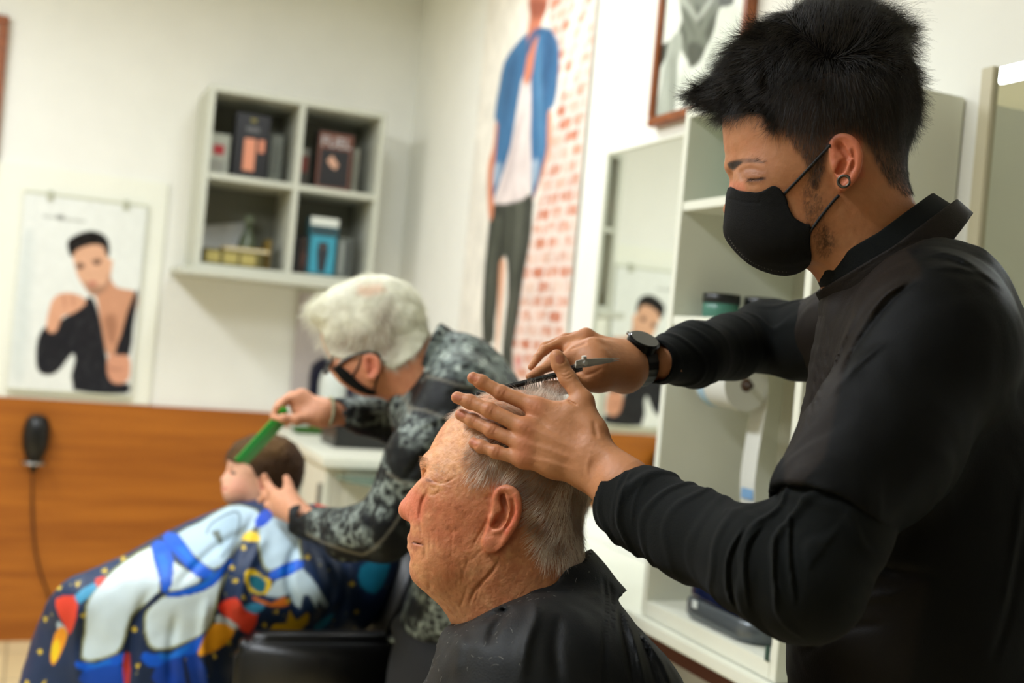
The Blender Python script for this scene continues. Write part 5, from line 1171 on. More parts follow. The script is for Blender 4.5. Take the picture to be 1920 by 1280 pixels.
    for L_, w_d, dp in (([(1474, 912), (1520, 934), (1582, 955)], 1.6, .0012), ([(1560, 560), (1600, 500), (1660, 455), (1720, 442)], 2.2, .0012), ([(1540, 560), (1580, 535), (1640, 490), (1700, 462), (1745, 445), (1795, 440)], 1.8, .0012),
                        ([(1726, 500), (1727, 520)], 2, .001), ([(1700, 450), (1712, 462), (1728, 490), (1726, 518)], 1.8, .0010),
                        ([(1728, 520), (1690, 545), (1640, 600), (1600, 660), (1570, 740)], 6, .0035), ([(1700, 530), (1660, 552), (1620, 600)], 5, -.003),
                        ([(1730, 505), (1780, 500), (1840, 512), (1880, 540)], 5, -.0025), ([(1740, 470), (1790, 478), (1840, 505)], 4, -.0020), ([(1725, 490), (1780, 487), (1850, 520)], 4, .002),
                        ([(1545, 600), (1540, 660), (1525, 740), (1510, 830)], 2.2, .0014), ([(1556, 600), (1551, 660), (1536, 740), (1520, 830)], 1.8, .0012), ([(1550, 560), (1530, 565), (1532, 590), (1552, 592)], 1.8, .0012),
                        ([(1660, 640), (1600, 690), (1560, 740)], 7, -.003), ([(1500, 760), (1540, 748), (1552, 752)], 1.6, .001),
                        ([(1479, 903), (1520, 922), (1580, 940)], 1.5, .0011), ([(1620, 560), (1580, 640), (1555, 700)], 4, -.003),
                        ([(1560, 1010), (1640, 1060), (1760, 1080)], 10, .003), ([(1540, 1180), (1600, 1130), (1700, 1110)], 9, -.003), ([(1500, 1230), (1580, 1180), (1660, 1170)], 9, .003), ([(1880, 1150), (1900, 1050), (1920, 900)], 8, -.003), ([(1860, 1240), (1890, 1150), (1915, 1000)], 8, .003)):
        G(L_, w_d, dp, -.1)
    jk.disp(lambda p: .0022 * fbm(p * np.array([14, 9, 12]) + 3 * vnoise(p * 6, 4)[:, None], 21, 3))
    def jcol(V, q, n):
        pt = Paint(len(V), (5, 6, 6))
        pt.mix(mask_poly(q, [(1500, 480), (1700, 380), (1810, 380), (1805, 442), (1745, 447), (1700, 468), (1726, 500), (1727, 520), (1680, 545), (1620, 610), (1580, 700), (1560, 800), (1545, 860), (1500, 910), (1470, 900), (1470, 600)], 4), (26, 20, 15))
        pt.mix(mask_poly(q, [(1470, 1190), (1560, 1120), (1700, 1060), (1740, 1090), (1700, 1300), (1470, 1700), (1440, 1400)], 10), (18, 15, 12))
        return pt.c
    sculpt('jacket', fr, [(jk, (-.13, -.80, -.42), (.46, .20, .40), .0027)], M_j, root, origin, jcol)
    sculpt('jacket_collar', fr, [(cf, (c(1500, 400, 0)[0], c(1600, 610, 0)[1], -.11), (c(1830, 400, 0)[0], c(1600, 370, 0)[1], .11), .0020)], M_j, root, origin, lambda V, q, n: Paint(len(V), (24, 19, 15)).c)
    # long sleeves and inner collar
    sh = Field(fr)
    nel = d(*NE); a0 = d(1158, 931, 1.165)
    sh.chain([d(1640, 830, 1.035), d(1560, 985, 1.00), d(1508, 1090, .982)], [.046, .0495, .0505], .02)
    sh.chain([d(1508, 1090, .982), d(1430, 1055, 1.010), d(1300, 1002, 1.090), d(1215, 958, 1.135), a0], [.049, .0475, .0425, .0405, .0375], .02)
    cutbox(sh, a0, d(1120, 913, 1.187), hl=.04, hw=.07); sh.cone(d(1190, 944, 1.148), d(1120, 905, 1.185), .0345, .0345, .002, kind='sub')
    e0 = d(1222, 678, 1.385)
    sh.chain([d(1560, 625, 1.48), d(1500, 640, 1.53), d(1440, 628, 1.575)], [.052, .051, .049], .02)
    sh.chain([d(1440, 628, 1.575), d(1370, 650, 1.520), d(1300, 664, 1.45), e0], [.0445, .0415, .0395, .0275], .02)
    cutbox(sh, e0, d(1180, 682, 1.335), hl=.03, hw=.05); sh.cone(d(1250, 676, 1.415), d(1200, 680, 1.36), .0252, .0252, .002, kind='sub')
    f2, r2 = collar(c(1641, 447, 0), .0735, .070, .0028, -.05, .0020, -.30)
    sh.plate(f2, c(1641, 447, 0), r2, .003)
    def sleeve_folds(p):
        o = np.zeros(len(p))
        for (A, B, amp, fq, s0) in ((a0, nel, .0036, 165, 1), (e0, d(1440, 628, 1.575), .0028, 190, 5), (nel, d(*NS), .0022, 120, 9)):
            ba = B - A; L = np.linalg.norm(ba); u = ba / L; q = p - A; t = q @ u
            r = np.linalg.norm(q - t[:, None] * u, axis=1); k = (t > -.01) & (t < L + .03) & (r < .09)
            if not k.any(): continue
            side_ = (q[k] @ np.array([.2, .6, .77])) / .04
            amp_ = np.clip((t[k] - .004) / .02, .05, 1); ph = t[k] * fq + side_ * 1.1 + 3.2 * fbm(p[k] * 16, s0, 2)
            s_ = np.sin(ph); o[k] -= amp_ * amp * (np.clip(.5 + .5 * np.cos((t[k] / L - .5) * 6.28), .0, 1) * -.55 + 1) * (np.maximum(s_, 0) ** 2 * 1.2 - .3) * (.55 + .6 * vnoise(p[k] * 20, s0 + 3))
        return o
    sh.disp(sleeve_folds)
    for L_ in ([(1395, 985), (1365, 1040), (1362, 1100), (1375, 1140)], [(1428, 985), (1400, 1020), (1395, 1080), (1405, 1150)], [(1452, 1000), (1448, 1060), (1455, 1150)], [(1480, 960), (1478, 1040), (1490, 1130)]):
        sh.groove(L_, 3.2, -.0035, -.3); sh.groove([(x + 8, y + 2) for x, y in L_], 4, .0025, -.3)
    for L_ in ([(1190, 874), (1168, 915), (1158, 960), (1158, 995)], [(1183, 868), (1160, 905), (1148, 955), (1149, 990)], [(1215, 890), (1190, 935), (1184, 985)]):
        sh.groove(L_, 2.2, -.0013, -.3)
    sculpt('long_sleeves', fr, [(sh, (d(1120, 900, 1.2)[0], d(1400, 1230, .95)[1], -.05), (d(1680, 800, 1.0)[0], d(1500, 760, 1.0)[1], .34), .0019),
                               (sh, (d(1180, 700, 1.4)[0], d(1400, 760, 1.6)[1] - .05, -.42), (d(1600, 600, 1.5)[0], d(1500, 520, 1.5)[1] + .04, -.052), .0021),
                               (sh, (c(1530, 400, 0)[0], c(1600, 540, 0)[1], -.052), (c(1760, 400, 0)[0], c(1600, 350, 0)[1], .09), .0021)], M_s, root, origin)
    tr = Field(fr)
    for L in legs:
        tr.chain([w_(*L[0]), w_(*L[1]), w_(*L[2])], [.095, .072, .060], .03)
    tr.ell(w_(hip[0], hip[1], hip[2] + .03), (.15, .12, .16), k=.05)
    tr.disp(lambda p: .003 * fbm(p * 14, 5, 2))
    sculpt('trousers', fr, [(tr, (-.3, -1.75, -.38), (.5, -.45, .38), .008)], M_s, root, origin)
    sf = Field(fr)
    for L in legs:
        b = L[2]; sf.cone(w_(b[0], b[1], .05), w_(b[0] - .12, b[1] + .06, .035), .045, .034, .01)
    sculpt('shoes', fr, [(sf, (-.45, -1.8, -.4), (.5, -1.0, .45), .006)], mat('shoe_leather', (16, 15, 14), rough=.4), root, origin)
    # ---------------- face mask
    mk = Field(fr)
    mpoly = [(1364.5, 352), (1358, 402), (1356, 437), (1371, 464), (1402, 494), (1437, 511), (1472, 517.5), (1502, 510), (1521, 490), (1519, 455), (1520.5, 424), (1511, 420), (1500, 414.5), (1489, 407), (1481, 393), (1477.5, 383),
             (1475, 372), (1467.5, 360), (1459, 351), (1450, 348.5), (1442, 351), (1432, 357), (1420, 360.5), (1406, 359.5), (1385, 357)]
    big = [(1364.5, 350), (1358, 402), (1356, 437), (1371, 464), (1402, 494), (1437, 511), (1472, 517.5), (1502, 511), (1540, 500), (1580, 440), (1560, 340), (1480, 300), (1400, 310)]
    mk.inflate(big, .064, p=.42, step=.0015, smooth=3, k=0)
    mk.plate(lambda p: hd.eval(p, None) - .0030, c(1450, 420, 0), .4, .006)
    sp = smooth_poly(mpoly, 3)
    mk.ops.append(('disp', lambda p: 0, None, None, None))
    base_eval = mk.eval
    def clip_eval(p, bc=None, br=0):
        dm = base_eval(p, bc, br); q2 = fr.proj(p); lo = sp.min(0) - 30; hi = sp.max(0) + 30
        k = ((q2 > lo) & (q2 < hi)).all(1); s2 = np.full(len(p), 30.0); s2[k] = sd_poly(q2[k], sp)
        dm = np.maximum(dm, s2 * mm)
        # sewn edge and embossed nose panel
        if k.any():
            e1, _ = seg_dist(q2[k], np.array([(1366, 372), (1392, 379), (1424, 381), (1426, 369)])); dm[k] += .0006 * np.exp(-(e1 / 1.4) ** 2)
            e2 = np.abs(s2[k] + 6); dm[k] += .0004 * np.exp(-(e2 / 1.6) ** 2) * (q2[k][:, 1] > 440)
        return dm
    mk.eval = clip_eval
    M_m = mat('mask_fleece', (9, 9, 8), rough=.75, bump=.5, bscale=1400, var=.15, vscale=600, spec=.2)
    mo, MV, MQ = sculpt('face_mask', fr, [(mk, (c(1345, 400, 0)[0], c(1400, 530, 0)[1], -.09), (c(1535, 400, .05)[0], c(1400, 335, 0)[1] + .01, .09), .0014)], M_m, root, origin)
    # dotted weld stitches along its lower edge
    st = MB(); path = smooth_poly([(1362, 446), (1373, 463), (1388, 480), (1405, 493), (1425, 503), (1450, 510), (1476, 513)], 8, False)
    acc = 0
    for i in range(len(path) - 1):
        acc += np.linalg.norm(path[i + 1] - path[i])
        if acc > 4.0:
            acc = 0; q = hit(mk, fr, path[i][0] + 3, path[i][1] - 3); W_ = fr.world(q[None])[0] - origin
            st.tube([W_ + np.array([0, 0, -.0006]), W_ + np.array([0, 0, .0006])], .0004, 5)
    st.build('stitches', mat('stitch', (120, 116, 104)), mo)
    # straps, hoop earring
    for L_ in ([(1470, 364), (1500, 333), (1530, 301), (1556, 273)], [(1519, 434), (1540, 405), (1560, 380), (1573, 366)]):
        q = smooth_poly(L_, 4, False); W_ = [fr.world((hit(hd, fr, x, y) + np.array([0, 0, .0012]))[None])[0] - origin for x, y in q]
        MB().tube(W_, .0016, 8).build('mask_strap', mat('strap', (14, 13, 13), rough=.7), root, smooth=True)
    qc = hit(hd, fr, 1577, 346); rr = 9.8 * mm; er = []
    for i in range(25):
        t = 2 * math.pi * i / 24; er.append(fr.world((np.array([c(1577, 357, 0)[0], c(1577, 357, 0)[1], qc[2] + .001]) + np.array([math.cos(t) * rr, math.sin(t) * rr, .0015 * math.cos(t)]))[None])[0] - origin)
    MB().tube(er, .0016, 10, cap=False).build('hoop_earring', mat('earring_steel', (84, 80, 74), rough=.4, metal=1), root, smooth=True)
    # ---------------- hair
    hair = Field(fr)
    top = [(1352, 205), (1322, 196), (1300, 186), (1294, 176), (1312, 168), (1340, 156), (1352, 140), (1362, 118), (1380, 92), (1408, 70), (1436, 52), (1468, 30), (1500, 14), (1545, 6), (1600, 8), (1650, 20), (1688, 44), (1706, 80), (1714, 130), (1709, 175),
           (1706, 230), (1703, 280), (1700, 345), (1675, 350), (1640, 300), (1560, 290), (1480, 262), (1445, 238), (1425, 214), (1380, 214)]
    hair.inflate(top, .084, p=.36, step=.0015, smooth=3, k=0)
    hair.plate(lambda p: hd.eval(p, None) - .0030, c(1550, 250, 0), .5, .006)
    hreg = smooth_poly([(1280, 165), (1296, 184), (1330, 204), (1352, 216), (1380, 214), (1405, 210), (1428, 213), (1441, 225), (1452, 234), (1480, 226), (1540, 220), (1600, 222), (1660, 232), (1730, 236), (1760, 100), (1700, -40), (1500, -60), (1330, 60)], 2)
    hb_ = hair.eval
    def hair_eval(p, bc=None, br=0):
        dm = hb_(p, bc, br); q2 = fr.proj(p)
        s2 = np.maximum(sd_poly(q2, hreg), -30) * mm
        n1 = fbm(p * np.array([90, 90, 70]), 3, 3)
        return np.maximum(dm + .0022 * n1 * np.clip(-s2 / .01, 0, 1) + .009 * np.clip(1 + s2 / .035, 0, 1) * np.clip((q2[:, 0] - 1425) / 60, 0, 1), s2)
    hair.eval = hair_eval
    M_h = hair_mat('black_hair', (9, 7, 6), rough=.95, spec=.05)
    ho, HV, HQ = sculpt('hair', fr, [(hair, (c(1280, 200, 0)[0], c(1500, 360, 0)[1], -.10), (c(1735, 200, 0)[0], c(1500, -20, 0)[1], .10), .0021)], M_h, root, origin)
    vec = [(1340, 180, -1, .25), (1400, 140, -.8, .5), (1420, 200, -.6, .8), (1500, 120, -.5, .5), (1480, 220, -.2, 1), (1560, 60, .2, -1), (1640, 40, .6, -.7), (1690, 70, .8, -.2), (1600, 150, .2, .9), (1690, 180, .25, 1), (1560, 230, .1, 1), (1650, 300, .0, 1)]
    def flow(q, N, vecs):
        A = np.array(vecs, float); w = 1 / (((q[:, None] - A[None, :, :2]) ** 2).sum(2) + 400) ** 1.6; dv = (w[:, :, None] * A[None, :, 2:]).sum(1) / w.sum(1)[:, None]
        l = np.stack([dv[:, 0], -dv[:, 1], np.zeros(len(dv))], 1); l /= np.linalg.norm(l, axis=1)[:, None] + 1e-9
        l = l - N * (l * N).sum(1)[:, None]; return l / (np.linalg.norm(l, axis=1)[:, None] + 1e-9)
    M_hs = hair_mat('black_hair_strand', (22, 17, 12), rough=.38)
    p, nn = sample_surface(HV, HQ, 26000, lambda C: fr.proj(C)[:, 1] < 262, 11); q = fr.proj(p); fl = flow(q, nn, vec)
    L_ = np.where(q[:, 1] < 110, .028, .022)
    wav = np.stack([vnoise(p * 45, 31), vnoise(p * 45, 32), vnoise(p * 45, 33)], 1)
    strands('hair_strands', fr.world(p), (wrd(fl * .9 + nn * .45 + wav * .4), wrd(fl * 1.0 + nn * .35 + wav * .9)), L_, M_hs, root, origin, r=.00011, n=7, jit=.2, curl=.15, seed=12)
    M_hb = hair_mat('brown_black_hair', (44, 34, 24), rough=.4)
    p, nn = sample_surface(HV, HQ, 5000, lambda C: fr.proj(C)[:, 1] < 240, 61); q = fr.proj(p); fl = flow(q, nn, vec); wav = np.stack([vnoise(p * 45, 31), vnoise(p * 45, 32), vnoise(p * 45, 33)], 1)
    strands('hair_strands', fr.world(p), (wrd(fl * .9 + nn * .5 + wav * .4), wrd(fl * 1.0 + nn * .35 + wav * .9)), .026, M_hb, root, origin, r=.0001, n=7, jit=.25, curl=.2, seed=62)
    p, nn = sample_surface(HV, HQ, 7000, lambda C: (lambda q: (q[:, 1] < 250) & (q[:, 1] > 110) & (q[:, 0] > 1440))(fr.proj(C)), 63)
    strands('hair_strands', fr.world(p), (wrd(nn * .25 + np.array([.05, -1, 0])), wrd(nn * .05 + np.array([.05, -1, 0]))), .030, M_hs, root, origin, r=.0001, n=6, jit=.15, seed=64)
    # loose curls on the crown
    p, nn = sample_surface(HV, HQ, 520, lambda C: (lambda q: (q[:, 1] < 60) & (q[:, 0] > 1530))(fr.proj(C)), 14)
    strands('hair_strands', fr.world(p), (wrd(nn + np.array([.2, .4, 0])), wrd(np.array([.9, -.5, 0]) + nn * .2)), .040, M_hs, root, origin, r=.00008, n=10, jit=.35, curl=.5, seed=15)
    p, nn = sample_surface(HV, HQ, 900, lambda C: (lambda q: (q[:, 0] < 1362))(fr.proj(C)), 16)
    strands('hair_strands', fr.world(p), (wrd(nn * .3 + np.array([-1, -.1, 0])), wrd(np.array([-.6, -.8, 0]) + nn * .2)), .020, M_hs, root, origin, r=.00008, n=8, jit=.35, curl=.3, seed=17)
    # faded short sides, brow and lashes
    sreg = smooth_poly([(1445, 236), (1470, 250), (1490, 268), (1503, 290), (1514, 306), (1522, 345), (1532, 348), (1545, 318), (1557, 262), (1600, 240), (1630, 268), (1642, 300), (1657, 326), (1674, 350), (1712, 352), (1712, 200), (1500, 190)], 2)
    sreg2 = smooth_poly([(1436, 226), (1470, 250), (1490, 268), (1503, 290), (1514, 306), (1522, 345), (1532, 348), (1545, 318), (1557, 262), (1600, 240), (1630, 268), (1642, 300), (1657, 326), (1674, 350), (1722, 352), (1735, 150), (1500, 140), (1440, 160)], 2)
    p, nn = sample_surface(V, Q, 20000, lambda C: (C[:, 2] > -.12) & inside(fr.proj(C), sreg2) & (fr.proj(C)[:, 0] > 1300), 18); fl = flow(fr.proj(p), nn, vec)
    strands('hair_strands', fr.world(p), (wrd(nn * .5 + fl), wrd(fl + nn * .15)), np.interp(fr.proj(p)[:, 1], [190, 235, 300], [.018, .012, .0065]), M_hb, root, origin, r=.00008, n=4, jit=.2, seed=19)
    breg = smooth_poly([(1364, 307), (1374, 301), (1396, 297), (1420, 299), (1434, 306), (1416, 305), (1394, 306), (1378, 313), (1368, 317)], 2)
    p, nn = sample_surface(V, Q, 300, lambda C: (C[:, 2] > -.02) & inside(fr.proj(C), breg), 20)
    strands('eyebrow', fr.world(p), wrd(nn * .35 + np.array([.9, .35, 0])), .0065, M_hs, root, origin, r=.00008, n=4, jit=.2, seed=21)
    p, nn = sample_surface(V, Q, 60, lambda C: (C[:, 2] > 0) & inside(fr.proj(C), np.array([(1400, 334), (1432, 332), (1432, 337), (1400, 338)])), 22)
    strands('eyelashes', fr.world(p), wrd(nn * .6 + np.array([-.4, -.6, 0])), .006, M_hs, root, origin, r=.00008, n=4, jit=.2, seed=23)
    # beard growth
    breg = smooth_poly([(1512, 325), (1530, 335), (1542, 380), (1548, 415), (1563, 442), (1566, 466), (1548, 482), (1532, 474), (1524, 440), (1512, 415), (1506, 370)], 2)
    p, nn = sample_surface(V, Q, 800, lambda C: (C[:, 2] > 0) & inside(fr.proj(C), breg), 24)
    strands('beard', fr.world(p), wrd(nn * .3 + np.array([-.2, -1, 0])), .0045, M_hs, root, origin, r=.00005, n=4, jit=.3, seed=25)
    return fr, d, root, origin, V, Q
barber = make_barber()
# ================================================================== black cape of the client
def make_cape():
    fr, root, origin, HV, HQ = client; c = fr.pt
    fd = Field(fr)
    out = [(862, 1172), (845, 1174), (834, 1181), (829, 1202), (826, 1228), (815, 1252), (796, 1280), (765, 1330), (725, 1420), (700, 1560), (690, 1750), (1240, 1750), (1280, 1560), (1296, 1390), (1280, 1290), (1240, 1226),
           (1200, 1182), (1172, 1150), (1155, 1125), (1138, 1100), (1110, 1088), (1060, 1090), (1000, 1108), (940, 1140), (895, 1165)]
    fd.inflate(out, .215, p=.42, step=.003, smooth=3, k=0)
    fd.ell(c(1010, 1275, .085), (.10, .075, .10), k=.05); fd.ell(c(1010, 1275, -.085), (.10, .075, .10), k=.05)
    fd.cone(c(995, 1290, .15), c(960, 1500, .19), .065, .06, .06); fd.cone(c(995, 1290, -.15), c(960, 1500, -.19), .065, .06, .06)
    e_ = np.array([.895, .446, 0]); n_ = np.array([-.446, .895, 0])
    def neckhole(p):
        q = p - c(985, 1108, 0); a = q @ e_; h = q @ n_
        return np.maximum((np.sqrt((a / .080) ** 2 + (q[:, 2] / .069) ** 2) - 1) * .068, -.05 - h)
    fd.plate(neckhole, c(975, 1090, 0), .2, .006, 'sub')
    def ring(p):
        q = p - c(993, 1112, 0); a = q @ e_; h = q @ n_; A = .0835 - .25 * h; B = .074 - .25 * h
        g = np.abs(np.sqrt((a / A) ** 2 + (q[:, 2] / B) ** 2) - 1) * .075 - .0034
        topb = .004 + .007 * np.clip(a / .06 - .3, 0, 1) + .002 * np.sin(a * 160)
        return np.maximum(g, np.maximum(-.045 - h, h - topb))
    fd.plate(ring, c(1000, 1112, 0), .13, .008)
    for L_, w_d, dp in (([(1160, 1140), (1172, 1200), (1188, 1290)], 5, .004), ([(1186, 1165), (1212, 1220), (1232, 1290)], 5, .004), ([(1172, 1150), (1192, 1210), (1210, 1290)], 5, -.004), ([(1205, 1190), (1240, 1240), (1262, 1290)], 5, -.003),
                        ([(866, 1165), (900, 1150), (950, 1122), (985, 1100), (1010, 1092)], 3, .0022), ([(1000, 1110), (1006, 1150), (985, 1210), (975, 1290)], 12, -.005), ([(960, 1140), (935, 1165), (915, 1210)], 9, .006), ([(905, 1165), (930, 1150), (955, 1140)], 6, .003),
                        ([(870, 1185), (860, 1220), (850, 1270)], 12, -.003), ([(1130, 1080), (1136, 1130), (1132, 1210), (1136, 1280)], 4, .0022), ([(1142, 1090), (1148, 1130), (1144, 1200)], 3, .002), ([(1050, 1150), (1040, 1210), (1050, 1290)], 12, .004)):
        fd.groove(L_, w_d, dp, -.3)
    fd.disp(lambda p: .0026 * fbm(p * np.array([16, 8, 12]), 41, 3))
    M = mat('cape_nylon', (10, 12, 12), rough=.6, bump=.2, bscale=500, var=.15, vscale=200, spec=.26, sheen=.03)
    co, V, Q = sculpt('cape', fr, [(fd, (c(680, 1200, 0)[0], c(900, 1640, 0)[1], -.36), (c(1420, 1200, 0)[0], c(900, 1025, 0)[1], .36), .0028)], M, root, origin)
    # sparse cut hairs lying on the cape
    rng = np.random.default_rng(5)
    p, nn = sample_surface(V, Q, 110, lambda C: (lambda q: (C[:, 2] > .02) & (q[:, 1] < 1275) & (q[:, 0] < 1160) & ((q[:, 1] < 1130 + (1000 - q[:, 0]) * .3) | (q[:, 0] < 980)))(fr.proj(C)), 2)
    t = np.cross(nn, rng.normal(0, 1, (110, 3))); t /= np.linalg.norm(t, axis=1)[:, None]
    o = strands('cut_hairs', fr.world(p + nn * .0006), (t @ fr.R @ RC.T, np.cross(nn, t) @ fr.R @ RC.T * .6 + t @ fr.R @ RC.T * .5), rng.uniform(.002, .008, 110), mat('cut_hair', (170, 168, 158), rough=.5), None, origin, r=.00010, n=6, jit=.05, seed=3)
    tag(o, 'tiny cut white hairs scattered over the black cape of the seated man', 'hair clippings', kind='stuff')
make_cape()
# ================================================================== tools in the young barber's far hand, his watch
def make_tools():
    fr, d, root, origin, V, Q = barber
    M_black = mat('black_plastic', (14, 14, 14), rough=.35, spec=.5); M_steel = mat('scissor_steel', (225, 225, 220), rough=.45, metal=.75)
    def wp(px, py, dep): return P(px, py, dep)
    # comb
    a = wp(893, 740, 1.292); b = wp(1092, 690, 1.296); u = (b - a) / np.linalg.norm(b - a); L = np.linalg.norm(b - a)
    v = -up * .55 + fwd * .83; v -= u * (v @ u); v /= np.linalg.norm(v); n = np.cross(u, v)
    M = Matrix([[u[i], v[i], n[i], a[i]] for i in range(3)] + [[0, 0, 0, 1]])
    t = empty('comb', a, 'long black barber comb held over the crown of the white-haired client', 'comb')
    Mi = Matrix.Translation(-Vector(a)) @ M
    MB().box((0, -.0035, -.0022), (L, .0035, .0022), Mi).build('spine', M_black, t, bevel=.0008)
    th = MB(); x = .004
    while x < L - .01: th.box((x, .003, -.0009), (x + .0011, .020, .0009), Mi); x += .0022 if x < L * .55 else .0034
    th.build('teeth', M_black, t)
    # scissors
    s0 = wp(1096, 681, 1.262); s1 = wp(1162, 674, 1.285)
    u = (s1 - s0) / np.linalg.norm(s1 - s0); v = np.array(up) - u * (up @ u); v /= np.linalg.norm(v); n = np.cross(u, v)
    M = Matrix.Translation(-Vector(s0)) @ Matrix([[u[i], v[i], n[i], s0[i]] for i in range(3)] + [[0, 0, 0, 1]])
    L = np.linalg.norm(s1 - s0)
    t = empty('scissors', s0, 'silver barber scissors tucked in the hand that holds the comb', 'scissors')
    for k, (o_, z) in enumerate(((.0010, .0006), (-.0012, -.0009))):
        m_ = MB(); prof = [(-.012, .0030 + o_), (0, .0042 + o_), (L * .6, .0026 + o_), (L, .0002 + o_), (L * .6, -.0016 + o_), (0, -.0036 + o_), (-.012, -.0026 + o_)]
        nb_ = len(prof); vs = [tuple(M @ Vector((x, y, z + zz))) for zz in (-.0008, .0008) for x, y in prof]
        m_.add(vs, [tuple(range(nb_)), tuple(range(2 * nb_ - 1, nb_ - 1, -1))] + [(i, (i + 1) % nb_, nb_ + (i + 1) % nb_, nb_ + i) for i in range(nb_)])
        m_.build('blade', M_steel, t, bevel=.0003)
        sh = MB(); e = wp(1066, 689 + k * 14, 1.312 + k * .012) - s0
        e0 = np.array(M @ Vector((-.008, 0, z))); md = (e0 + e) / 2 + n * (-.001 if k else .001)
        sh.tube([e0, md, e], [.0022, .0018, .0022], 10)
        hb = sh.build('shank', mat('dark_steel', (60, 60, 60), rough=.3, metal=1), t, smooth=True)
        rg = MB(); rc = e + (e - e0) / np.linalg.norm(e - e0) * .011; pts = [rc + .011 * (math.cos(q) * u + math.sin(q) * v) for q in np.linspace(0, 2 * math.pi, 22)]
        rg.tube(pts, .0016, 8, cap=False).build('finger_ring', mat('dark_steel', None), t, smooth=True)
    sc = MB(); sc.tube([np.array(M @ Vector((0, 0, -.002))), np.array(M @ Vector((0, .0005, .0035)))], .0028, 16); sc.tube([np.array(M @ Vector((0, .003, -.001))), np.array(M @ Vector((0, .0085, .0)))], .0030, 16)
    sc.build('pivot_screw', M_steel, t, bevel=.0004)
    # smart watch worn on the far wrist
    ctr = fr.world(d(1193, 681, 1.388)[None])[0]; ax = P(1250, 678, 1.43) - P(1150, 684, 1.36); ax /= np.linalg.norm(ax)
    nrm = .25 * EX + .83 * EY + .50 * EZ; nrm -= ax * (nrm @ ax) * .6; nrm /= np.linalg.norm(nrm); s_ = np.cross(ax, nrm)
    band = MB(); N_ = 40; ring = []
    A_, B_ = .0268, .0262; hw = .0105; th_ = .0028
    for i in range(N_):
        a_ = 2 * math.pi * i / N_; dirv = math.cos(a_) * nrm + math.sin(a_) * s_; rr = A_
        lk = .0006 if i % 2 else 0
        for (w1, r1) in ((-hw, 0), (hw, 0), (hw, th_ - lk), (-hw, th_ - lk)): ring.append(ctr - origin + ax * w1 + dirv * (rr + r1))
    fcs = []
    for i in range(N_):
        for k in range(4): fcs.append((i * 4 + k, i * 4 + (k + 1) % 4, ((i + 1) % N_) * 4 + (k + 1) % 4, ((i + 1) % N_) * 4 + k))
    band.add(ring, fcs)
    wt = band.build('wristwatch', mat('watch_strap', (13, 13, 13), rough=.45), root, bevel=.0008)
    fc = ctr - origin + (P(1176, 650, 1.36) - P(1193, 665, 1.36)) * .0 + nrm * .0285 + ax * -.004
    def disc(r0, r1, h0, h1, name, m_):
        mb = MB(); b0 = np.cross(nrm, s_)
        prof = [(r0 * .9, h0), (r0, h0 + .001), (r1, h1 - .001), (r1 * .95, h1)]
        base = len(mb.v)
        for r, h in prof:
            for k in range(36):
                q = 2 * math.pi * k / 36; mb.v.append(tuple(fc + nrm * h + r * (math.cos(q) * s_ + math.sin(q) * b0)))
        for i in range(3):
            for k in range(36): mb.f.append((i * 36 + k, i * 36 + (k + 1) % 36, (i + 1) * 36 + (k + 1) % 36, (i + 1) * 36 + k))
        mb.f.append(tuple(range(36))[::-1]); mb.f.append(tuple(3 * 36 + k for k in range(36)))
        return mb.build(name, m_, wt, smooth=False)
    disc(.0205, .0205, -.003, .007, 'watch_case', mat('watch_case', (20, 20, 20), rough=.3, metal=.8))
    disc(.0185, .0185, .0068, .0085, 'watch_face', mat('watch_glass', (24, 26, 25), rough=.12, spec=.6))
    bt = MB(); b0 = -np.cross(nrm, s_)
    for g in (-.006, .006): bt.tube([fc + nrm * .002 + (s_ * -.0195) + ax * g, fc + nrm * .002 + s_ * -.0235 + ax * g], .0022, 12)
    bt.build('watch_button', mat('watch_button', (150, 150, 148), rough=.3, metal=1), wt)
make_tools()
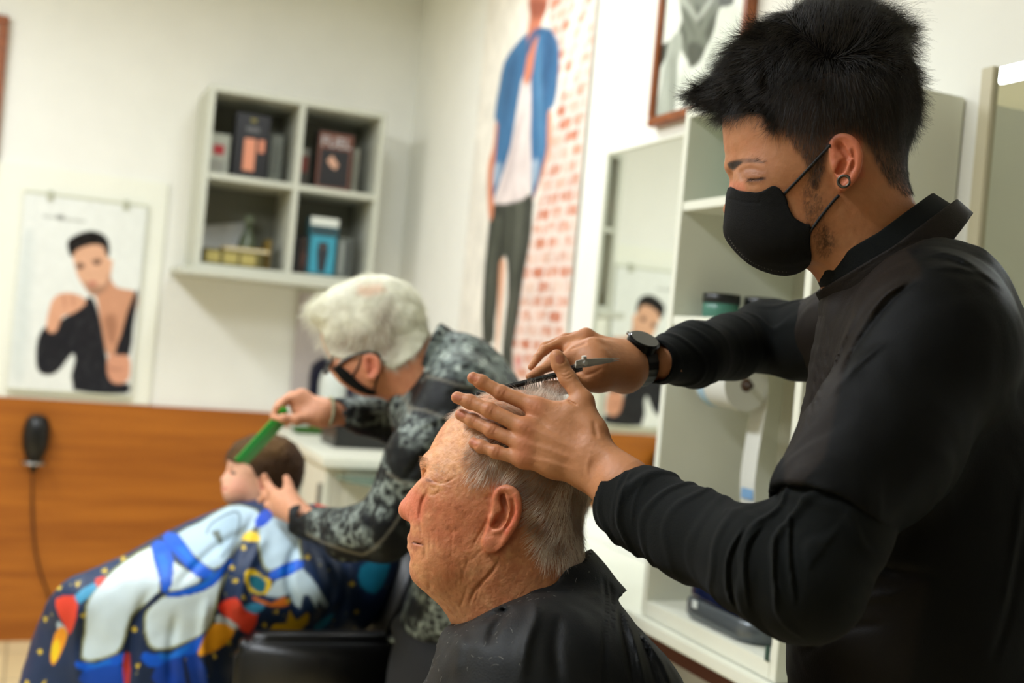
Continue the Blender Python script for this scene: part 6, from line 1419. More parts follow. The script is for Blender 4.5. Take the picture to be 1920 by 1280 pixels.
# ================================================================== the older barber bending over the child
def make_second():
    fr = Frame(760, 800, 2.30); c = fr.pt; mm = fr.m
    def d(px, py, dep): return fr.R @ (ray(px, py) * dep - fr.o)
    def dd(L): return [d(*q) for q in L]
    origin = P(880, 1280, 2.4) * np.array([1, 1, 0])
    root = empty('person', origin, 'grey-haired man in glasses and black mask with a paisley shirt combing the child', 'person')
    hd = Field(fr)
    head = [(604, 600), (602, 618), (603, 636), (608, 652), (615, 664), (619, 672), (618, 682), (617, 694), (626, 702), (634, 706), (638, 714), (650, 721), (664, 730), (684, 739), (712, 741), (735, 748), (765, 800), (860, 760), (835, 655),
            (806, 634), (792, 612), (784, 584), (770, 556), (745, 535), (712, 525), (680, 528), (650, 538), (626, 556), (611, 578)]
    hd.inflate(head, .074, p=.44, step=.002, smooth=3, k=0)
    hd.ell(c(715, 600, 0), (.080, .078, .077), k=.03)
    for s in (1, -1):
        hd.ell(c(650, 690, s * .035), (.03, .03, .03), k=.02); hd.ell(c(690, 712, s * .034), (.038, .03, .028), k=.03)
        hd.ell(c(628, 684, s * .034), (.012, .011, .012), k=.01, kind='sub')
    hz = hit(hd, fr, 690, 690)[2]
    out = [(680, 676), (684, 667), (694, 664), (706, 668), (713, 680), (713, 694), (707, 706), (699, 712), (692, 710), (688, 700), (682, 690)]
    for s in (1, -1):
        ear(hd, fr, out, hz + .002, .3, [([(694, 678), (698, 690), (694, 700)], [4, 4.5, 3.5], .0045)], (686, 690, 2.6, .003), [(686, 684), (683, 673), (693, 667.5), (705, 671), (710, 682), (709, 696), (701, 708)], None, side=s, rim=2.0)
    hd.cone(c(755, 690, 0), c(830, 770, 0), .062, .066, .03)
    # hands
    fh = Field(fr); m1 = 2.38 / F
    fh.chain(dd([(511, 781, 2.37), (520, 764, 2.37), (536, 750, 2.38), (566, 741, 2.40)]), [x * m1 for x in (5.5, 7, 8, 9)], .006)
    fh.chain(dd([(518, 776, 2.395), (524, 756, 2.40), (545, 742, 2.41), (568, 740, 2.42)]), [x * m1 for x in (5, 6.5, 7.5, 9)], .005)
    fh.chain(dd([(534, 776, 2.42), (530, 757, 2.43), (552, 745, 2.44), (572, 745, 2.44)]), [x * m1 for x in (5, 6.5, 7.5, 9)], .005)
    fh.chain(dd([(517, 783, 2.36), (532, 784, 2.355), (556, 786, 2.365), (590, 781, 2.39)]), [x * m1 for x in (5, 7, 9, 13)], .008)
    fh.cone(d(566, 743, 2.40), d(606, 770, 2.40), 11 * m1, 20 * m1, .02); fh.cone(d(572, 748, 2.43), d(606, 772, 2.42), 12 * m1, 20 * m1, .02)
    fh.cone(d(560, 766, 2.40), d(604, 780, 2.41), 15 * m1, 18 * m1, .02)
    fh.cone(d(606, 773, 2.41), d(680, 778, 2.45), 22 * m1, 24 * m1, .02)
    nh = Field(fr)
    nh.chain(dd([(496, 893, 2.40), (500, 905, 2.40), (510, 920, 2.38), (530, 940, 2.35)]), [x * m1 for x in (6, 7.5, 8.5, 12)], .006)
    nh.chain(dd([(488, 938, 2.40), (500, 930, 2.395), (516, 934, 2.38), (538, 950, 2.35)]), [x * m1 for x in (6, 8, 9.5, 13)], .006)
    nh.chain(dd([(494, 925, 2.42), (505, 920, 2.41), (520, 930, 2.39), (540, 945, 2.36)]), [x * m1 for x in (6, 8, 9, 12)], .006)
    nh.chain(dd([(500, 946, 2.38), (512, 950, 2.375), (528, 955, 2.36)]), [x * m1 for x in (6, 8, 10)], .006)
    nh.chain(dd([(537, 896, 2.38), (541, 908, 2.37), (545, 925, 2.35), (552, 945, 2.32)]), [x * m1 for x in (6.5, 8, 10, 13)], .006)
    nh.cone(d(530, 940, 2.355), d(560, 962, 2.30), 19 * m1, 19 * m1, .02); nh.cone(d(532, 955, 2.36), d(600, 985, 2.25), 17 * m1, 22 * m1, .02)
    core = Field(fr)
    core.inflate([(760, 760), (765, 870), (790, 960), (800, 1100), (810, 1200), (830, 1400), (980, 1400), (990, 1100), (985, 850), (940, 720), (880, 660), (830, 660)], .14, p=.4, step=.006, smooth=2)
    hipw = P(890, 1400, 2.42); legs = []
    side = right * .8 - fwd * .6
    for s in (1, -1):
        h_ = hipw + side * s * .09; h_[2] = min(h_[2], .80); f_ = np.array([h_[0], h_[1], .09]) + side * s * .04
        legs.append((h_, (h_ + f_) / 2 + np.array([0, 0, .02]), f_))
    W_ = lambda p: fr.from_world(p)
    for L in legs: core.chain([W_(L[0]), W_(L[1]), W_(L[2])], [.07, .05, .04], .02)
    def colour(V, q, n):
        pt = Paint(len(V), (196, 134, 98)); pt.mix(.3 + .3 * fbm(V * 40, 5, 2), (176, 104, 74)); pt.mix((q[:, 0] < 640) * (q[:, 1] > 700) * .7, (214, 156, 122))
        pt.mix(.5 * mask_poly(q, out, 3), (190, 100, 80)); pt.mix(.9 * (q[:, 0] < 650) * (q[:, 1] > 700) * 0, (0, 0, 0))
        return pt.c
    body, V, Q = sculpt('body', fr, [(hd, c(590, 830, 0) * np.array([1, 1, 0]) + np.array([0, 0, -.11]), c(870, 505, 0) * np.array([1, 1, 0]) + np.array([0, 0, .11]), .0026),
                                     (fh, (d(500, 800, 2.4)[0], d(600, 815, 2.4)[1], -.20), (d(690, 800, 2.4)[0], d(600, 715, 2.4)[1], .03), .0022),
                                     (nh, (d(474, 800, 2.4)[0], d(600, 1020, 2.3)[1], -.20), (d(600, 800, 2.3)[0], d(600, 880, 2.4)[1], .14), .0022),
                                     (core, (-.4, -1.5, -.6), (.5, .3, .5), .012)], M_skin, root, origin, colour)
    # shirt
    sh = Field(fr)
    tor = [(727, 744), (736, 800), (752, 870), (766, 960), (777, 1040), (772, 1095), (748, 1170), (739, 1190), (744, 1205), (1000, 1280), (1030, 1180), (1030, 1000), (1020, 860), (1000, 770), (973, 712), (950, 680), (924, 650), (886, 628), (850, 624), (828, 640), (790, 690), (755, 730)]
    sh.inflate(tor, .185, p=.38, step=.004, smooth=3, k=0)
    NSs, NEe = (865, 745, 2.16), (722, 992, 2.12)
    sh.chain(dd([NSs, (800, 860, 2.12), NEe]), [.082, .068, .056], .04)
    sh.chain(dd([NEe, (650, 1000, 2.17), (572, 976, 2.27)]), [.056, .047, .038], .02)
    sh.chain(dd([(800, 720, 2.42), (748, 786, 2.48), (690, 776, 2.45), (634, 773, 2.42)]), [.065, .054, .040, .030], .03)
    sh.cone(d(580, 975, 2.26), d(540, 960, 2.34), .031, .031, .003, kind='sub'); sh.cone(d(642, 774, 2.42), d(615, 773, 2.40), .0275, .0275, .003, kind='sub')
    sh.cone(c(790, 700, 0), c(735, 655, 0), .069, .064, .004, kind='sub')
    # stand up collar
    def coll(p):
        e_ = np.array([.66, .75, 0]); n_ = np.array([-.75, .66, 0]); q = p - c(780, 690, 0); a = q @ e_; h = q @ n_
        g = np.abs(np.sqrt((a / .105) ** 2 + (q[:, 2] / .078) ** 2) - 1) * .08 - .003
        return np.maximum(g, np.maximum(-.03 - h, h - (-.004 + .030 * np.clip(a / .1, 0, 1))))
    sh.plate(coll, c(780, 690, 0), .14, .006)
    sh.disp(lambda p: .005 * fbm(p * 11, 5, 3))
    for L_, w_d, dp in (([(770, 720), (745, 760), (740, 800)], 5, .006), ([(860, 800), (800, 850), (760, 900)], 8, .008), ([(700, 940), (690, 990), (700, 1040)], 5, .006), ([(840, 740), (900, 730), (950, 760)], 6, .006), ([(780, 800), (850, 780), (900, 800)], 6, -.006)):
        sh.groove(L_, w_d, dp, -.3)
    def scol(V, q, n):
        pt = Paint(len(V), (12, 14, 15))
        a = vnoise(V * 75, 2); b = vnoise(V * 130 + 5, 7); e = fbm(V * 34, 9, 2)
        pat = np.clip(1 - np.abs(a) * 3.6, 0, 1) * .7 + np.clip(1 - np.abs(b) * 3, 0, 1) * .5
        rg = np.clip(.75 + 1.6 * e, 0, 1)
        pt.mix(pat * rg, (146, 156, 148))
        pt.mix(.55 * mask_poly(q, [(800, 650), (850, 620), (900, 625), (955, 680), (955, 720), (900, 715), (850, 705), (810, 700)], 8) * np.clip(.6 + b, 0, 1), (130, 142, 136))
        for x, y, r in ((876, 652, 15), (835, 668, 13), (905, 680, 12), (798, 690, 9), (860, 690, 10), (930, 672, 10), (815, 1120, 14), (790, 1080, 11)):
            dx = q[:, 0] - x; dy = q[:, 1] - y; rr = np.hypot(dx, dy * 1.2); an = np.arctan2(dy, dx)
            pt.mix(.85 * np.clip((r * (.65 + .35 * np.cos(an * 9)) - rr) / 2.5, 0, 1) * (rr > r * .18), (176, 186, 176))
        # satin black panels
        for poly in ([(770, 720), (800, 712), (850, 718), (900, 745), (920, 800), (860, 790), (800, 775), (775, 760)], [(722, 845), (760, 838), (800, 850), (850, 860), (830, 890), (780, 903), (735, 890)], [(560, 1015), (640, 1040), (700, 1060), (760, 1030), (745, 1000), (690, 1035), (620, 1022), (570, 1000)],
                     [(640, 795), (700, 800), (745, 800), (740, 850), (640, 820)], [(650, 1130), (720, 1190), (720, 1000), (760, 960), (770, 1100)], [(555, 935), (575, 940), (572, 1010), (556, 1000)]):
            pt.mix(.93 * mask_poly(q, poly, 3, 3), (8, 9, 10))
        # piped seams
        for L_ in ([(800, 705), (830, 712), (870, 725), (910, 730)], [(575, 1000), (610, 1018), (660, 1035), (690, 1036), (735, 990), (770, 930)], [(745, 740), (762, 752), (768, 775)], [(765, 765), (800, 770), (850, 790)], [(739, 1190), (780, 1200), (830, 1216), (900, 1235)], [(725, 885), (760, 906), (800, 905)]):
            s_, _ = seg_dist(q, smooth_poly(L_, 3, False)); pt.mix(.8 * np.clip(1.5 - s_ / 2.2, 0, 1), (112, 108, 96))
        return pt.c
    M = mat('paisley_shirt', rough=.55, attr=True, bump=.2, bscale=300, var=.1, vscale=80, spec=.22)
    sculpt('shirt', fr, [(sh, (d(535, 900, 2.2)[0], c(900, 1290, 0)[1], -.36), (c(1050, 900, 0)[0], c(900, 590, 0)[1], .34), .0042)], M, root, origin, scol)
    tr = Field(fr)
    tr.inflate([(752, 1150), (742, 1200), (728, 1270), (740, 1420), (1030, 1420), (1030, 1250), (1020, 1150)], .172, p=.4, step=.006, smooth=2)
    for L in legs: tr.chain([W_(L[0]), W_(L[1]), W_(L[2])], [.095, .072, .06], .04)
    sculpt('trousers', fr, [(tr, (-.5, -1.5, -.6), (.55, -.40, .5), .010)], mat('black_trousers', (15, 15, 16), rough=.8), root, origin)
    sf = Field(fr)
    for L in legs: b = L[2]; sf.cone(W_((b[0], b[1], .05)), W_((b[0] - .12, b[1] + .06, .035)), .045, .034, .01)
    sculpt('shoes', fr, [(sf, (-.7, -1.6, -.7), (.6, -.9, .6), .008)], mat('shoe_leather', None), root, origin)
    # mask
    mk = Field(fr); mp = smooth_poly([(626, 694), (632, 702), (640, 712), (654, 723), (670, 733), (690, 740), (704, 740), (704, 735), (688, 727), (674, 716), (662, 705), (652, 695), (642, 688), (632, 684)], 3)
    mk.inflate([(622, 680), (624, 696), (632, 706), (642, 716), (656, 726), (672, 736), (692, 743), (716, 742), (720, 700), (680, 680), (640, 670)], .062, p=.42, step=.002, smooth=2, k=0); mk.plate(lambda p: hd.eval(p, None) - .004, c(670, 710, 0), .3, .006)
    mk.plate(lambda p: sd_poly(fr.proj(p), mp) * mm, c(670, 710, 0), .3, 0); kk = mk.ops.pop()
    be = mk.eval; mk.eval = lambda p, bc=None, br=0: np.maximum(be(p, bc, br), kk[1](p))
    sculpt('face_mask', fr, [(mk, (c(612, 700, 0)[0], c(700, 750, 0)[1], -.09), (c(720, 700, 0)[0], c(700, 675, 0)[1], .09), .0024)], mat('mask_fleece', None), root, origin)
    def surf_tube(name, L_, r, off, material):
        q = smooth_poly(L_, 3, False); w_ = [fr.world((hit(hd, fr, x, y) + np.array([0, 0, off]))[None])[0] - origin for x, y in q]
        MB().tube(w_, r, 8).build(name, material, root, smooth=True)
    surf_tube('mask_strap', [(661, 704), (670, 690), (678, 672)], .0020, .001, mat('strap', None)); surf_tube('mask_strap', [(700, 735), (705, 718), (708, 704)], .0020, .001, mat('strap', None))
    # glasses: arm, rims and lenses
    g = empty('glasses', (0, 0, 0)); g.parent = root
    M_gf = mat('glasses_frame', (16, 15, 15), rough=.3); M_gl = mat('glasses_lens', (225, 235, 235), rough=.05, trans=.9, spec=.7)
    arm = [fr.world((hit(hd, fr, x, y) + np.array([0, 0, .004]))[None])[0] - origin for x, y in smooth_poly([(640, 681), (660, 668), (680, 661), (700, 662), (717, 672)], 3, False)]
    arm = [fr.world(c(624, 692, .060)[None])[0] - origin] + arm
    MB().tube(arm, .0030, 8).build('temple_arm', M_gf, g, smooth=True)
    MB().tube([fr.world((fr.from_world(p_ + origin) * np.array([1, 1, -1]))[None])[0] - origin for p_ in arm], .0030, 8).build('temple_arm', M_gf, g, smooth=True)
    for s in (1, -1):
        ctr = c(616, 684, s * .033); pts = []
        for k in range(25):
            t = 2 * math.pi * k / 24; pts.append(ctr + np.array([.33, .94, 0]) * .020 * math.sin(t) * (1 if True else 1) + np.array([0, 0, 1]) * .026 * math.cos(t) + np.array([-.004, 0, 0]) * math.cos(t) * s * -1)
        pw = [fr.world(p_[None])[0] - origin for p_ in pts]
        MB().tube(pw, .0020, 8, cap=False).build('rim', M_gf, g, smooth=True)
        lens = MB(); n_ = np.array(fr.world(ctr[None])[0] - origin); nv = (np.array([-.94, .33, 0]) @ fr.R) @ RC.T
        lens.add([tuple(q + nv * .0008) for q in pw[:-1]] + [tuple(q - nv * .0008) for q in pw[:-1]], [tuple(range(24)), tuple(range(47, 23, -1))] + [(i, (i + 1) % 24, 24 + (i + 1) % 24, 24 + i) for i in range(24)])
        lens.build('lens', M_gl, g)
    MB().tube([fr.world(c(610, 684, z)[None])[0] - origin for z in (-.008, 0, .008)], .002, 8).build('bridge', M_gf, g)
    # bracelet of beads on the far wrist
    ba = d(618, 771, 2.405); ax = (d(680, 778, 2.45) - d(606, 773, 2.41)); ax /= np.linalg.norm(ax); u_ = np.cross(ax, [0, 0, 1]); u_ /= np.linalg.norm(u_); v_ = np.cross(ax, u_); bm_ = MB()
    for k in range(26):
        t = 2 * math.pi * k / 26; ce = ba + (u_ * math.cos(t) + v_ * math.sin(t)) * .0290; cw = fr.world(ce[None])[0] - origin
        bm_.lathe([(.0005, -.0042), (.0028, -.003), (.0042, 0), (.0028, .003), (.0005, .0042)], tuple(cw), n=10)
    bm_.build('bracelet', mat('bracelet_beads', (150, 150, 120), rough=.3, metal=.4), root, smooth=True)
    # hair
    hr = Field(fr); hp = [(602, 612), (588, 606), (580, 594), (582, 576), (602, 556), (628, 540), (652, 528), (682, 519), (712, 517), (740, 524), (762, 541), (780, 566), (790, 590), (794, 622), (780, 650), (730, 665), (680, 655), (640, 660), (616, 655), (606, 630)]
    hr.inflate(hp, .082, p=.38, step=.002, smooth=3, k=0); hr.plate(lambda p: hd.eval(p, None) - .005, c(700, 600, 0), .4, .006)
    hreg = smooth_poly([(560, 560), (578, 616), (600, 617), (609, 640), (618, 664), (640, 672), (662, 668), (678, 660), (695, 658), (712, 664), (718, 682), (740, 692), (770, 672), (792, 650), (802, 632), (830, 600), (760, 500), (650, 490)], 2)
    he = hr.eval
    def hev(p, bc=None, br=0):
        s2 = sd_poly(fr.proj(p), hreg) * mm; return np.maximum(he(p, bc, br) + .0016 * fbm(p * np.array([60, 60, 50]), 3, 3), s2)
    hr.eval = hev
    def hc(V, q, n):
        pt = Paint(len(V), (222, 220, 200)); pt.mix(.8 * mask_poly(q, [(610, 640), (640, 622), (700, 615), (700, 590), (730, 560), (745, 600), (750, 650), (720, 690), (660, 672), (615, 665)], 14), (126, 108, 92))
        pt.mix(.12 + .3 * fbm(V * np.array([50, 90, 60]), 8, 2), (170, 160, 140)); pt.mix(.6 * mask_poly(q, [(672, 535), (715, 532), (725, 545), (690, 556), (670, 552)], 6), (205, 150, 118)); return pt.c
    ho, HV, HQ = sculpt('hair', fr, [(hr, (c(570, 600, 0)[0], c(700, 705, 0)[1], -.10), (c(815, 600, 0)[0], c(700, 505, 0)[1], .10), .003)], mat('grey_hair_mass', rough=.8, attr=True, spec=.2), root, origin, hc)
    vec = [(600, 590, -1, .5), (640, 570, -.9, .6), (700, 560, -.3, 1), (650, 610, -.5, 1), (740, 560, .5, .7), (770, 620, .4, 1), (700, 640, 0, 1), (730, 600, .2, 1)]
    def flow(q, N, vecs):
        A = np.array(vecs, float); w = 1 / (((q[:, None] - A[None, :, :2]) ** 2).sum(2) + 200) ** 1.6; dv = (w[:, :, None] * A[None, :, 2:]).sum(1) / w.sum(1)[:, None]
        l = np.stack([dv[:, 0], -dv[:, 1], np.zeros(len(dv))], 1); l = l - N * (l * N).sum(1)[:, None]; return l / (np.linalg.norm(l, axis=1)[:, None] + 1e-9)
    wrd = lambda x: x @ fr.R @ RC.T
    p, nn = sample_surface(HV, HQ, 5000, lambda C: C[:, 0] < 9, 3); fl = flow(fr.proj(p), nn, vec); wav = np.stack([vnoise(p * 30, 31), vnoise(p * 30, 32), vnoise(p * 30, 33)], 1)
    M_g2 = hair_mat('silver_hair', (226, 224, 204), rough=.5)
    strands('hair_strands', fr.world(p), (wrd(fl * .8 + nn * .55 + wav * .5), wrd(fl + wav * .8)), .020, M_g2, root, origin, r=.00018, n=6, jit=.2, seed=4)
    p, nn = sample_surface(HV, HQ, 500, lambda C: fr.proj(C)[:, 0] < 612, 5)
    strands('hair_strands', fr.world(p), (wrd(nn * .3 + np.array([-1, .3, 0])), wrd(np.array([-.5, -1, 0]) + nn * .1)), .030, M_g2, root, origin, r=.00018, n=8, jit=.3, curl=.3, seed=6)
    # green comb held in the far hand
    a = P(446, 864, 2.47); b = P(527, 776, 2.37); u = (b - a) / np.linalg.norm(b - a); L = np.linalg.norm(b - a); v = -up * .3 + right * .8 + fwd * .3; v -= u * (v @ u); v /= np.linalg.norm(v); n = np.cross(u, v)
    t = empty('comb', a, 'bright green comb held against the front hair of the child', 'comb')
    Mi = Matrix.Translation(-Vector(a)) @ Matrix([[u[i], v[i], n[i], a[i]] for i in range(3)] + [[0, 0, 0, 1]]); Mg = mat('green_plastic', (30, 165, 40), rough=.35)
    MB().box((0, -.008, -.003), (L + .02, .006, .003), Mi).build('spine', Mg, t, bevel=.001)
    th = MB(); x = .004
    while x < L - .02: th.box((x, .004, -.001), (x + .0015, .022, .001), Mi); x += .0032
    th.build('teeth', mat('green_plastic_teeth', (70, 140, 60), rough=.4), t)
make_second()
# ================================================================== the child under the printed cape, in a black barber chair
def make_child():
    fr = Frame(420, 1030, 2.52); c = fr.pt; mm = fr.m
    def d(px, py, dep): return fr.R @ (ray(px, py) * dep - fr.o)
    origin = P(480, 1280, 2.6) * np.array([1, 1, 0]); 
    origin[2] = 0
    root = empty('person', origin, 'small brown-haired child seated under a space-print cape looking left', 'person')
    hd = Field(fr)
    head = [(431, 852), (428, 862), (427, 873), (425.5, 882), (421, 889), (414.5, 897), (414, 901), (418, 905), (417, 909), (414.8, 912.5), (417.5, 916), (416.5, 920), (419, 924), (421, 929), (424, 938), (433, 946), (448, 950), (455, 958), (452, 990), (540, 1000), (538, 950),
            (552, 915), (561, 888), (559, 868), (549, 846), (530, 831), (506, 823), (480, 822), (455, 829), (438, 841)]
    hd.inflate(head, .068, p=.44, step=.0018, smooth=3, k=0)
    hd.ell(c(505, 872, 0), (.072, .062, .070), k=.03)
    for s in (1, -1):
        hd.ell(c(444, 922, s * .028), (.028, .028, .028), k=.02)
        hd.ell(c(434, 886, s * .030), (.0085, .0085, .009), k=.008, kind='sub'); hd.ell(c(439, 887, s * .028), (.0095, .0095, .0100), k=.003)
        hd.ell(c(420, 901, s * .008), (.006, .006, .006), k=.005)
    hz = hit(hd, fr, 492, 905)[2]; out = [(484, 902), (486, 895), (494, 892), (501, 897), (503, 907), (499, 918), (492, 924), (488, 918), (486, 910)]
    for s in (1, -1): ear(hd, fr, out, hz + .001, .3, [([(492, 901), (495, 908), (492, 915)], [3, 3, 2.5], .0045)], None, [(488, 905), (487, 897), (494, 894), (500, 899), (500.5, 908), (496, 918)], None, side=s, rim=1.6)
    hd.groove([(417, 916.5), (423, 917), (428, 916)], 1.2, .002, 0)
    core = Field(fr); core.inflate([(470, 960), (400, 1010), (330, 1080), (180, 1120), (130, 1150), (110, 1300), (180, 1320), (240, 1200), (420, 1190), (560, 1180), (600, 1080), (560, 980), (520, 950)], .12, p=.4, step=.006, smooth=2)
    def colour(V, q, n):
        pt = Paint(len(V), (226, 172, 142)); pt.mix(.4 * mask_poly(q, [(425, 895), (460, 895), (465, 925), (430, 930)], 8), (222, 140, 116)); pt.mix(.6 * mask_poly(q, out, 3), (205, 110, 95))
        pt.mix(.8 * mask_poly(q, [(431, 884), (437, 882), (443, 885), (441, 889.5), (434, 890)], 1.0), (44, 32, 36)); pt.mix(.5 * mask_poly(q, [(430, 876), (440, 873), (450, 877), (440, 876)], 1.5), (140, 96, 70))
        pt.mix(.5 * mask_poly(q, [(414, 911), (424, 912), (428, 917), (416, 922)], 1.5), (205, 105, 95)); return pt.c
    body, V, Q = sculpt('body', fr, [(hd, (c(405, 900, 0)[0], c(500, 995, 0)[1], -.10), (c(575, 900, 0)[0], c(500, 812, 0)[1], .10), .0024), (core, (-.42, -.42, -.18), (.3, .12, .18), .012)], M_skin, root, origin, colour)
    hr = Field(fr)
    hr.inflate([(430, 862), (429, 852), (436, 838), (454, 824), (481, 816), (508, 817), (534, 826), (554, 845), (565, 870), (566, 890), (556, 916), (530, 925), (505, 890), (480, 880), (450, 868)], .078, p=.40, step=.002, smooth=3, k=0); hr.plate(lambda p: hd.eval(p, None) - .004, c(500, 870, 0), .3, .006)
    hreg = smooth_poly([(415, 850), (428, 862), (445, 868), (462, 868), (474, 880), (482, 896), (490, 890), (502, 892), (506, 905), (503, 925), (520, 935), (560, 930), (590, 880), (560, 800), (480, 790), (420, 820)], 2)
    he = hr.eval; hr.eval = lambda p, bc=None, br=0: np.maximum(he(p, bc, br) + .002 * fbm(p * 70, 3, 3), sd_poly(fr.proj(p), hreg) * mm)
    def hc(V, q, n):
        pt = Paint(len(V), (62, 42, 24)); pt.mix(.6 * mask_poly(q, [(425, 860), (440, 830), (500, 812), (540, 826), (530, 850), (470, 866)], 10), (112, 84, 50)); return pt.c
    ho, HV, HQ = sculpt('hair', fr, [(hr, (c(415, 900, 0)[0], c(500, 940, 0)[1], -.10), (c(580, 900, 0)[0], c(500, 805, 0)[1], .10), .003)], mat('brown_hair_mass', rough=.8, attr=True, spec=.2), root, origin, hc)
    p, nn = sample_surface(HV, HQ, 2500, lambda C: C[:, 0] < 9, 3)
    strands('hair_strands', fr.world(p), ((nn * .5 + np.array([-.3, -.6, 0])) @ fr.R @ RC.T, (nn * .1 + np.array([-.2, -1, 0])) @ fr.R @ RC.T), .016, hair_mat('brown_hair', (74, 52, 30)), root, origin, r=.00016, n=5, jit=.2, seed=4)
    # ---- cape
    cp = Field(fr)
    pol = [(452, 946), (432, 948), (400, 960), (340, 989), (290, 1013), (240, 1039), (180, 1066), (130, 1090), (105, 1110), (90, 1135), (76, 1170), (61, 1210), (47, 1250), (38, 1290), (24, 1360), (20, 1400), (438, 1400), (432, 1330), (440, 1240), (452, 1200), (520, 1196), (600, 1196),
           (690, 1176), (716, 1130), (742, 1066), (757, 1030), (752, 1012), (700, 1000), (640, 966), (596, 950), (560, 948), (500, 946)]
    cp.inflate(pol, .20, p=.36, step=.004, smooth=2, k=0)
    cp.cone(c(500, 985, .05), c(580, 1090, .15), .055, .05, .05)
    cp.chain([c(560, 1090, .12), c(330, 1110, .13), c(170, 1130, .13)], [.07, .065, .06], .05)
    for L_, w_d, dp in (([(480, 960), (440, 1040), (420, 1110), (430, 1180)], 8, .012), ([(500, 1000), (460, 1080), (450, 1150)], 9, -.010), ([(560, 1010), (540, 1080), (560, 1150)], 8, .010), ([(470, 990), (400, 1030), (330, 1100)], 8, .006), ([(600, 1040), (620, 1100), (600, 1170)], 10, .010), ([(650, 1050), (660, 1110), (650, 1170)], 10, -.008),
                        ([(280, 1110), (250, 1180), (240, 1290)], 10, .012), ([(150, 1130), (140, 1200), (150, 1290)], 12, -.008), ([(390, 1120), (380, 1200), (390, 1290)], 10, -.010), ([(330, 1150), (320, 1220), (320, 1290)], 9, .008)):
        cp.groove(L_, w_d, dp, -.3)
    cp.disp(lambda p: .006 * fbm(p * 9, 15, 3))
    pass
    def Z(L): return [(x / 2.4, 880 + y / 2.4) for x, y in L]
    def pc(V, q, n):
        pt = Paint(len(V), (22, 38, 66)); pt.mix(.5 + .5 * fbm(V * 6, 4, 2), (26, 52, 92))
        W_, B_, Bl, R_, Y_ = (208, 224, 228), (14, 30, 62), (8, 88, 205), (214, 62, 40), (232, 196, 30)
        def A(poly, col, soft=1.2, sm=2, m=1): pt.mix(m * mask_poly(q, Z(poly), soft, sm), col)
        def grow(poly, col, g, m=1):
            zp = smooth_poly(Z(poly), 2); lo = zp.min(0) - g - 4; hi = zp.max(0) + g + 4; k = ((q > lo) & (q < hi)).all(1); mm_ = np.zeros(len(q)); mm_[k] = np.clip((g - sd_poly(q[k], zp)) / 1.6, 0, 1); pt.mix(m * mm_, col)
        olive = (150, 150, 84)
        leg1 = [(680, 350), (560, 420), (480, 490), (420, 560), (392, 620), (385, 740), (372, 830), (385, 852), (430, 852), (520, 822), (556, 760), (585, 660), (640, 610), (712, 550), (716, 480), (700, 400)]
        leg2 = [(1010, 430), (960, 505), (860, 552), (760, 568), (710, 592), (665, 640), (655, 700), (672, 780), (706, 803), (760, 800), (850, 765), (930, 720), (958, 640), (980, 560), (1010, 480)]
        chest = [(800, 290), (900, 240), (1030, 165), (1120, 172), (1165, 200), (1140, 262), (1090, 310), (1030, 400), (960, 445), (900, 405), (835, 345)]
        arm = [(1180, 240), (1240, 215), (1320, 240), (1352, 400), (1300, 422), (1212, 450), (1180, 400), (1165, 300)]
        glove = [(1195, 570), (1240, 500), (1360, 445), (1412, 500), (1478, 608), (1462, 625), (1432, 585), (1424, 625), (1392, 565), (1366, 565), (1352, 625), (1326, 610), (1302, 562), (1250, 575)]
        tri = [(775, 415), (800, 430), (900, 490), (860, 520), (765, 545), (760, 480)]
        for L_, g in ((leg1, 5), (leg2, 5), (chest, 3), (arm, 5), (tri, 3)): grow(L_, olive, g, .8)
        A(leg1, W_); A(leg2, W_); A(chest, (176, 200, 214)); A(arm, (180, 204, 216)); A(glove, (190, 212, 222), sm=1); A(tri, W_)
        A([(700, 560), (740, 556), (700, 600), (640, 650), (600, 700), (590, 680)], B_)
        for L_ in ([(930, 285), (955, 240), (1050, 190), (1080, 215), (1062, 300), (1000, 392)], ):
            s_, _ = seg_dist(q, smooth_poly(Z(L_), 3, False)); pt.mix(.85 * np.clip(1.6 - s_ / 1.8, 0, 1), (84, 104, 118))
        A([(955, 300), (960, 250), (1050, 205), (1068, 230), (1050, 300), (1005, 370)], (164, 190, 206)); A([(950, 280), (985, 270), (1006, 325), (990, 338)], (96, 106, 96), sm=0)
        for L_ in ([(680, 340), (742, 322), (780, 400), (770, 520), (732, 552), (716, 480)], [(730, 302), (800, 290), (880, 400), (962, 462), (920, 492), (850, 450)], [(750, 557), (860, 535), (960, 480), (1030, 400), (1042, 424), (962, 520), (860, 562), (762, 572)],
                   [(345, 862), (430, 874), (556, 822), (550, 872), (430, 912), (345, 892)], [(640, 820), (760, 832), (932, 730), (920, 790), (790, 888), (660, 882)], [(1212, 462), (1340, 405), (1362, 442), (1240, 496)]):
            grow(L_, B_, 1.6); A(L_, Bl, .8); c_ = np.mean(L_, 0); A([(x * .5 + c_[0] * .5, y * .5 + c_[1] * .5) for x, y in L_], (26, 130, 220), 4, 0, .5)
        A([(370, 912), (548, 880), (556, 975), (380, 975)], (12, 70, 170)); A([(700, 892), (880, 830), (935, 975), (712, 975)], (10, 62, 160)); A([(555, 840), (585, 832), (580, 975), (560, 975)], R_, m=.8); A([(820, 850), (835, 845), (860, 975), (840, 975)], B_)
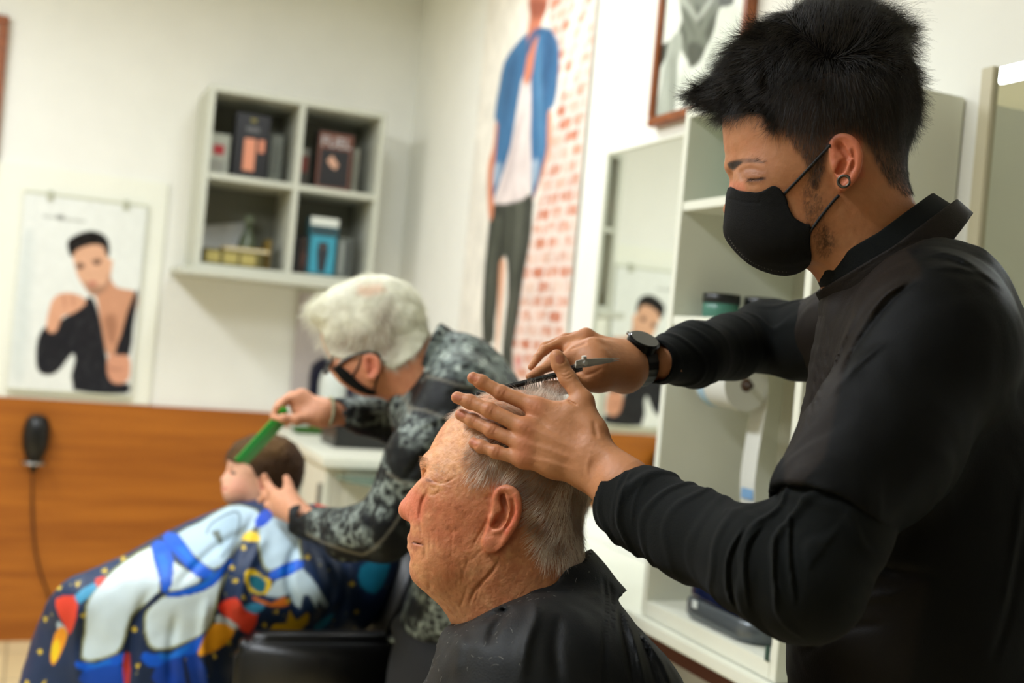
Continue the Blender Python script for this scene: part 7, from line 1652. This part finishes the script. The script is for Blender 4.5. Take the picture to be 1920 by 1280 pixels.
        for L_, col in (([(250, 582), (330, 566), (350, 620), (334, 700), (312, 742), (290, 700), (262, 650)], R_), ([(338, 565), (420, 510), (432, 540), (362, 602)], (60, 150, 190)), ([(430, 490), (480, 482), (442, 530)], R_), ([(262, 680), (300, 720), (296, 740), (256, 715)], (170, 190, 205)),
                        ([(246, 740), (282, 706), (304, 745), (272, 830), (240, 880), (225, 840)], (232, 150, 28)), ([(232, 800), (262, 760), (268, 820), (240, 872)], Y_),
                        ([(985, 605), (1060, 575), (1102, 625), (1162, 650), (1122, 742), (1062, 700), (1000, 650)], R_), ([(985, 650), (1070, 700), (1052, 722), (972, 690)], (180, 196, 206)), ([(890, 822), (962, 690), (1058, 722), (1010, 790), (930, 832)], (234, 160, 28)), ([(1090, 612), (1200, 600), (1150, 652)], (60, 150, 200)),
                        ([(1085, 315), (1120, 275), (1162, 290), (1166, 322)], Y_), ([(1145, 230), (1190, 180), (1232, 200), (1200, 245), (1160, 262)], (10, 70, 190)),
                        ([(1220, 742), (1230, 695), (1290, 690), (1300, 630), (1335, 680), (1385, 640), (1384, 692), (1310, 742)], (214, 172, 24)), ([(1100, 462), (1142, 448), (1180, 480), (1222, 500), (1200, 560), (1120, 545)], Y_), ([(1120, 480), (1160, 475), (1200, 510), (1180, 555), (1130, 530)], (20, 104, 124)),
                        ([(1140, 570), (1220, 600), (1280, 570), (1300, 610), (1230, 620), (1150, 590)], (222, 120, 40)), ([(1620, 440), (1680, 410), (1750, 400), (1740, 480), (1690, 560), (1620, 520)], (20, 120, 150)), ([(1410, 712), (1440, 680), (1500, 645), (1480, 690), (1430, 725)], (30, 116, 150)),
                        ([(1420, 142), (1530, 172), (1550, 200), (1440, 182)], R_), ([(1380, 110), (1410, 120), (1420, 150), (1380, 130)], (220, 130, 30))):
            A(L_, col, .9, 2)
        rng = np.random.default_rng(2); st = [(555, 400), (470, 455), (350, 515), (375, 655), (205, 675), (180, 820), (605, 720), (1045, 440), (1060, 500), (1095, 350), (1385, 395), (1585, 515), (1240, 640), (1030, 780), (1190, 700), (1605, 640), (1095, 575), (620, 885), (965, 840), (1300, 590), (1775, 390), (1800, 350), (265, 530), (120, 960), (200, 960)]
        for x, y in st:
            dx = q[:, 0] - x / 2.4; dy = q[:, 1] - 880 - y / 2.4; rr = np.hypot(dx, dy); an = np.arctan2(dy, dx); pt.mix(.9 * np.clip((6.5 * (.72 + .28 * np.cos(5 * an + x)) - rr) / 1.2, 0, 1), (222, 190, 50))
        for _ in range(70):
            x, y = rng.uniform(60, 1800), rng.uniform(400, 960); pt.mix(.6 * np.clip(2.2 - np.hypot(q[:, 0] - x / 2.4, q[:, 1] - 880 - y / 2.4), 0, 1) * (pt.c.sum(1) < .35), (190, 180, 90))
        return pt.c
    # ---- chair
    M_l = mat('black_leather', (9, 9, 9), rough=.4, bump=.2, bscale=120, spec=.5); M_c = mat('chair_chrome', (150, 150, 150), rough=.2, metal=1)
    base = fr.world(c(560, 1280, 0)[None])[0]; ch = empty('barber_chair', (base[0], base[1], 0), 'black leather barber chair the child sits in beside the older barber', 'chair')
    ex = RC @ (fr.R.T @ np.array([1.0, 0, 0])); ex[2] = 0; ex /= np.linalg.norm(ex); ez = np.cross([0, 0, 1.0], ex) * -1
    if ez @ (-fwd) < 0: ez = -ez
    o3 = np.array([base[0], base[1], 0])
    def Mx(tilt=0): return Matrix([[ex[i], ez[i], (0, 0, 1)[i], 0] for i in range(3)] + [[0, 0, 0, 1]])
    def L3(px, py, z): w = fr.world(c(px, py, z)[None])[0] - o3; return np.array([w @ ex, w @ ez, w[2]])
    a1 = L3(455, 1195, .25); a2 = L3(735, 1180, .25); top = (a1[2] + a2[2]) / 2
    for s in (1, -1):
        y = a1[1] if s > 0 else a1[1] - .60
        pr = [(a1[0] - .01, top - .20), (a1[0] - .015, top - .035), (a1[0] + .01, top - .004), (a1[0] + .05, top), (a2[0], top + .004), (a2[0] + .02, top - .03), (a2[0] + .02, top - .22)]
        m_ = MB(); n_ = len(pr); vs = [tuple(Mx() @ Vector((x, yy, z))) for yy in (y - .035, y + .035) for x, z in pr]
        m_.add(vs, [tuple(range(n_)), tuple(range(2 * n_ - 1, n_ - 1, -1))] + [(i, (i + 1) % n_, n_ + (i + 1) % n_, n_ + i) for i in range(n_)])
        m_.build('armrest', M_l, ch, bevel=.014, seg=4, smooth=True)
    MB().box((a1[0] - .02, a1[1] - .57, top - .34), (a2[0] + .02, a1[1] - .03, top - .215), Mx()).build('seat', M_l, ch, bevel=.03, seg=4, smooth=True)
    b1 = L3(690, 1170, .1); b2 = L3(745, 1000, .1)
    m_ = MB(); y0, y1 = a1[1] - .54, a1[1] - .06; dx = .02
    vs = [tuple(Mx() @ Vector(v)) for y in (y0, y1) for v in ((b1[0] + .0, y, b1[2] - .10), (b1[0] + .085, y, b1[2] - .10), (b2[0] + .10, y, b2[2] - .015), (b2[0] + .03, y, b2[2] - .005))]
    m_.add(vs, [(0, 1, 2, 3), (7, 6, 5, 4), (0, 1, 5, 4), (1, 2, 6, 5), (2, 3, 7, 6), (3, 0, 4, 7)]).build('backrest', M_l, ch, bevel=.025, seg=4, smooth=True)
    cx_ = (a1[0] + a2[0]) / 2; cy_ = a1[1] - .30; cpos = tuple(Mx() @ Vector((cx_, cy_, 0)))
    MB().lathe([(.30, 0), (.30, .012), (.27, .03), (.06, .05), (.045, .07), (.045, top - .36)], cpos, n=48).build('base', M_c, ch, smooth=True)
    MB().tube([Mx() @ Vector((a1[0] - .02, cy_ - .1, top - .36)), Mx() @ Vector((a1[0] - .22, cy_ - .1, .22)), Mx() @ Vector((a1[0] - .38, cy_ - .1, .20)), Mx() @ Vector((a1[0] - .38, cy_ + .1, .20)), Mx() @ Vector((a1[0] - .22, cy_ + .1, .22)), Mx() @ Vector((a1[0] - .02, cy_ + .1, top - .36))], .012, 10).build('footrest', M_c, ch, smooth=True)
    # the cape and the child give way to the chair they rest on
    Ra = np.stack([fr.R @ (RC.T @ v) for v in (ex, ez, np.array([0, 0, 1.0]))])
    def carve(f_, lo_, hi_, g=.004):
        cw = o3 + ex * (lo_[0] + hi_[0]) / 2 + ez * (lo_[1] + hi_[1]) / 2 + np.array([0, 0, (lo_[2] + hi_[2]) / 2]); hf = [abs(hi_[i_] - lo_[i_]) / 2 + g for i_ in range(3)]
        f_.box(fr.from_world(cw), hf, Ra, .01, .01, 'sub')
    for f_ in (cp,):
        carve(f_, (a1[0] - .02, a1[1] - .57, top - .34), (a2[0] + .02, a1[1] - .03, top - .215))
        for s in (1, -1):
            y = a1[1] if s > 0 else a1[1] - .60; carve(f_, (a1[0] - .015, y - .035, top - .21), (a2[0] + .02, y + .035, top))
    sculpt('cape', fr, [(cp, (c(10, 1200, 0)[0], c(400, 1400, 0)[1], -.30), (c(775, 1200, 0)[0], c(400, 925, 0)[1], .30), .0036)], mat('printed_cape', rough=.5, attr=True, bump=.1, bscale=200, spec=.4), root, origin, pc)
make_child()
